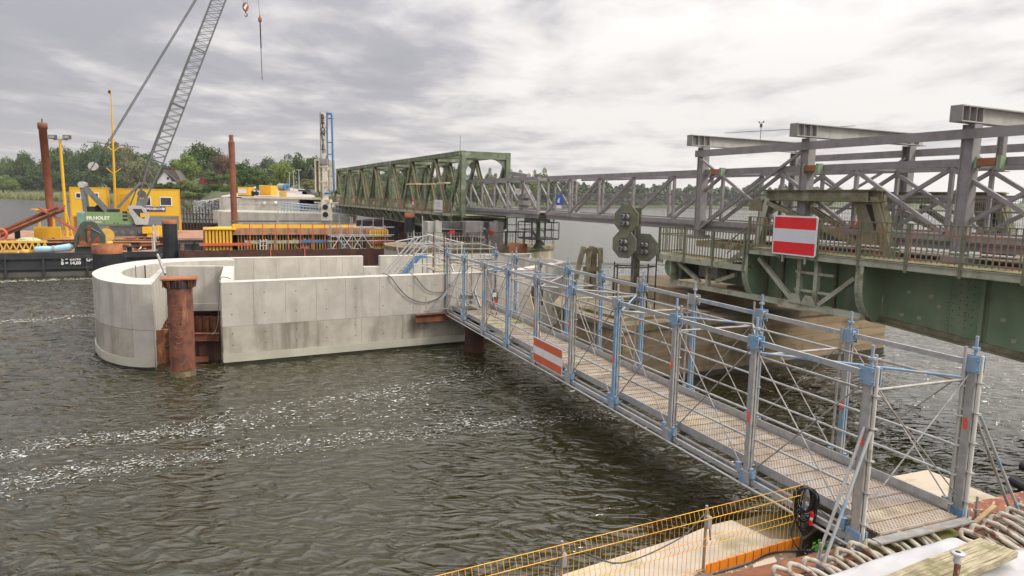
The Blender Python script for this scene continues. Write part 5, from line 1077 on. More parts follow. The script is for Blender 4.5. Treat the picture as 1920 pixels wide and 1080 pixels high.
part('guide_ring', MB().ring((-.3, .6), .5, 1.0, 4.62, 4.72, 0, 2*math.pi, 18), M['yellow'], yc_)
# yellow lamp mast
lp_ = gy(124, 440, 66); lmst = thing('lamp_mast', 'slim yellow mast with two floodlights standing left of the small yellow cabin', 'lamp mast', T((lp_.x, lp_.y, 0)))
ztop = zt(120, 262, 66)
part('mast', MB().tube((.1, 0, 1.7), (0, 0, ztop), .17, 8, .12), M['yellow'], lmst); part('cross_arm', MB().bar((-.6, 0, ztop), (.75, 0, ztop), .08), M['galvd'], lmst)
part('base_frame', MB().box(-.5, .7, -.4, .4, 1.7, 2.0).bar((-.4, 0, 2), (-.1, 0, 4.2), .1).bar((.6, 0, 2), (.2, 0, 4.2), .1), M['yellow'], lmst)
for x in (-.6, .75): part('floodlight', MB().box(x-.32, x+.3, -.25, .1, ztop+.05, ztop+.42), M['darkgrey'], lmst); part('lens', MB().box(x-.26, x+.24, -.265, -.252, ztop+.1, ztop+.37), M['lens'], lmst)
# ------------------------------------------------------------------ pontoon with crane and cabins
PT = Fr((-32.9, 69.0, 0), CH); ZP = 1.9
pon = thing('pontoon', 'dark flat pontoon behind the barge carrying the crane and the yellow cabins', 'pontoon', PT.M)
xr = PT.p(430, 450, 0).x
part('hull', MB().box(-26, xr, .05, 16, -.8, ZP-.2), M['hull'], pon); part('deck', MB().box(-26.05, xr+.05, 0, 16, ZP-.198, ZP), M['barge'], pon); part('strake', MB().box(-26, xr, -.06, .04, ZP-.6, ZP-.45), M['darkgrey'], pon)
for x in (-3, .5, 3.5): part('fender', MB().box(x, x+.2, -.12, -.062, -.3, ZP-.3), M['black'], pon)
YC = 4.2
def pc(px, py, yl=YC): return PT.p(px, py, yl)
def X_(px, yl=YC, py=410): return PT.p(px, py, yl).x
def Z_(py, px, yl=YC): return PT.p(px, py, yl).z
crane = thing('crawler_crane', 'green and grey crawler crane with a tall grey lattice boom standing on the pontoon', 'crane', PT.M)
def cp(n, mb, mt, **k): return part(n, mb, M[mt], crane, **k)
x0, x1 = X_(144), X_(270); xa = X_(160); zb, zt2 = Z_(421, 200), Z_(397.5, 200)
YW = YC+2.9
cp('engine_house', MB().ext([(xa, YC, zb), (X_(247), YC, zb), (X_(251), YC, zb+.3), (X_(238), YC, zt2-.05), (xa, YC, zt2)], (0, 2.9, 0)), 'cranegreen')
cp('counterweight', MB().box(x0, xa-.02, YC-.02, YW+.02, zb-.1, zt2-.12), 'craneteal'); cp('housing_cap', MB().box(x0, xa, YC, YW, zt2-.118, zt2+.02), 'cabgrey')
cp('deck_edge', MB().box(x0+.2, X_(268), YC+.02, YW, zb-.18, zb-.002), 'cranegrey')
xm = X_(195); cp('panel_joint', MB().box(xm-.02, xm+.02, YC-.008, YC-.001, zb+.05, zt2-.05), 'cranegrey')
for k in range(3): cp('vent', MB().box(X_(230), X_(239), YC-.02, YC-.001, zb+.38+.38*k, zb+.6+.38*k), 'dark')
cp('vent', MB().box(X_(213), X_(216), YC-.02, YC-.001, zb+.1, zb+.2).box(X_(219), X_(222), YC-.02, YC-.001, zb+.1, zb+.2), 'dark')
q = pc(184, 409); text('lettering', 'FR.HOLST', .46, M['white'], crane, TX((q.x, YC-.006, q.z), (1, 0, 0)), .004, .02)
cp('lettering_underline', MB().box(X_(178), X_(190), YC-.01, YC-.001, q.z-.42, q.z-.36), 'white')
s = MB(); c0_, c1_ = X_(243), X_(279)   # cab
zc0, zc1 = Z_(421, 262), Z_(386, 262)
cabp = [(c0_+.55, zc0), (c1_-.1, zc0), (c1_+.05, zc0+.8), (c1_-.35, zc1-.25), (c1_-.7, zc1), (c0_, zc1), (c0_-.1, zc1-.15)]
cp('cab', MB().ext([(a, YC-.35, b) for a, b in cabp], (0, 1.15, 0)), 'cabgrey')
cp('cab_window', MB().ext([(a, YC-.37, b) for a, b in [(c0_+.3, zc1-.3), (c0_+.85, zc0+.85), (c1_-.45, zc0+.62), (c1_-.25, zc0+.8), (c1_-.6, zc1-.3)]], (0, .018, 0)), 'window')
cp('cab_seat', MB().box(c0_+1.0, c0_+1.5, YC-.385, YC-.372, zc0+.75, zc0+1.2), 'yellow')
for k, y in ((0, YC-.3), (1, YC+2.5)):    # tracks
    t0, t1 = X_(196), X_(298); zt0 = ZP+.02
    pts = [(t0+.5, zt0), (t1-.5, zt0), (t1-.1, zt0+.35), (t1-.1, zt0+.65), (t1-.5, zt0+.98), (t0+.5, zt0+.98), (t0+.1, zt0+.65), (t0+.1, zt0+.35)]
    cp('track', MB().ext([(a, y, b) for a, b in pts], (0, .7, 0)), 'darkgrey')
    s = MB()
    for j in range(30): s.box(t0+.3+j*(t1-t0-.6)/30, t0+.3+j*(t1-t0-.6)/30+.09, y-.02, y+.7, zt0-.015, zt0+.0).box(t0+.3+j*(t1-t0-.6)/30, t0+.3+j*(t1-t0-.6)/30+.09, y-.02, y+.7, zt0+.98, zt0+1.02)
    cp('track_shoes', s, 'darkrust', kind='stuff')
    for j in range(6): cp('roller', MB().tube((t0+.8+j*.78, y-.05, zt0+.4), (t0+.8+j*.78, y+.02, zt0+.4), .22, 10), 'cranegrey')
cp('turntable', MB().lathe([(1.2, ZP+1.0), (1.2, zb-.18)], (X_(225), YC+1.4, 0), 20), 'dark'); cp('undercarriage', MB().box(X_(212), X_(285), YC+.45, YC+2.45, ZP+.4, ZP+1.0), 'darkgrey')
cp('engine_top', MB().box(X_(163), X_(178), YC+.4, YC+2.2, zt2, zt2+.5).tube((X_(186), YC+.8, zt2+.3), (X_(186), YC+2.2, zt2+.3), .45, 12).box(X_(200), X_(222), YC+.5, YC+2.3, zt2, zt2+.28), 'dark')
# gantry
def b2(a, b, w_, mt='cranegrey', ys=(YC+.4, YC+2.4), nm='gantry_leg'):
    for y in ys: p, q = pc(*a), pc(*b); cp(nm, MB().bar((p.x, y, p.z), (q.x, y, q.z), w_, w_), mt)
b2((152, 347), (159, 397), .34); b2((150, 345), (198, 395), .36); cp('gantry_head', MB().tube((pc(152, 346).x, YC+.1, pc(152, 346).z), (pc(152, 346).x, YC+2.7, pc(152, 346).z), .32, 10), 'cabgrey')
# boom: foot, taper, lattice up to the tip
YB0 = YC+.75; YB1 = YC+1.95
foot = pc(254, 412); tip = pc(487, -215); 
mL0, mR0 = pc(285, 294), pc(304, 309); 
def lat(px, py): p = PT.p(px, py, (YB0+YB1)/2); return Vector((p.x, 0, p.z))
FL_ = lat(252, 411); TL, TRr = lat(285, 294), lat(305, 309); dirb = (lat(410, 0)-lat(294, 302)).normalized(); nb2_ = Vector((dirb.z, 0, -dirb.x))
wb = .62; base_ = lat(294, 302)
Lb = 30.0
def chord(y, s_, a, b, r=.055): p = base_+dirb*a+nb2_*(wb*s_); q = base_+dirb*b+nb2_*(wb*s_); return (p.x, y, p.z), (q.x, y, q.z)
for y in (YB0, YB1):
    for s_ in (-1, 1): a, b = chord(y, s_, 0, Lb-2.5); cp('boom_chord', MB().tube(a, b, .065, 6), 'cranegrey'); cp('boom_taper', MB().tube(b, tuple(base_+dirb*Lb+Vector((0, y*.4+(YB0+YB1)/2*.6, 0))), .065, 6), 'cranegrey')
n_ = int((Lb-2.5)/.78)
fm = MB(); 
for k in range(n_+1):
    a0_ = k*(Lb-2.5)/n_; a1_ = (k+1)*(Lb-2.5)/n_
    for y in (YB0, YB1):
        p, _ = chord(y, -1, a0_, a1_); q, q1 = chord(y, 1, a0_, a1_)
        s = MB().tube(p, q, .026, 4, cap=False)
        if k < n_: s.tube(p, q1, .03, 4, cap=False)
        if k % 8 == 0: s.tube(p, q, .06, 4)
        cp('boom_lacing', s, 'cranegrey')
    if k < n_:
        for s_ in (-1, 1):
            p, p1 = chord(YB0, s_, a0_, a1_); q, q1 = chord(YB1, s_, a0_, a1_); cp('boom_lacing', MB().tube(p if k % 2 else p1, q1 if k % 2 else q, .026, 4, cap=False), 'cranegrey')
fs_ = lat(262, 372)
for y in (YB0, YB1):     # tapered foot section
    for s_ in (-1, 1): a, _ = chord(y, s_, 0, 1); e = lat(258 if s_ < 0 else 272, 376); cp('boom_foot_tube', MB().tube(a, (e.x, y, e.z), .075, 6), 'cranegrey')
    for k in range(4): t = k/4; a, _ = chord(y, -1, 0, 1); b, _ = chord(y, 1, 0, 1); e = lat(258, 376); f_ = lat(272, 376); cp('boom_lacing', MB().tube(Vector(a).lerp(Vector((e.x, y, e.z)), t), Vector(b).lerp(Vector((f_.x, y, f_.z)), t+.2), .03, 4), 'cranegrey')
p0_, p1_, p2_, p3_ = lat(258, 373), lat(281, 370), lat(263, 408), lat(252, 412)
cp('boom_foot', MB().ext([(p.x, YB0-.05, p.z) for p in (p0_, p1_, lat(262, 410), lat(250, 411))], (0, YB1-YB0+.1, 0)), 'cranegrey')
a_, b_ = lat(221, 389), lat(264, 342); cp('boom_strut', MB().bar((a_.x, YB0-.2, a_.z), (b_.x, YB0-.2, b_.z), .2).bar((a_.x, YB1+.2, a_.z), (b_.x, YB1+.2, b_.z), .2), 'cranegrey')
cp('sheave', MB().tube((lat(266, 364).x, YB0, lat(266, 364).z), (lat(266, 364).x, YB1, lat(266, 364).z), .4, 12), 'darkgrey')
tipv = base_+dirb*Lb
def rope(a, b, r, nm='pendant_rope', mt='darkgrey'): cp(nm, MB().tube(a, b, r, 5), mt)
yb = (YB0+YB1)/2
sp1 = lat(205, 265); sp2 = lat(175, 312); hd = lat(152, 344)
for y in (YB0, YB1):
    rope((sp2.x, y, sp2.z), (sp1.x, y, sp1.z), .045); rope((sp1.x, y, sp1.z), tuple(tipv+Vector((0, y, 0))), .045); rope((hd.x, y, hd.z), (sp2.x, y, sp2.z), .05)
    e = base_+dirb*(Lb-2); rope((lat(240, 395).x, y, lat(240, 395).z), (e.x-.6, y, e.z), .03)
for k in range(4): rope((hd.x+.15*k, YB0+.3*k, hd.z-.3), (sp2.x+.08*k, YB0+.3*k, sp2.z), .02)
cp('spreader_sheave', MB().tube((sp2.x, YB0, sp2.z), (sp2.x, YB1, sp2.z), .42, 14).bar((sp1.x-.1, YB0, sp1.z-.1), (sp1.x-.1, YB1, sp1.z-.1), .22), 'cabgrey')
cp('boom_head', MB().tube((tipv.x+.2, YB0, tipv.z), (tipv.x+.2, YB1, tipv.z), .5, 12).bar((tipv.x, yb, tipv.z), (tipv.x+1.6, yb, tipv.z+.2), .5), 'cranegrey')
# hooks
h1 = lat(460, 0); hz = lat(460, 15)
for dx in (-.2, .2): rope((h1.x+dx, yb, hz.z+.5), (h1.x+dx*1.2-.6, yb, tipv.z), .02, 'hoist_rope')
hk = thing('hook_block', 'orange and white striped crane hook block hanging on ropes at the top edge', 'crane hook', PT.at(h1.x, yb, hz.z))
part('block', MB().ext([(.5*math.cos(t)*.62, -.16, .5*math.sin(t)*.9+.1) for t in [k*math.pi/7 for k in range(14)]], (0, .32, 0)), M['rustor'], hk); part('stripe', MB().ext([(-.22, -.165, -.02), (-.05, -.165, -.2), (.2, -.165, .32), (.08, -.165, .45)], (0, .004, 0)), M['white'], hk)
part('hook', MB().path([(0, 0, -.32), (0, 0, -.5), (.16, 0, -.62), (.14, 0, -.8), (-.02, 0, -.86), (-.17, 0, -.76)], [.06, .06, .07, .07, .06, .03], 7), M['rust'], hk)
h2 = lat(487.5, 35); rope((h2.x, yb, h2.z), (h2.x-.8, yb, tipv.z), .018, 'hoist_rope')
tk = thing('auxiliary_hook', 'small brown hook swivel with a long hanging sling against the sky', 'crane hook', PT.at(h2.x, yb, h2.z))
zz2 = lat(488.5, 150).z-h2.z
part('swivel', MB().lathe([(.05, -.4), (.18, -.3), (.2, 0), (.1, .2), (.03, .45)], (0, 0, 0), 10), M['rustor'], tk); part('chain', MB().tube((0, 0, -.4), (.03, 0, zz2*.48), .07, 6), M['dark'], tk)
part('sling', MB().tube((.03, 0, zz2*.48), (.08, 0, zz2), .05, 6).tube((-.06, 0, -.3), (.02, 0, zz2), .012, 4), M['galvd'], tk)
# cabins
YK = 10
def cabin(label, px0, px1, py0, py1, wins, yl, depth=2.6, sign=False):
    a = PT.p(px0, (py0+py1)/2, yl); b = PT.p(px1, (py0+py1)/2, yl); z1 = PT.p((px0+px1)/2, py0, yl).z; z0 = PT.p((px0+px1)/2, py1, yl).z; W_ = b.x-a.x; H_ = z1-z0
    r = thing('site_cabin', label, 'site cabin', PT.at(a.x, yl, z0), 'yellow site cabins on legs')
    part('wall', MB().box(.06, W_-.06, .03, depth, .1, H_-.1), M['yellowcon'], r); part('frame', MB().box(0, W_, 0, depth+.03, H_-.12, H_).box(0, W_, 0, depth+.03, 0, .14).box(0, .12, 0, .12, .1, H_-.1).box(W_-.12, W_, 0, .12, .1, H_-.1), M['yellow2'], r)
    for (wx0, wx1, wy0, wy1) in wins:
        wa = PT.p(wx0, wy0, yl); wb_ = PT.p(wx1, wy1, yl); u0, u1, v1, v0 = wa.x-a.x, wb_.x-a.x, wa.z-z0, wb_.z-z0
        f = part('window', MB().box(u0, u1, -.03, .03, v0, v0+.1).box(u0, u1, -.03, .03, v1-.1, v1).box(u0, u0+.1, -.03, .03, v0+.1, v1-.1).box(u1-.1, u1, -.03, .03, v0+.1, v1-.1), M['white'], r); part('pane', MB().box(u0+.1, u1-.1, .005, .028, v0+.1, v1-.1), M['window'], f)
    for x in (.1, W_-.1):
        for y in (.1, depth-.1): part('leg', MB().box(x-.12, x+.12, y-.1, y+.1, ZP-z0, -.002), M['yellow2'], r)
    return r, a.x, z0
cabin('smaller yellow site cabin with two small windows left of the crane gantry', 131, 202, 351, 406, [(140.5, 153, 361, 372.5), (173, 186, 361, 373)], YK)
r, ax, z0 = cabin('larger yellow site cabin with a dark blue company sign, right of the crane', 219, 338, 354, 405, [(268, 284, 369, 386.5), (299, 323, 369, 386.5)], YK)
q0_ = PT.p(272, 387.5, YK); q1_ = PT.p(311, 396, YK)
sgn_ = part('company_sign', MB().box(q0_.x-ax, q1_.x-ax, -.06, -.002, q1_.z-z0, q0_.z-z0), M['navy'], r)
text('lettering', 'DEPENBROCK', .36, M['white'], sgn_, TX(((q0_.x+q1_.x)/2-ax-.15, -.065, (q0_.z+q1_.z)/2-z0), (1, 0, 0)), .003, .012)
part('emblem', MB().ext([(q1_.x-ax-.25+.17*math.cos(t), -.063, (q0_.z+q1_.z)/2-z0+.17*math.sin(t)) for t in [k*math.pi/2 for k in range(4)]], (0, -.004, 0)), M['white'], sgn_)
part('door_panel', MB().box(.3, 1.2, -.005, .028, .2, 2.4), M['yellow2'], r)
# radio mast
mp_ = PT.p(216, 400, YK-.4); rm = thing('flag_mast', 'tall thin yellow mast with two cross arms rising between the yellow cabins', 'mast', PT.at(mp_.x, YK-.4, 0))
def zm(py): return PT.p(212, py, YK-.4).z
def xm_(px, py): return PT.p(px, py, YK-.4).x-mp_.x
part('mast', MB().tube((0, 0, ZP), (xm_(208, 168), 0, zm(168)), .17, 8, .05), M['yellow'], rm)
for (xa_, ya_, xb2, yb2_) in ((163, 268, 261, 274), (174, 313, 246, 315)): part('cross_arm', MB().tube((xm_(xa_, ya_), 0, zm(ya_)), (xm_(xb2, yb2_), 0, zm(yb2_)), .035, 5), M['darkgrey'], rm)
for y_ in (284, 326):
    for dx in (-14, 14): part('strut', MB().tube((xm_(213, y_), 0, zm(y_)), (xm_(213+dx, y_-11), 0, zm(y_-11)), .05, 5), M['yellow'], rm)
part('top_lamp', MB().lathe([(.05, 0), (.12, .1), (.12, .3), (.04, .36)], (xm_(205, 172), 0, zm(176)), 8), M['dark'], rm)
solo('yellow_winch', MB().tube((0, 0, .6), (0, .9, .6), .55, 14).box(-1.0, .6, .1, .8, 0, .35).box(-1.4, -.5, 0, .9, .35, 1.0).tube((.7, .2, .9), (1.3, .2, .9), .25, 10), M['yellow'], 'small yellow winch machine on the pontoon right of the crane cab', 'winch', PT.at(X_(296), 2.6, ZP))
solo('cable_drum', MB().tube((0, 0, .6), (0, .12, .6), .6, 16), M['yelwood'], 'pale yellow wooden cable drum disc standing behind the anchor housing', 'cable drum', on(BG.p(199, 440, 5).x, 5, 2.2))
# ------------------------------------------------------------------ black coated piles
def pile(label, px, pytop, Y, r, capc=0, zb=-1):
    p = gy(px, pytop+10, Y); z = zt(px, pytop, Y); t = thing('coated_pile', label, 'pile', T((p.x, p.y, 0)), 'black coated steel piles')
    part('shaft', MB().lathe([(r, zb), (r, z-capc)], (0, 0, 0), 24), M['blackpile'], t)
    if capc: part('bare_top', MB().lathe([(r*1.01, z-capc+.002), (r*1.01, z), (r*.93, z), (r*.93, z-.3)], (0, 0, 0), 24), M['rustor'], t)
    return t
pile('very wide black pile with an orange rusty top, just left of the pier nose', 201, 457.5, 44, .86, .6)
pile('slimmer black pile with a brown rim standing by the end of the yellow cabin', 318, 412, 52, .52, .3)
pile('black pile with a brown rim in front of the green truss walkway', 768, 399, 57.5, .43, .38)
tp = gy(440, 415, 62); tz = zt(434, 266, 62); tpl = thing('tall_rusty_pile', 'tall slender rusty tube pile with a narrower tip, standing in the formwork', 'pile', T((tp.x, tp.y, 0)) @ Matrix.Rotation(R_(-.3), 4, 'Y'))
part('tube', MB().lathe([(.27, -1), (.27, tz)], (0, 0, 0), 16), M['rustpile2'], tpl); part('tip', MB().lathe([(.19, tz), (.19, zt(434, 253, 62)), (.14, zt(434, 253, 62))], (0, 0, 0), 12), M['rust'], tpl)
# ------------------------------------------------------------------ cofferdam and formwork
FO = gz(345, 470, 2.2); FW = Fr((FO.x, FO.y, 0), CH)
def fx(px, yl=0, py=460): return FW.p(px, py, yl).x
def fz(px, py, yl=0): return FW.p(px, py, yl).z
cf = thing('cofferdam', 'dark brown corrugated sheet pile wall around the yellow formwork', 'sheet pile wall', FW.M); W_ = fx(745)
n = int(W_/.62)
shm = MB().ext([(0, 0, -1), (.12, .3, -1), (.5, .3, -1), (.62, 0, -1), (.62, -.03, -1), (.48, .27, -1), (.14, .27, -1), (0, -.03, -1)][:0] or [(0, 0, -1), (.62, 0, -1), (.5, .28, -1), (.12, .28, -1)], (0, 0, 3.2)); sm_ = shm.mesh('sheet_pile'); sm_.materials.append(M['darkrust'])
for k in range(n): link('sheet_pile', sm_, None, cf, T((k*.62, 0, random.uniform(-.05, .03))))
for k in range(12): link('sheet_pile', sm_, None, cf, T((0, k*.62, random.uniform(-.05, .03))) @ Matrix.Rotation(math.pi/2, 4, 'Z')); link('sheet_pile', sm_, None, cf, T((W_, k*.62, .35+random.uniform(-.05, .03))) @ Matrix.Rotation(math.pi/2, 4, 'Z'))
part('fill', MB().box(.3, W_-.3, .3, 7, -1, 1.3), M['darkrust'], cf)
for px_ in (507, 571): part('orange_rod', MB().box(fx(px_)-.04, fx(px_)+.04, -.06, -.01, 1.0, 2.4), M['pinkbar'], cf)
part('orange_rod', MB().box(fx(563), fx(573), -.06, -.012, 2.3, 2.36), M['pinkbar'], cf)
fwk = thing('wall_formwork', 'wide formwork of yellow beams and ply panels with red tie bars above the cofferdam', 'formwork', FW.M)
def wp(n, mb, mt): return part(n, mb, M[mt], fwk)
yf_ = 1.6; zl0, zl1 = 1.4, fz(410, 431, yf_)
xl0, xl1 = fx(384, yf_), fx(436, yf_); xr0, xr1 = fx(691, yf_), fx(728, yf_)
wp('ply_panel', MB().box(xl0, xl1, yf_, yf_+5, zl0, zl1), 'ply'); wp('ply_panel', MB().box(xr0-.2, xr1, yf_+.1, yf_+5, zl0, zl1), 'ply')
for a, b, n_ in ((xl0, xl1, 8), (xr0, xr1, 8)):
    for k in range(n_): x = a+.12+(b-a-.24)*k/(n_-1); wp('yellow_beam', MB().box(x-.075, x+.075, yf_-.22, yf_-.002, zl0, zl1-.05), 'yellow')
wp('waling', MB().box(xl0-.4, xl1+1.4, yf_-.42, yf_-.23, zl0+1.05, zl0+1.25), 'pinkbar'); wp('waling', MB().box(xr0, xr1+.9, yf_-.42, yf_-.23, zl0+1.05, zl0+1.3), 'pinkbar')
wp('top_platform', MB().ext([(xl0-.1, yf_-.3, zl1), (xl1+.3, yf_-.3, zl1), (xl1+.3, yf_+3, zl1), (xl0+1, yf_+3, zl1)], (0, 0, .12)), 'yellow')
wp('ply_fascia', MB().box(xl1+.05, xr0+.6, yf_+.3, yf_+.4, zl1-.42, zl1+.12), 'ply'); wp('deck', MB().box(xl1, xr1, yf_+.4, yf_+5, zl1-.1, zl1+.05), 'ply')
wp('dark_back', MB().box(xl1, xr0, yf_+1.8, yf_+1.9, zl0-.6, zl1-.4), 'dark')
wp('green_waling', MB().box(xl1+.9, xr0-3, yf_+.1, yf_+.25, zl0+1.15, zl0+1.4), 'palegreen'); wp('blue_waling', MB().box(fx(562, yf_), fx(618, yf_), yf_+.02, yf_+.2, zl0+1.2, zl0+1.42), 'bluepipe')
random.seed(6)
for k in range(44):
    x = xl1+.5+(xr0-xl1-1)*k/43; wp('stud', MB().bar((x, yf_+.9, zl0-.5), (x, yf_+.9, zl1-.42), .11), random.choice(['yelwood', 'yelwood', 'galvd', 'wood2']))
for k in range(9):
    x = xl1+1.3+(xr0-xl1-3)*k/8; wp('tie_bar', MB().box(x-.035, x+.035, yf_-.02, yf_+.05, zl0+.3, zl1+.5), 'pinkbar')
for k in range(7): x = xl1+1+random.uniform(0, xr0-xl1-3); wp('prop', MB().bar((x, yf_+.3, zl0+.3), (x+random.uniform(-.6, .6), yf_+.6, zl0+1.5), .09), random.choice(['yelwood', 'offwhite', 'pinkbar']))
lx = fx(494, yf_); wp('ladder', MB().bar((lx-.25, yf_, zl0), (lx-.25, yf_, zl0+1.5), .07).bar((lx+.25, yf_, zl0), (lx+.25, yf_, zl0+1.5), .07).bar((lx, yf_, zl0), (lx, yf_, zl0+1.5), .05), 'offwhite')
for k in range(4): wp('rung', MB().bar((lx-.25, yf_, zl0+.3+.35*k), (lx+.25, yf_, zl0+.3+.35*k), .05), 'offwhite')
yb_ = 2.6; wp('top_beam', MB().box(fx(436, yb_), fx(668, yb_), yb_, yb_+.25, fz(500, 428.2, yb_), fz(500, 421.5, yb_)), 'yellow'); wp('top_beam', MB().box(fx(437, yb_), fx(455, yb_), yb_-.3, yb_-.01, fz(445, 429, yb_), fz(445, 420, yb_)), 'yellow')
wp('top_beam', MB().box(fx(640, yb_), fx(668, yb_), yb_-.2, yb_-.01, fz(650, 429, yb_), fz(650, 424, yb_)), 'yellow')
wp('grey_beam', MB().box(fx(434, 5), fx(520, 5), 5, 5.2, fz(480, 416.5, 5), fz(480, 413.5, 5)), 'darkgrey'); wp('grey_beam', MB().box(fx(524, 5), fx(665, 5), 5, 5.2, fz(600, 416, 5), fz(600, 413.5, 5)), 'darkgrey')
sf = thing('tube_scaffold', 'light tube scaffold with cross braces standing at the right end of the yellow formwork', 'scaffold', FW.M); ys_ = .9
xs_ = [fx(p_, ys_) for p_ in (621, 640, 661, 679, 700, 722)]
for i, x in enumerate(xs_):
    for y in (ys_, ys_+.6): part('standard', MB().tube((x, y, 1.9), (x, y, zl1+random.choice([.4, .9, 1.1])), .04, 5), M['galv'], sf)
for z in (2.1, 2.75, 3.25, 3.9): part('ledger', MB().tube((xs_[0]-.3, ys_, z), (xs_[-1]+.8, ys_, z), .035, 5), M['offwhite'] if z < 3 else M['galv'], sf)
for a, b in ((0, 1), (1, 2), (2, 1), (2, 3), (3, 2), (4, 3)): part('brace', MB().tube((xs_[a], ys_-.05, 2.0), (xs_[b], ys_-.05, 3.3), .04, 5), M['offwhite'], sf)
part('blue_brace', MB().bar((xs_[0]+.4, ys_-.08, 3.2), (xs_[1]+.5, ys_-.08, 2.0), .1), M['bluealu'], sf); part('platform', MB().box(xs_[0], xs_[-1]+.6, ys_, ys_+.6, 3.1, 3.16), M['galv'], sf)
# dark hull moored below the truss
dh = BR.g(760, 445, .9); s = MB()
a = gz(668, 436, 1.2); b = gz(850, 448, 1.2)
db = thing('dark_barge', 'long dark brown hull moored under the green truss bridge', 'barge', Fr((gy(668, 412, 72).x, 72, 0), R_(-6)).M)
part('hull', MB().ext([(0, 0, -.5), (14, 0, -.5), (14, 0, 2.3), (4.6, 0, 3.85), (0, 0, 3.95)], (0, 5, 0)), M['darkrust2'], db); part('black_panel', MB().box(.1, 4.5, -.05, -.001, 1.6, 3.7), M['hull'], db)
# ------------------------------------------------------------------ drilling / lifting rig
YR = 76; rg = gy(611, 412, YR); k_ = YR/1280
rig = thing('placing_rig', 'tall cream mast rig with vertical lettering and a blue pipe bend, behind the formwork', 'rig', T((rg.x, rg.y, 0)))
def rx(px, py=330): return gy(px, py, YR).x-rg.x
def rz_(py): return zt(611, py, YR)
def rp_(n, mb, mt='cream'): return part(n, mb, M[mt], rig)
rp_('mast', MB().ext([(rx(602, 215), -.3, rz_(212)), (rx(612, 215), -.3, rz_(212)), (rx(613.5, 290), -.3, rz_(290)), (rx(610.5, 300), -.3, rz_(300)), (rx(606, 300), -.3, rz_(300)), (rx(604, 260), -.3, rz_(262))], (0, .6, 0)))
rp_('rail', MB().box(rx(602, 215)-.05, rx(602, 215)+.06, -.4, -.302, rz_(300), rz_(211)), 'galvd')
rp_('lower_mast', MB().box(rx(605.5), rx(614.5), -.28, .3, rz_(375), rz_(301))); rp_('joint_block', MB().box(rx(603), rx(616), -.45, .4, rz_(308), rz_(298)), 'galvd')
for k, ch in enumerate('BETONLIFT'): text('letter', ch, .62, M['dark'], rig, TX((rx(606.5, 215), -.405, rz_(219.5+8.1*k)), (1, 0, 0)), .01, .02)
rp_('side_panel', MB().box(rx(591), rx(593.2), -.2, .25, rz_(360), rz_(299)).box(rx(598.5), rx(601), -.2, .25, rz_(360), rz_(299)).box(rx(593.2), rx(598.5), -.2, .25, rz_(302), rz_(299))); rp_('panel_back', MB().box(rx(593.2), rx(598.5), .1, .2, rz_(358), rz_(302)), 'moss')
rp_('side_panel', MB().box(rx(616), rx(628), .3, .5, rz_(357), rz_(300)))
for y_ in (313, 341): rp_('cross_bar', MB().box(rx(600), rx(617), -.32, -.2, rz_(y_+1), rz_(y_-1)))
rp_('head_block', MB().box(rx(603.5), rx(620), -.5, .5, rz_(413), rz_(374)))
for y_ in (388, 402): rp_('pulley', MB().tube((rx(611.5), -.56, rz_(y_)), (rx(611.5), -.50, rz_(y_)), .3, 14).tube((rx(611.5), -.6, rz_(y_)), (rx(611.5), -.55, rz_(y_)), .14, 10), 'dark')
rp_('cross_arm', MB().box(rx(589), rx(603.3), -.2, .2, rz_(381), rz_(379)).box(rx(620.2), rx(633), -.2, .2, rz_(381), rz_(379)).box(rx(597), rx(602), -.15, .15, rz_(392), rz_(381)).box(rx(622), rx(627), -.15, .15, rz_(388), rz_(381)))
rp_('neck', MB().box(rx(606), rx(613), -.2, .2, rz_(374), rz_(360)), 'dark')
rp_('blue_pipe', MB().path(smoothp3([(rx(613.5, 240), -.1, rz_(300)), (rx(613.5, 215), -.1, rz_(218)), (rx(616, 214), -.1, rz_(213.5)), (rx(620, 214), -.1, rz_(213.5)), (rx(622.5, 220), -.1, rz_(220)), (rx(624.5, 300), -.1, rz_(300)), (rx(627, 355), -.1, rz_(352)), (rx(626, 358), -.1, rz_(359)), (rx(620), -.1, rz_(361)), (rx(610), -.4, rz_(362))], 5), .11, 8), 'bluepipe')
for y_ in (222, 267, 289): rp_('pipe_clamp', MB().box(rx(612, y_), rx(625, y_), -.08, 0, rz_(y_+.8), rz_(y_-.8)), 'darkgrey')
# ------------------------------------------------------------------ abutment works
AO = gy(408, 400, 88); AB = Fr((AO.x, 88, 0), R_(4))
ab = thing('new_abutment', 'pale concrete bridge abutment in two steps below the yellow containers', 'abutment', AB.M)
def az(px, py, yl): return AB.p(px, py, yl).z
def axx(px, yl): return AB.p(px, 400, yl).x
part('lower_block', MB().box(0, axx(655, 0), 0, 3, -1, az(500, 398.5, 0)), M['conc'], ab); part('upper_wall', MB().box(axx(412, 9), axx(560, 9), 9, 9.8, 0, az(470, 372, 9)), M['conc'], ab)
part('ledge', MB().box(axx(400, 4), axx(660, 4), 3.1, 9.0, -1, az(500, 395, 4)-.1), M['conc'], ab); part('coping', MB().box(axx(455, 9), axx(600, 9), 8.8, 9.7, az(470, 374.5, 9)+.2, az(470, 370.5, 9)+.2), M['conctop'], ab)
part('pipe_rail', MB().box(axx(447, 8), axx(533, 8), 8.6, 8.7, az(490, 397, 8), az(490, 396, 8)), M['darkgrey'], ab)
for px_ in (462, 483, 505, 530): part('wall_joint', MB().box(axx(px_, 9)-.02, axx(px_, 9)+.02, 8.99, 8.999, az(500, 393, 9), az(470, 375, 9)), M['galvd'], ab)
part('wall_joint', MB().box(axx(440, 9), axx(533, 9), 8.985, 8.999, az(490, 384, 9), az(490, 383.5, 9)), M['galvd'], ab)
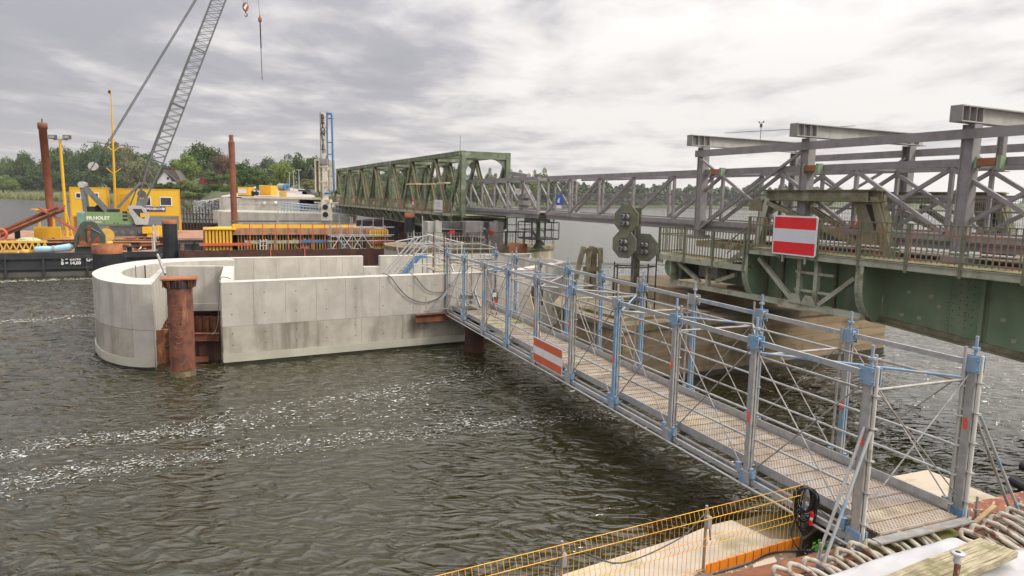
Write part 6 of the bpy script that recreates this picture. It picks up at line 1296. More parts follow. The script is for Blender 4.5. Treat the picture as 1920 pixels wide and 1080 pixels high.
for px_ in (496, 517): part('sphere_lamp', MB().lathe([(.05, 0), (.22, .1), (.28, .28), (.2, .45), (.05, .52)], (axx(px_, 8.7), 8.7, az(px_, 384, 8.7)), 10), M['offwhite'], ab)
sc2 = thing('rebar_forest', 'dense forest of slim bluish scaffold tubes and bars beside the cream rig', 'scaffold', AB.M); s = MB(); random.seed(14)
for k in range(16):
    x = axx(533, 5)+(axx(620, 5)-axx(533, 5))*k/15
    for y in (2, 5): part('standard', MB().tube((x, y, 2.5), (x, y, az(560, 379+k*.6, 5)), .05, 4), M['bluealu'] if k % 3 else M['galv'], sc2)
for z_ in (380, 384, 390): part('ledger', MB().tube((axx(533, 5), 2, az(533, z_-1, 2)), (axx(622, 5), 2, az(622, z_+8, 2)), .05, 4), M['bluealu'], sc2); part('ledger', MB().tube((axx(533, 5), 5, az(533, z_, 5)), (axx(622, 5), 5, az(622, z_+6, 5)), .05, 4), M['galv'], sc2)
for k in range(15):
    x = axx(623, 1)+(axx(665, 1)-axx(623, 1))*k/14; part('standard', MB().tube((x, 1-2*(k % 2), 3.2), (x, 1-2*(k % 2), az(640, 384+k*.9, 1)), .05, 4), M['bluealu'] if k % 2 else M['galv'], sc2)
for z_ in (386, 392, 404): part('ledger', MB().tube((axx(618, 1), 1, az(620, z_-3, 1)), (axx(667, 1), 1, az(667, z_+3, 1)), .05, 4), M['bluealu'], sc2)
for k in range(40): x = axx(625, 0)+random.uniform(0, 2.8); s.tube((x, .4, 2.9), (x, .4, 3.2+random.uniform(.5, 1.1)), .03, 4)
part('starter_bars', s, M['redbeam'], sc2, kind='stuff')
jt = thing('timber_jetty', 'old dark timber jetty with thin posts in front of the rock slope', 'jetty', Fr((gy(345, 415, 90).x, 90, 0), R_(-2)).M)
for k in range(10):
    x = k*.42*1.0
    part('post', MB().bar((x, 0, -.5), (x, 0, 4.9-.1*(k % 3) if k % 2 else 4.4), .1), M['darkwood'], jt)
for z in (3.0, 3.7): part('rail', MB().bar((-.6, -.08, z), (4.0, -.08, z), .1), M['darkwood'], jt)
part('wall', MB().box(-.6, 4.6, .3, 1, -.5, 2.5), M['darkrust'], jt)
# ================================================================== SHORES, TREES, HOUSES, CAUSEWAY
def shore_strip(name, pix, offs, mt):
    pts = [gz(x, y, 0) for x, y in pix]; vs = []; fs = []; n = len(pts)
    for i, p in enumerate(pts):
        d = Vector((p.x, p.y, 0)).normalized()
        for (o_, z_) in offs: vs.append((p.x+d.x*o_, p.y+d.y*o_, z_))
    m = len(offs)
    for i in range(n-1):
        for j in range(m-1): fs.append((i*m+j, (i+1)*m+j, (i+1)*m+j+1, i*m+j+1))
    mb = MB(); mb.add(vs, fs, True); return struct(name, mb, mt)
shore_strip('left_shore', [(-900, 360), (-500, 364), (-200, 369), (0, 371.8), (70, 375), (126, 378), (200, 380.5), (270, 382), (340, 383)], [(0, -.5), (3, .4), (30, 1.2), (90, 3), (400, 12), (3000, 20)], M['terrain'])
shore_strip('far_shore', [(575, 395), (640, 391), (700, 389), (860, 388.3), (1010, 388.4), (1200, 388.6), (1400, 391), (1600, 394), (1920, 399.5), (2300, 407), (3200, 426)], [(0, -.5), (4, .5), (40, 1.5), (150, 5), (600, 16), (3500, 25)], M['terrain'])
# headland with houses and causeway embankment
E1 = [gz(340, 383, 0), gz(362, 396, 0), gz(378, 408, 0), gz(398, 417, 0), gz(410, 430, 0)]
hl = MB(); 
def TP(px, Y, z): p = gy(px, 380, Y); return (p.x, Y, z)
rows = [[(E1[0].x, E1[0].y, -.3), (E1[1].x, E1[1].y, -.3), (E1[2].x, E1[2].y, -.3), (E1[3].x, E1[3].y, -.3), (E1[4].x, E1[4].y, -.3)],
        [TP(338, 372, 2.0), TP(365, 270, 2.5), TP(385, 210, 3.5), TP(405, 160, 4.5), TP(424, 112, 5.6)],
        [TP(338, 400, 6), TP(372, 290, 8), TP(400, 240, 7), TP(422, 180, 6.2), TP(445, 125, 6.0)],
        [TP(330, 460, 12), TP(380, 330, 11), TP(440, 280, 8), TP(465, 210, 6.8), TP(500, 130, 6.1)],
        [TP(320, 700, 22), TP(400, 500, 20), TP(500, 340, 10), TP(530, 240, 7.4), TP(580, 130, 5.9)],
        [TP(300, 2000, 30), TP(460, 900, 24), TP(600, 400, 10), TP(600, 250, 7.0), TP(612, 118, 5.0)],
        [TP(640, 2500, 30), TP(660, 900, 20), TP(660, 400, 4), TP(640, 260, 4), TP(630, 118, 1.0)],
        [TP(700, 2500, 30), TP(700, 900, 10), TP(690, 420, -.3), TP(660, 260, -.3), TP(640, 116, -.5)]]
hl.add([p for r_ in rows for p in r_], [(i*5+j, i*5+j+1, (i+1)*5+j+1, (i+1)*5+j) for i in range(7) for j in range(4)], True); struct('headland', hl, M['terrain'])
rd = MB(); rl = [(470, 100, 6.12), (455, 108, 6.15), (500, 150, 7.0), (520, 200, 7.8), (535, 260, 8.6)]; rrr = [(606, 101, 5.3), (600, 112, 5.7), (566, 150, 6.9), (552, 200, 7.8), (545, 260, 8.6)]
for (a, b) in (((412, 97.5, 5.75), (598, 97.5, 5.75)),): pass
v = [TP(*p) for p in [(412, 98.5, 6.0), (430, 112, 6.25), (492, 150, 7.15), (520, 200, 7.9), (533, 260, 8.7)]] + [TP(*p) for p in [(602, 98.5, 5.75), (598, 112, 6.0), (572, 150, 7.1), (556, 200, 7.9), (547, 260, 8.7)]]
rd.add(v, [(i, i+5, i+6, i+1) for i in range(4)]); struct('road', rd, M['road'])
# riprap
random.seed(40); rk_ = MB()
def rock(mb, c, r):
    vs = [Vector(p).normalized() for p in ((1, 0, 0), (-1, 0, 0), (0, 1, 0), (0, -1, 0), (0, 0, 1), (0, 0, -1), (.7, .7, .4), (-.7, .6, .5), (.6, -.7, .3), (-.6, -.7, .4))]
    vs = [c+Vector((p.x*r*random.uniform(.6, 1.3), p.y*r*random.uniform(.6, 1.3), p.z*r*random.uniform(.5, .9))) for p in vs]
    mb.add(vs, [(0, 6, 4), (6, 2, 4), (2, 7, 4), (7, 1, 4), (1, 9, 4), (9, 3, 4), (3, 8, 4), (8, 0, 4), (0, 2, 6), (2, 1, 7), (1, 3, 9), (3, 0, 8), (0, 5, 2), (2, 5, 1), (1, 5, 3), (3, 5, 0)])
for k in range(2600):
    t = random.random()**1.0*.999*3+1; i = int(t); f = t-i; i = min(i, 3); u = random.random()
    a = Vector(rows[0][i]).lerp(Vector(rows[0][i+1]), f); b = Vector(rows[1][i]).lerp(Vector(rows[1][i+1]), f)
    if i < 2 and random.random() < .35: continue
    c = a.lerp(b, u*1.0); c.z += .1; rock(rk_, c, random.uniform(.28, .62)*(.7+c.y/260))
o = struct('rock_armour', rk_, M['rock'], kind='stuff'); o['label'] = 'grey riprap boulders on the slope left of the new abutment'; o['category'] = 'rocks'
# reeds
random.seed(41); rb_ = MB()
def reeds(p0, p1, n, h, dep, w_):
    for k in range(n):
        t = random.random(); p = p0.lerp(p1, t); d = Vector((p.x, p.y, 0)).normalized(); p = p+d*random.uniform(0, dep); hh = h*random.uniform(.6, 1.1)*(1+.25*math.sin(t*40)); ww = w_*random.uniform(.5, 1.2); a = random.uniform(0, 3.14); dx, dy = math.cos(a)*ww/2, math.sin(a)*ww/2; q = random.uniform(-.3, .3)
        rb_.add([(p.x-dx, p.y-dy, .1), (p.x+dx, p.y+dy, .1), (p.x+dx*.3+q, p.y+dy*.3, .1+hh), (p.x-dx*.3+q, p.y-dy*.3, .1+hh)], [(0, 1, 2, 3)])
shl = [gz(x, y, 0) for x, y in [(-200, 369), (0, 371.8), (70, 375), (126, 378), (200, 380.5), (270, 382), (345, 383)]]
for a, b in zip(shl[:-1], shl[1:]): reeds(a, b, 3000, 3.2, 75, 1.0)
reeds(E1[0], E1[1], 900, 2.2, 12, .7); reeds(Vector(TP(345, 320, 2)), Vector(TP(420, 150, 5)), 1500, 1.3, 14, .8)
o = struct('reed_bed', rb_, M['reed'], kind='stuff'); o['label'] = 'belt of green and straw coloured reeds along the left shore'; o['category'] = 'reeds'
# trees ---------------------------------------------------------------
def crown_mesh(seed, leaves=5200, clumps=34, lumpy=.33, q=.046, egg=0.0):
    r = np.random.RandomState(seed); cs = []
    for k in range(clumps):
        t = r.uniform(0, 2*np.pi); z = r.uniform(-1, 1); s = math.sqrt(max(0, 1-z*z)); rad = r.uniform(.5, .82); wz = 1-egg*max(z, 0)
        cs.append((rad*s*math.cos(t)*.46*wz, rad*s*math.sin(t)*.46*wz, .54+rad*z*.42, r.uniform(.11, .19)))
    cs.append((0, 0, .45, .30)); cs.append((0, 0, .68, .22)); cs.append((.15, .1, .3, .24)); cs.append((-.15, -.08, .28, .24)); cs = np.array(cs)
    idx = r.randint(0, len(cs), leaves); v = r.normal(size=(leaves, 3)); v /= np.linalg.norm(v, axis=1)[:, None]
    rr = r.uniform(.55, 1.06, leaves)[:, None]; c = cs[idx, :3] + v*cs[idx, 3:4]*rr*np.array([1, 1, .85])
    n = v + r.normal(size=(leaves, 3))*.6; n /= np.linalg.norm(n, axis=1)[:, None]
    a = np.cross(n, r.normal(size=(leaves, 3))); a /= np.linalg.norm(a, axis=1)[:, None]; b = np.cross(n, a)
    sz = (r.uniform(.5, 1.25, leaves)*q/2)[:, None]
    V = np.stack([c-a*sz, c-b*sz*.8, c+a*sz, c+b*sz*.9], 1).reshape(-1, 3)
    me = bpy.data.meshes.new('crown'); me.from_pydata(V.tolist(), [], [(4*i, 4*i+1, 4*i+2, 4*i+3) for i in range(leaves)]); me.materials.append(None); return me
CR = [crown_mesh(1), crown_mesh(2, clumps=44), crown_mesh(3, clumps=30), crown_mesh(4, clumps=30, egg=.3), crown_mesh(5, clumps=40), crown_mesh(6, 3600, 26, egg=.6)]
def trunk_mesh(seed):
    r = random.Random(seed); s = MB(); s.tube((0, 0, 0), (.01, 0, .5), .028, 7, .016)
    for k in range(6): a = k*1.05+r.random(); s.tube((0, 0, .22+.05*k), (.26*math.cos(a), .26*math.sin(a), .5+.06*k), .012, 5, .004)
    m = s.mesh('trunk'); m.materials.append(M['bark']); return m
TK = [trunk_mesh(1), trunk_mesh(2)]
def tree(px, ytop, wpx, Y, kind, label, group=None, zb=1.5, nm='leafy_tree', sh=None, seed=None):
    ytop -= .07*(365-ytop) if Y < 700 else 0; p = gy(px, 360, Y); zt_ = zt(px, ytop, Y); H_ = (zt_-zb)/.985; Wd = wpx*Y/1280/.92; r = random.Random(int(px*7+ytop)); sh = (int(px)+int(ytop)) % 5 if sh is None else sh
    t = thing(nm, label, 'tree', T((p.x, Y, zb)) @ Matrix.Rotation(r.uniform(0, 6.28), 4, 'Z') @ Matrix.Diagonal((Wd, Wd*r.uniform(.85, 1.1), H_, 1)), group)
    c = link('crown', CR[sh], None, t); c.material_slots[0].link = 'OBJECT'; c.material_slots[0].material = LEAF[kind]
    link('trunk', TK[sh % 2], None, t); return t
GL = 'trees on the left shore'
L = [(-60, 315, 90, 470, 0, 'dark trees off the left edge of the left shore wood'), (8, 306, 60, 480, 5, 'hazy low tree at the extreme left edge'), (22, 297, 46, 450, 1, 'mid green tree near the left edge, left of the bigger dark one'),
     (47, 287, 58, 440, 0, 'dark green tree left of the tall rusty spud pile'), (78, 303, 46, 440, 0, 'lower dark tree directly behind the spud pile'), (103, 281, 56, 420, 1, 'green tree between the spud pile and the floodlight mast'), (128, 278, 60, 415, 0, 'broad dark tree behind the floodlight mast'),
     (152, 292, 44, 410, 1, 'lower green tree above the small yellow cabin'), (180, 271, 60, 400, 0, 'tall dark tree left of the thin yellow flag mast'), (210, 266, 64, 395, 1, 'tallest tree of the left shore, behind the flag mast'), (240, 275, 62, 390, 4, 'brownish tipped tree right of the flag mast'),
     (272, 284, 56, 385, 0, 'dark tree behind the lower crane boom'), (300, 302, 44, 380, 0, 'low dark tree right of the lower crane boom'), (262, 297, 58, 350, 4, 'rounded olive tree in front of the dark trees beside the crane boom'), (165, 318, 60, 380, 0, 'shaded lower tree right behind the cabins, left'), (225, 322, 60, 370, 0, 'shaded lower tree between the two yellow cabins'), (60, 325, 60, 410, 0, 'shaded lower tree on the left bank'), (115, 322, 60, 390, 0, 'shaded lower tree behind the floodlight mast')]
for px, yt, w_, Y, k, lb in L: tree(px, yt, w_, Y+110, k, lb, GL, 3.5)
for px, yt, w_, lb in ((6, 329, 46, 'yellow green willow bush at the left edge above the reeds'), (24, 338, 30, 'smaller yellow green bush beside the willow on the left bank')): tree(px, yt, w_, 500, 2, lb, 'bushes on the left bank', 3, 'willow_bush')
H = [(385, 271, 84, 330, 0, 'huge round dark green tree behind the red house', 9, 4), (352, 286, 48, 310, 2, 'lighter green tree left of the huge round tree', 8, 1), (417, 289, 50, 300, 3, 'copper brown tree right of the red house', 8, 4), (456, 301, 54, 240, 0, 'dark oak right of the tall slender rusty pile', 6, 2), (438, 316, 34, 235, 1, 'small green tree just right of the tall rusty pile', 6, 0),
     (500, 297, 60, 330, 5, 'hazy tree behind the bright green round tree', 8, 3), (545, 291, 60, 360, 5, 'tall hazy tree behind the three lamp posts', 8, 5), (528, 303, 58, 230, 2, 'bright green round tree left of the lamp posts', 7, 4), (486, 316, 40, 240, 1, 'mid green tree behind the yellow container', 6.5, 1), (572, 290, 56, 350, 0, 'tall dark tree left of the cream rig', 7, 2),
     (600, 296, 60, 350, 5, 'hazy tree directly behind the cream rig', 7, 3), (580, 334, 40, 190, 4, 'low yellow green bush right of the lamp posts', 6, 0), (596, 342, 36, 180, 4, 'low olive bush beside the cream rig', 5.5, 1), (336, 300, 40, 420, 0, 'dark tree behind the white gabled house', 12, 0), (400, 322, 34, 280, 1, 'green bush tree right of the red house', 9, 3)]
for px, yt, w_, Y, k, lb, zb, sh in H: tree(px, yt, w_, Y, k, lb, 'trees on the headland', zb, 'leafy_tree', sh)
random.seed(50)
Bs = [(318, 341, 26, 265, 0, 6), (334, 345, 24, 262, 1, 6), (345, 336, 30, 270, 4, 6), (357, 340, 26, 262, 2, 6), (368, 349, 24, 250, 1, 5.5), (380, 350, 22, 245, 2, 5.5), (394, 344, 28, 245, 0, 5.5), (410, 344, 30, 230, 0, 5.5), (424, 348, 26, 215, 1, 5.5), (352, 359, 30, 240, 2, 4), (372, 361, 26, 228, 1, 4), (300, 343, 26, 275, 0, 6), (330, 352, 26, 300, 1, 3), (440, 345, 24, 190, 1, 6), (470, 346, 30, 200, 1, 6.3), (505, 348, 26, 190, 2, 6.5)]
for i, (px, yt, w_, Y, k, zb) in enumerate(Bs): tree(px, yt, w_, Y, k, 'green garden bush on the bank below the houses', 'garden bushes below the houses', zb, 'garden_bush', i % 5)
for i in range(26):
    px = 632+i*15.6+random.uniform(-5, 5); yt = 317+5*math.sin(i*1.7)+random.uniform(-3, 4)+(4 if px > 860 else 0); tree(px, yt, random.uniform(32, 48) if px < 860 else random.uniform(24, 34), 480+random.uniform(-30, 60), [5, 1, 5, 0][i % 4], 'tree of the far wood seen through the green truss bridge' if px < 860 else 'slender tree of the row behind the bridge portal and footbridge', 'far wood behind the truss' if px < 860 else 'tree row behind the portal', 2.5, 'leafy_tree', (i*3) % 6 if px < 860 else 5)
for i in range(24): px = 640+i*17+random.uniform(-6, 6); tree(px, 342+random.uniform(-6, 6), 40, 450, [1, 4, 2, 0][i % 4], 'lower tree at the water edge behind the bridge', 'lower trees at the far shore', 1.2, 'leafy_tree', i % 5)
# continuous wood towards the right: real leaf clumps, one mass
def wood(name, label, spec, mt, n, q):
    r = np.random.RandomState(len(name)+n); V = []; 
    for k in range(n):
        i = r.randint(0, len(spec)-1); f = r.rand(); a, b = spec[i], spec[i+1]; px = a[0]+(b[0]-a[0])*f; yt = a[1]+(b[1]-a[1])*f; Y = a[2]+(b[2]-a[2])*f
        yt += 4.5*math.sin(px*.11)+3.0*math.sin(px*.29+1)+2*math.sin(px*.63)
        zt_ = zt(px, yt, Y); u = r.rand()**.55; z = .5+(zt_-.5)*u*r.uniform(.85, 1); yy = Y+r.uniform(-18, 26)*(1.1-u*.8); p = gy(px, 360, Y)
        V.append((p.x*yy/Y, yy, z, Y))
    V = np.array(V); nn_ = r.normal(size=(n, 3)); nn_[:, 2] += .5; nn_ /= np.linalg.norm(nn_, axis=1)[:, None]; a = np.cross(nn_, r.normal(size=(n, 3))); a /= np.linalg.norm(a, axis=1)[:, None]; b = np.cross(nn_, a)
    s = (r.uniform(.5, 1.3, n)*q*V[:, 3]/1280)[:, None]; c = V[:, :3]; W = np.stack([c-a*s, c-b*s*.8, c+a*s, c+b*s], 1).reshape(-1, 3)
    me = bpy.data.meshes.new(name); me.from_pydata(W.tolist(), [], [(4*i, 4*i+1, 4*i+2, 4*i+3) for i in range(n)]); o = link(name, me, mt); o['kind'] = 'stuff'; o['label'] = label; o['category'] = 'wood'
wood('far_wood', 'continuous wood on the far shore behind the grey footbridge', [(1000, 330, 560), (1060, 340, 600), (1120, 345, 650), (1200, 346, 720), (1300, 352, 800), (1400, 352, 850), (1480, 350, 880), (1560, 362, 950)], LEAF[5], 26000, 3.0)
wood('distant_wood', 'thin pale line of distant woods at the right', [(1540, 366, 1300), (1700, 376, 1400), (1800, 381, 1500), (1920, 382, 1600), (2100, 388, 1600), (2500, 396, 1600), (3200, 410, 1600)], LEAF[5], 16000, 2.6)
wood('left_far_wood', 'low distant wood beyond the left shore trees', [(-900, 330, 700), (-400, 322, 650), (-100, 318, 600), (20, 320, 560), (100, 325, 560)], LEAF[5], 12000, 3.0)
# houses ---------------------------------------------------------------
YH = 300
def hp(px, py): p = gy(px, py, YH); return (p.x, p.z)
wh = thing('white_house', 'white gabled house with a dark roof behind the crane boom', 'house', T((gy(307, 340, YH).x, YH, 9)))
ox = gy(307, 340, YH).x
def hh(pts, y0, d, r_, mt, nm, o_=0): return part(nm, MB().ext([(hp(*p)[0]-ox, y0, hp(*p)[1]-9) for p in pts], (0, d, 0)), mt, r_)
hh([(295, 347), (320.5, 347), (320.5, 337), (307.5, 320), (295, 337)], 0, 9, wh, M['white'], 'wall')
hh([(293.5, 339.5), (307.5, 318), (309, 318), (336, 341), (333, 341.5), (308, 321), (295, 340)], -.5, .6, wh, M['thatch'], 'gable_trim'); hh([(307.5, 318), (328, 319), (340, 341), (321, 340)], .2, 9, wh, M['thatch'], 'roof'); hh([(313, 332), (317, 332), (317, 337), (313, 337)], -.1, .08, wh, M['window'], 'window'); hh([(314, 318), (317, 318), (317, 314), (314, 314)], 4, 1, wh, M['redwall'], 'chimney')
hh([(321, 338), (338, 338), (338, 347), (321, 347)], .3, 6, wh, M['white'], 'side_wall')
rh = thing('red_house', 'red walled house with a thatched half-hipped roof on the headland', 'house', T((gy(389, 340, YH).x, YH, 9)))
ox = gy(389, 340, YH).x
hh([(373, 346), (405, 346), (405, 340), (396, 328), (389, 326), (380, 328), (373, 339)], 0, 8, rh, M['redwall'], 'wall')
hh([(379, 328.5), (387.5, 317.5), (390, 317.5), (399.5, 330), (396, 328.5), (383, 327.5)], -.6, 9, rh, M['thatch'], 'roof'); hh([(382, 329), (392.5, 329), (392.5, 334), (382, 334)], -.1, .08, rh, M['signwhite'], 'window'); hh([(372, 341), (379, 328), (380, 328), (374, 341)], -.3, 8.6, rh, M['thatch'], 'roof_edge'); hh([(398, 329), (399.5, 329.5), (407, 341), (404.5, 341)], -.3, 8.6, rh, M['thatch'], 'roof_edge')
hh([(390, 340), (394, 340), (394, 346), (390, 346)], -.1, .08, rh, M['window'], 'door')
sw_ = solo('garden_wall', MB().box(-5, 5, 0, .5, 0, 2.2), M['darkwood'], 'low brownish garden wall on the bank right of the large yellow cabin', 'wall', T((gy(350, 368, 250).x, 250, zt(350, 372, 250)-.4)))
# causeway things
def cz(px, py, Y): p = gy(px, py, Y); return p
def onroad(nm, lbl, cat, px, py, Y, grp=None): p = gy(px, py, Y); return thing(nm, lbl, cat, T((p.x, Y, p.z)), grp), Y/1280
t, k = onroad('generator_box', 'yellow box generator with a grey side panel on the abutment', 'generator', 457, 367.5, 103)
part('body', MB().box(-11*k, 10*k, 0, 2.2, .1, 16.5*k), M['yellow'], t); part('side_panel', MB().box(-10*k, 5*k, -.04, -.002, 5*k, 13*k), M['signwhite'], t); part('skid', MB().box(-11*k, 10*k, .1, 2.1, -.15, .098), M['darkgrey'], t)
t, k = onroad('yellow_container', 'small yellow double door container on the causeway', 'container', 499, 367, 106)
part('body', MB().box(-10*k, 9*k, 0, 3, .05, 19*k), M['yellow'], t); part('door', MB().box(-9.2*k, -.4*k, -.05, -.002, .2, 18*k), M['yellow2'], t); part('door', MB().box(.0*k, 8.4*k, -.05, -.002, .2, 18*k), M['yellow2'], t); part('neighbour_panel', MB().box(-14*k, -10.5*k, .3, 2.8, .05, 19.5*k), M['offwhite'], t)
t, k = onroad('site_machine', 'cluttered cream and brown site machine between the yellow generator and the container', 'machine', 478, 367, 104)
part('body', MB().box(-5*k, 4*k, 0, 1.2, .3, 8*k).box(-6*k, -2*k, 0, 1, 8*k, 11*k), M['offwhite'], t); part('wheel', MB().tube((-4*k, -.1, .35), (-4*k, .2, .35), .35, 10).tube((3*k, -.1, .35), (3*k, .2, .35), .35, 10), M['black'], t); part('frame', MB().bar((-7*k, .2, 1), (2*k, .3, 12*k), .1).bar((4*k, .2, .2), (0, .3, 13*k), .1), M['rustor'], t); part('lamp', MB().lathe([(.05, 0), (.2, .1), (.15, .3)], (0, 0, 13*k), 8), M['white'], t)
t, k = onroad('tank_trailer', 'silver and blue cylindrical silo trailer parked on the causeway', 'silo', 530, 358, 150)
part('tank', MB().tube((-12*k, 2.0, 8*k), (4*k, .6, 7.5*k), 5.8*k, 16), M['galv'], t); part('blue_end', MB().tube((4*k, .6, 7.5*k), (8*k, .2, 7.5*k), 6.2*k, 16).box(2*k, 9*k, .1, 1.2, 0, 3*k), M['bluepipe'], t); part('frame', MB().box(-12*k, 8*k, 1, 2.4, .1, 2*k), M['darkgrey'], t); part('end_disc', MB().tube((8.0*k, .15, 7.5*k), (8.3*k, .1, 7.5*k), 3*k, 12), M['darkgrey'], t)
for px, yt, lb in ((543, 325, 'left and lowest of the three slim lamp posts on the causeway'), (551, 322, 'middle one of the three slim lamp posts on the causeway'), (561, 320, 'right and tallest of the three lamp posts, with a double arm')):
    t, k = onroad('street_lamp', lb, 'street lamp', px, 358, 165, 'lamp posts on the causeway'); h = (358-yt)*k
    part('pole', MB().tube((0, 0, 0), (0, 0, h), .12, 6, .08), M['galv'], t); part('lamp_head', MB().box(-4.5*k if px == 561 else -.2, 4.5*k if px == 561 else 2*k, -.15, .15, h, h+.12), M['signwhite'], t)
t, k = onroad('mesh_barrier', 'pale grey mesh barrier across the causeway in front of the lamp posts', 'barrier', 555, 366, 135)
part('frame', MB().bar((-16*k, 0, 0), (-16*k, 0, 8*k), .08).bar((16*k, 0, 0), (16*k, 0, 7*k), .08).bar((-16*k, 0, 8*k), (16*k, 0, 7*k), .06).bar((-16*k, 0, .2), (16*k, 0, .2), .06), M['galv'], t)
s = MB()
for i in range(48): s.box(-16*k+i*.07, -16*k+i*.07+.03, -.01, .01, .1, 7.2*k)
part('wire_mesh', s, M['galv'], t, kind='stuff')
for px, col_, lb in ((566, 'signwhite', 'white car parked at the causeway barrier'), (577, 'darkgrey', 'dark car to the right of the white one on the causeway')):
    t, k = onroad('parked_car', lb, 'car', px, 368.5 if px > 570 else 368, 128)
    part('body', MB().ext([(-1, -.1, .25), (1.0, -.1, .25), (1.0, -.1, .75), (.7, -.1, .85), (.45, -.1, 1.3), (-.5, -.1, 1.35), (-.85, -.1, .9), (-1, -.1, .8)], (0, 3.9, 0)), M[col_], t); part('window', MB().box(-.6, .5, -.13, -.101, .9, 1.2), M['window'], t)
    for x in (-.75, .75): part('wheel', MB().tube((x, .2, .3), (x, .6, .3), .3, 10), M['black'], t)
solo('yellow_post', MB().box(-.5, .5, -.2, .2, 0, 1.0), M['yelwood'], 'small pale yellow block on the causeway edge right of the container', 'block', T((gy(533, 369, 101).x, 100.5, 6.0)))
tree(594, 362, 18, 99, 2, 'green weeds clump at the end of the causeway beside the rig', None, 4.9, 'weed_bush', 1)
# foam streaks on the water: thousands of small flecks lying on the surface
random.seed(60); fo = MB()
def streak(pts, n, wd, sz):
    P_ = [gz(x, y, 0) for x, y in pts]; Ls = [(b-a).length for a, b in zip(P_[:-1], P_[1:])]; tot = sum(Ls)
    for k in range(n):
        u = random.random()*tot; i = 0
        while u > Ls[i] and i < len(Ls)-1: u -= Ls[i]; i += 1
        a, b = P_[i], P_[i+1]; c = a.lerp(b, min(1, u/Ls[i])); d = (b-a).normalized(); nrm = Vector((-d.y, d.x, 0)); c = c+nrm*(random.gauss(0, wd)+.25*math.sin(u*1.3+i)*wd*2)
        
        if random.random() < .38: continue
        wz_ = WZ(c.x, c.y); ang = math.atan2(d.y, d.x)+random.gauss(-.2, .6); l = sz*random.uniform(.35, 1.9)*(1.5 if random.random() < .15 else .8); w2 = l*random.uniform(.18, .36); ux, uy = math.cos(ang), math.sin(ang)
        pts_ = [(c.x+ux*l*q-uy*w2*e+random.uniform(-.01, .01), c.y+uy*l*q+ux*w2*e, .012+wz_+random.uniform(0, .006)) for q, e in ((-.5, 0), (-.2, -.5), (.25, -.4), (.5, .1), (.15, .5), (-.3, .45))]
        fo.add(pts_, [(0, 1, 2, 3, 4, 5)])
streak([(0, 856), (130, 830), (300, 815), (420, 800)], 1100, .30, .065); streak([(300, 815), (460, 775), (600, 755), (760, 728), (860, 705), (980, 680)], 1000, .32, .07)
streak([(-40, 935), (100, 905), (240, 880), (380, 850), (560, 830), (760, 815), (900, 800), (1040, 790), (1150, 775)], 2500, .34, .06); streak([(0, 900), (120, 890), (300, 860)], 450, .3, .06)
streak([(400, 800), (560, 790), (720, 770), (900, 780)], 700, .6, .07)
streak([(0, 528), (90, 526), (172, 522)], 260, .4, .22); streak([(0, 606), (80, 602), (174, 590)], 260, .4, .14); streak([(640, 752), (800, 740)], 300, .5, .08)
streak([(1560, 700), (1700, 650), (1800, 640)], 0, .3, .1) if False else None
o = struct('foam', fo, M['foam'], kind='stuff'); o['label'] = 'broken white foam streaks drifting on the dark water'; o['category'] = 'foam'
# ================================================================== FOREGROUND QUAY (gangway frame G: x along the gangway, y left)
def gl(px, py, z): return G.g(px, py, z-1.55)
qz = 1.0
qp = [gz(x, y, qz) for x, y in [(1262, 1092), (1497, 1020), (1640, 960), (1800, 925), (1960, 905), (2300, 1000)]]
mbq = MB().prism([(qp[0].x, qp[0].y), (qp[1].x, qp[1].y)]+[tuple((G.M @ Vector((.05, y, 0)))[:2]) for y in (1.2, -6)]+[(14, 9), (14, -3), (-2, -3), (1.0, 5)], -2, qz)
struct('quay', mbq, M['soil'])
s = MB()
solo('concrete_slab', MB().prism([tuple(gz(x, y, .95)[:2]) for x, y in [(1040, 1082), (1288, 1003), (1330, 985), (1372, 975), (1445, 1010), (1500, 1012), (1240, 1100), (1000, 1180)]], .7, .95), M['pad'], 'pale concrete slab lying outside the yellow mesh fence', 'slab')
solo('stained_slab', MB().prism([tuple(gz(x, y, .96)[:2]) for x, y in [(1330, 985), (1440, 962), (1545, 935), (1580, 960), (1500, 1015), (1400, 1015)]], .6, .945), M['oldtop'], 'darker mossy slab below the fence end beside the black cable coil', 'slab')
fd0 = gz(1492, 1022, qz); fd1 = gz(1262, 1092, qz); fdir = (fd1-fd0).normalized(); fdir.z = 0
fh = None
d = ray(1480, 915); nv2 = Vector((-fdir.y, fdir.x, 0)); tt = (fd0-CAM).dot(nv2)/d.dot(nv2); ftop = (CAM+d*tt).z
d = ray(1055, 1013); tt = (fd0-CAM).dot(nv2)/d.dot(nv2); ptL = CAM+d*tt
print('fence top z', ftop, ptL)
FN = Fr((fd0.x, fd0.y, qz), math.atan2(fdir.y, fdir.x)); HF = max(1.0, min(1.35, ftop-qz))
vw = MB(); vw.path([(0, -.0, .02), (0, .0, .44), (0, .035, .50), (0, 0, .56), (0, -.0, HF-.2), (0, .05, HF-.14), (0, 0, HF)], .0046, 4); vwm = vw.mesh('vertical_wire'); vwm.materials.append(M['wire'])
sgn_n = -1 if (FN.M.to_3x3() @ Vector((0, 1, 0))).dot(Vector((0, -1, 0))) > 0 else 1
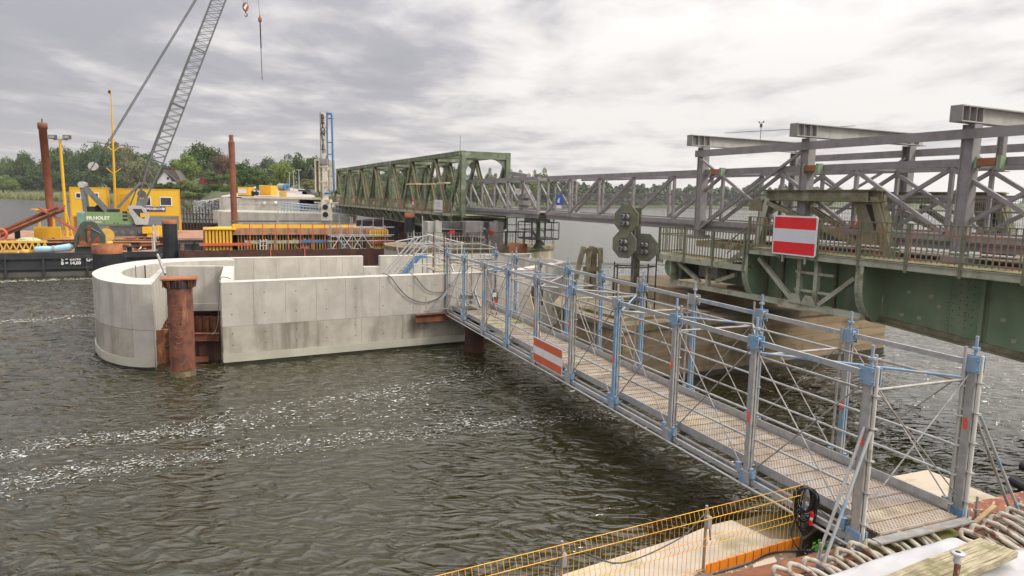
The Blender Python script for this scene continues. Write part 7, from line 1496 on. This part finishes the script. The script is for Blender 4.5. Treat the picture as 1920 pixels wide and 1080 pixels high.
def fpanel(x0, x1, label, toe=False, tint=None):
    t = thing('mesh_fence', label, 'fence panel', FN.at(x0, 0, 0), 'yellow welded mesh fence panels along the quay edge'); W_ = x1-x0; n = int(W_/.085)
    for k in range(n+1): link('vertical_wire', vwm, None, t, T((k*W_/n, 0, 0)))
    for z, y in ((HF, 0), (HF-.14, .05), (.56, 0), (.44, 0), (.06, 0)):
        part('horizontal_wire', MB().tube((-.01, y+.006, z), (W_+.01, y+.006, z), .0052, 5), M['wire'], t)
    if toe:
        part('toe_board', MB().box(0, W_, .02, .04, -.02, .15), M['orange'], t)
        for k in range(0, n+1): part('clip', MB().box(k*W_/n-.006, k*W_/n+.006, .012, .046, -.01, .15), M['rustor'], t) if k % 2 == 0 else None
    return t
xe1, xe0 = FN.p(1325, 1000).x, -.05
xp1 = FN.p(1055, 1050).x
fpanel(-.05, xe1, 'right-hand fence panel with the orange toe board, next to the cable coil', True); fpanel(xe1+.02, xp1, 'middle fence panel above the pale concrete slab'); fpanel(xp1+.02, xp1+2.3, 'left fence panel running out of the bottom of the frame')
for x, lb in ((xe1, 'grey steel fence post at the joint of the right and middle panels'), (xp1, 'grey steel fence post nearer the bottom left end of the fence'), (xp1+2.3, 'grey fence post below the frame')):
    t = thing('fence_post', lb, 'fence post', FN.at(x, .0, 0), 'fence posts'); part('post', MB().tube((0, -.03, 0), (0, -.03, HF+.03), .022, 8).box(-.07, .07, -.1, .04, -.01, .01), M['galvd'], t); part('clamp', MB().box(-.035, .035, -.02, .055, HF-.3, HF-.12), M['galv'], t)
x0 = xp1
cable('black_cable', [FN.M @ Vector(p) for p in ((xp1+.35, -.03, .2), (xp1+.02, .02, HF-.1), (xp1-.3, .0, HF-.18), ((xp1+xe1)/2+.3, .02, .55), (xe1+.5, .0, .68), (xe1+.02, -.02, HF-.1), (xe1-.1, -.02, .5))], .011, M['darkgrey'], 'dark cable looped along the yellow fence between its posts')
cable('black_cable', [FN.M @ Vector(p) for p in ((1.9, .1, .01), (1.2, .12, .02), (.55, .06, .03), (-.2, .35, .02), (-.55, .5, .05))], .012, M['black'], 'black cable lying on the soil at the foot of the orange toe board')
# cable coil on the fence end
cc = FN.M @ Vector((-.12, .08, HF-.02)); cp_ = gy(1511, 912, cc.y); coil = thing('cable_coil', 'thick coil of black cables with red plugs hanging at the fence end', 'cable coil', T(cp_)); random.seed(70)
Rr = Matrix.Rotation(R_(-14), 4, 'Z')
for k in range(17):
    w_ = random.uniform(.07, .19); h = random.uniform(.38, .62) if k < 12 else random.uniform(.7, .86); pts = []; ox_ = random.uniform(-.035, .035)
    for i in range(22):
        t = i/22*2*math.pi; pts.append((ox_+w_*math.sin(t)*(1+.12*math.cos(t)), -.02*(k % 5)+random.uniform(-.004, .004), -h/2+h/2*math.cos(t)+random.uniform(-.006, .006)))
    part('cable_loop', MB().path(pts, .0095, 6, True), M['black'], coil, Rr)
part('plug', MB().tube((.1, -.1, -.38), (.11, -.1, -.46), .028, 10).tube((.09, -.11, -.52), (.1, -.11, -.6), .03, 10), M['red'], coil, Rr); part('hook_post', MB().tube((0, .03, .05), (0, .03, -1.1), .022, 8).box(-.03, .03, -.06, .03, -.02, .05), M['galvd'], coil, Rr); part('plug_collar', MB().tube((.105, -.1, -.47), (.095, -.11, -.515), .024, 10), M['offwhite'], coil, Rr)
part('cable_tail', MB().path(smoothp3([(.12, -.05, -.3), (.3, -.2, -.42), (.42, -.5, -.5), (.36, -.7, -.95), (.3, -.75, -1.15)], 6), .0095, 6).path(smoothp3([(-.14, -.04, -.5), (-.22, -.1, -.8), (-.1, -.2, -1.0), (.02, -.2, -.9)], 6), .0095, 6), M['black'], coil)
# weeds, stones
random.seed(71)
wd = gz(1540, 1040, qz); s = MB()
for k in range(46): a = random.uniform(0, 6.28); r_ = random.uniform(.02, .17); c = Vector((r_*math.cos(a), r_*math.sin(a), random.uniform(.02, .14))); s.add([c, c+Vector((.05, .02, .02)), c+Vector((.06, .05, .03)), c+Vector((.01, .05, .01))], [(0, 1, 2, 3)])
solo('weed', s, M['green_leaf'], 'small bright green weed between the raking tubes on the soil', 'weed', T(wd))
pp_ = gz(1432, 1062, qz); solo('stone_fragment', MB().prism([(-.28, -.12), (-.1, -.2), (.25, .0), (.3, .12), (.1, .1), (-.2, .02)], 0, .05), M['pad'], 'flat pale stone fragment lying on the sandy soil near the fence foot', 'stone', T((pp_.x, pp_.y, qz)) @ Matrix.Rotation(R_(20), 4, 'Z'))
s = MB()
for k in range(300):
    p = gz(random.uniform(1330, 1640), random.uniform(1020, 1095), qz)
    if (FN.I @ p).y < .06: continue
    rock(s, p, random.uniform(.008, .03))
o = struct('gravel', s, M['pad'], kind='stuff'); o['label'] = 'small pale stones on the sandy soil'; o['category'] = 'gravel'
# quay edge beam, blocks
solo('quay_beam', MB().ibeam((-.08, 4.6, -.36), (-.08, -.2, -.36), .36, .34, .03), M['rust'], 'rusty steel beam on the quay edge under the left gangway foot', 'steel beam', G.M)
solo('quay_beam', MB().ibeam((-.08, -2.12, -.36), (-.08, -5.0, -.36), .36, .34, .03), M['rust'], 'rusty steel beam on the quay edge under the right gangway foot', 'steel beam', G.M)
solo('mossy_block', MB().box(-1.9, .04, -2.1, -.25, -.7, -.2), M['mossblock'], 'yellow green mossy concrete block under the near end of the gangway', 'concrete block', G.M)
solo('pale_block', MB().box(.25, 2.0, -4.3, -2.75, -1.3, -.3), M['pad'], 'pale tan concrete block on the quay edge behind the right gangway post', 'concrete block', G.M)
solo('quay_wall', MB().box(.11, .6, -9, 6.5, -2.5, -.56), M['oldconc'], 'old concrete quay wall below the gangway end', 'wall', G.M)
bb = gl(1850, 940, 1.4); solo('rusty_girder', MB().ibeam((-.25, 1.0, 0), (-.25, -1.35, 0), .42, .42, .04).box(-.3, -.2, -1.36, -1.3, -.2, .2), M['rustflake'], 'wide flaking rusty girder on the quay right of the gangway post', 'steel girder', G.M @ T((bb.x+.1, bb.y, -.36)))
bq = gl(1843, 983, 1.3); solo('wood_lath', MB().bar((-.1, .45, 0), (.15, -.5, .08), .07, .04), M['timber'], 'thin wooden lath lying beside the right gangway foot', 'lath', G.M @ T((bq.x, bq.y, -.15)))
bq = gl(1815, 992, 1.25); solo('blue_tube', MB().bar((0, .45, 0), (-.1, -.45, -.03), .06), M['blue'], 'short blue scaffold tube end lying below the wooden lath', 'tube', G.M @ T((bq.x, bq.y, -.2)))
bq = gl(1938, 893, 1.3); fdr = thing('rubber_fender', 'black rubber fender tubes at the right edge above the rusty girder', 'fender', G.M @ T((bq.x, bq.y, -.5)))
for y, z in ((.1, 0), (-.2, .28), (-.5, .02), (-.25, -.25), (-.9, .2)): part('tube', MB().ring((0, 0), .05, .11, -.35, .35, 0, 2*math.pi, 14), M['black'], fdr, T((0, y, z)) @ Matrix.Rotation(R_(80), 4, 'Y'))
jq = gl(1828, 975, 1.35); solo('base_jack', MB().tube((0, 0, 0), (0, 0, .42), .02, 8).box(-.08, .08, -.08, .08, -.01, .005).tube((0, 0, .16), (0, 0, .2), .045, 8), M['galvd'], 'short grey base jack standing on the rusty girder right of the gangway foot', 'base jack', G.M @ T((jq.x, jq.y, -.2)))
# thick ropes lashed in loops along the quay edge
random.seed(72)
def rope_loop(label, px, py, ln, z=1.62, dpx=60, dpy=28, grp='rope loops lashed along the quay edge', w_=.09, r_=.034, layer=0):
    a = gz(px, py, z); b = gz(px+dpx, py+dpy, z-.06); d = (b-a); L_ = d.length; d.normalize(); sd = Vector((-d.y, d.x, 0)); up_ = Vector((0, 0, 1))
    t = thing('rope_loop', label, 'rope', T(a+Vector((random.uniform(-.02, .02), random.uniform(-.02, .02), random.uniform(-.02, .025)))), grp); pts = []; w_ *= random.uniform(.85, 1.35); L_ *= random.uniform(.9, 1.15); d = (d+sd*random.uniform(-.14, .14)).normalized()
    for s_, e in ((L_, 1), (L_*.66, 1), (L_*.34, 1.05), (.10, 1.0), (.035, .72), (.006, .3), (0, 0), (.006, -.3), (.035, -.72), (.10, -1.0), (L_*.34, -1.05), (L_*.66, -1), (L_, -1)):
        pts.append(d*s_+sd*(w_*e*.5)+up_*((.05*max(-1, min(1, e*2)))+.03*math.sin(s_*9)-.12*(s_/L_)**2 + (.02 if s_ < .1 else 0)))
    part('strand', MB().path(smoothp3(pts, 5), r_, 10), M['rope'], t); return t
names = ['first', 'second', 'third', 'fourth', 'fifth', 'sixth', 'seventh', 'eighth', 'ninth', 'tenth']
left = [(1452, 1078, 56, 10), (1478, 1070, 58, 12), (1508, 1060, 62, 14), (1538, 1051, 66, 16), (1567, 1041, 66, 18), (1594, 1031, 66, 20), (1622, 1022, 64, 22), (1645, 1014, 66, 26), (1670, 1006, 64, 26), (1691, 998, 60, 24)]
for i, (x, y, dx_, dy_) in enumerate(left): rope_loop('thick off-white rope loop on the quay edge, %s from the bottom left' % names[i], x, y, 0, 1.5, dx_, dy_)
rope_loop('last off-white rope loop beside the mossy block, next to the white sheet corner', 1709, 993, 0, 1.5, 62, 26)
right = [(1805, 1003, 60, 14), (1822, 996, 95, 34), (1843, 987, 95, 34), (1858, 978, 100, 36), (1872, 969, 100, 36), (1888, 961, 90, 34), (1903, 953, 90, 34)]
for i, (x, y, dx_, dy_) in enumerate(right): rope_loop('thick rope loop right of the plank, %s from its tip towards the right edge' % names[i], x, y, 0, 1.6, dx_, dy_, 'rope loops right of the plank', .1)
lower = [(1850, 1003), (1868, 992), (1885, 984), (1902, 976)]
for i, (x, y) in enumerate(lower): rope_loop('lower rope loop under the right-hand row, %s from the left' % names[i], x, y, 0, 1.45, 60, 22, 'lower rope loops at the right edge', .09)
solo('rope_bearer', MB().box(-.62, -.28, -4.6, 2.9, -.5, -.2), M['darkrust'], 'dark rusty steel section hidden under the rope loops', 'steel section', G.M)
# white sheet over a parapet, with plank and bolt
zp = 3.5
poly = [(1478, 1090), (1560, 1076), (1640, 1048), (1700, 1030), (1740, 1020), (1786, 1007), (1812, 1016), (1860, 1030), (1925, 1028), (2060, 1010), (2200, 1300), (1300, 1300)]
pw_ = [gz(x, y, zp) for x, y in poly]
def fan(P, n=9):   # rumpled sheet between the outline and a hidden point
    return P
s = MB(); edge = smoothp([tuple(p[:2]) for p in pw_[:10]], 5); back = [tuple(gz(1250+900*i/(len(edge)-1), 1300, zp)[:2]) for i in range(len(edge))]
nr = 26; vs = []; random.seed(5)
def wob(x, y): return .016*math.sin(x*9+y*4)+.012*math.sin(x*21-y*15)+.01*math.sin(y*33+x*6)+.006*math.sin(x*57+y*41)
for i, (e, b_) in enumerate(zip(edge, back)):
    vs.append((e[0]*1.004, e[1]*1.004, zp-.16)); vs.append((e[0]*1.003, e[1]*1.003, zp-.05))
    for j in range(nr): f = j/(nr-1); x = e[0]+(b_[0]-e[0])*f; y = e[1]+(b_[1]-e[1])*f; vs.append((x, y, zp+(wob(x, y) if j else -.005)))
m_ = nr+2; s.add(vs, [(i*m_+j, (i+1)*m_+j, (i+1)*m_+j+1, i*m_+j+1) for i in range(len(edge)-1) for j in range(m_-1)], True)
solo('white_sheet', s, M['tarp'], 'white fabric sheet spread over the parapet in the bottom right corner', 'fabric sheet')
solo('parapet', MB().prism([(p.x*.985, p.y*.985) for p in pw_], .98, zp-.06), M['oldconc'], 'concrete parapet block under the white sheet', 'parapet')
pz = 3.64
c1, c2, c3 = gz(1838, 1008, pz), gz(1909, 1035, pz), gz(1640, 1086, pz)
ax_ = (c3-c1).normalized(); wv2 = c2-c1; wdt = (wv2-ax_*wv2.dot(ax_)); 
PKM = Matrix.Rotation(math.atan2(ax_.y, ax_.x), 4, 'Z'); pk = thing('timber_plank', 'thick grey weathered timber plank lying on the white sheet in the bottom right corner', 'plank', T(c1) @ PKM); PKI = PKM.inverted()
s = MB(); n = 30; vs = []; random.seed(12)
sk = wv2.dot(ax_)
for i in range(n+1):
    u = 2.6*i/n
    for e, z in ((0, 0), (1, 0), (1, -.055), (0, -.055)):
        base = ax_*(u+(sk*e)*(1-i/n))+wdt*e; vs.append(base+Vector((0, 0, z+random.uniform(-.002, .002)+(.003*math.sin(u*9+e*2)))))
s.add(vs, [(4*i+a, 4*i+(a+1) % 4, 4*(i+1)+(a+1) % 4, 4*(i+1)+a) for i in range(n) for a in range(4)]+[(3, 2, 1, 0), (4*n, 4*n+1, 4*n+2, 4*n+3)]); s.v = [tuple(PKI @ Vector(v)) for v in s.v]; part('board', s, M['plankwood'], pk)
s = MB()
for k, (e, u0, u1) in enumerate([(.22, .05, 1.3), (.41, .3, 2.2), (.58, .0, .8), (.73, .4, 2.0), (.88, .1, 1.1)]):
    pts = [ax_*(u0+(u1-u0)*q/9+sk*e*(1-(u0+(u1-u0)*q/9)/2.6))+wdt*(e+.008*math.sin(q*1.7+k))+Vector((0, 0, .0005)) for q in range(10)]; s.path(pts, [.0005, .001, .002, .0022, .0015, .0022, .002, .0014, .001, .0004], 4)
s.v = [tuple(PKI @ Vector(v)) for v in s.v]; part('grain_cracks', s, M['darkwood'], pk, kind='stuff')
bz = gy(1796, 1037, 5.1); bt = thing('anchor_bolt', 'galvanised disc-headed bolt on a rusty stem standing in front of the weathered plank', 'bolt', T(bz))
part('disc', MB().lathe([(.02, .01), (.052, .01), (.056, .0), (.052, -.012), (.03, -.02), (.022, -.05), (.03, -.06), (.026, -.08)], (0, 0, 0), 20), M['galv'], bt); part('hole', MB().lathe([(.0, .0115), (.02, .0115), (.02, .0112)], (0, 0, 0), 14), M['dark'], bt)
part('stem', MB().path([(0, 0, -.08), (.006, 0, -.16), (-.004, 0, -.26), (.004, 0, -.36), (0, 0, -.52)], [.017, .022, .016, .02, .017], 8).path([(.03, 0, -.1), (.02, 0, -.2), (.034, .0, -.4)], .006, 5), M['rustflake'], bt)
# ------------------------------------------------------------------ air
hzm = bpy.data.materials.new('air_haze'); hzm.use_nodes = True; hn = hzm.node_tree; hn.nodes.remove(hn.nodes['Principled BSDF'])
pv = hn.nodes.new('ShaderNodeVolumePrincipled'); pv.inputs['Density'].default_value = .00012; pv.inputs['Color'].default_value = (.93, .95, .98, 1); pv.inputs['Anisotropy'].default_value = .2
hn.links.new(pv.outputs[0], hn.nodes['Material Output'].inputs['Volume'])
struct('haze', MB().box(-6000, 6000, -80, 6500, -6, 60), hzm, kind='stuff')
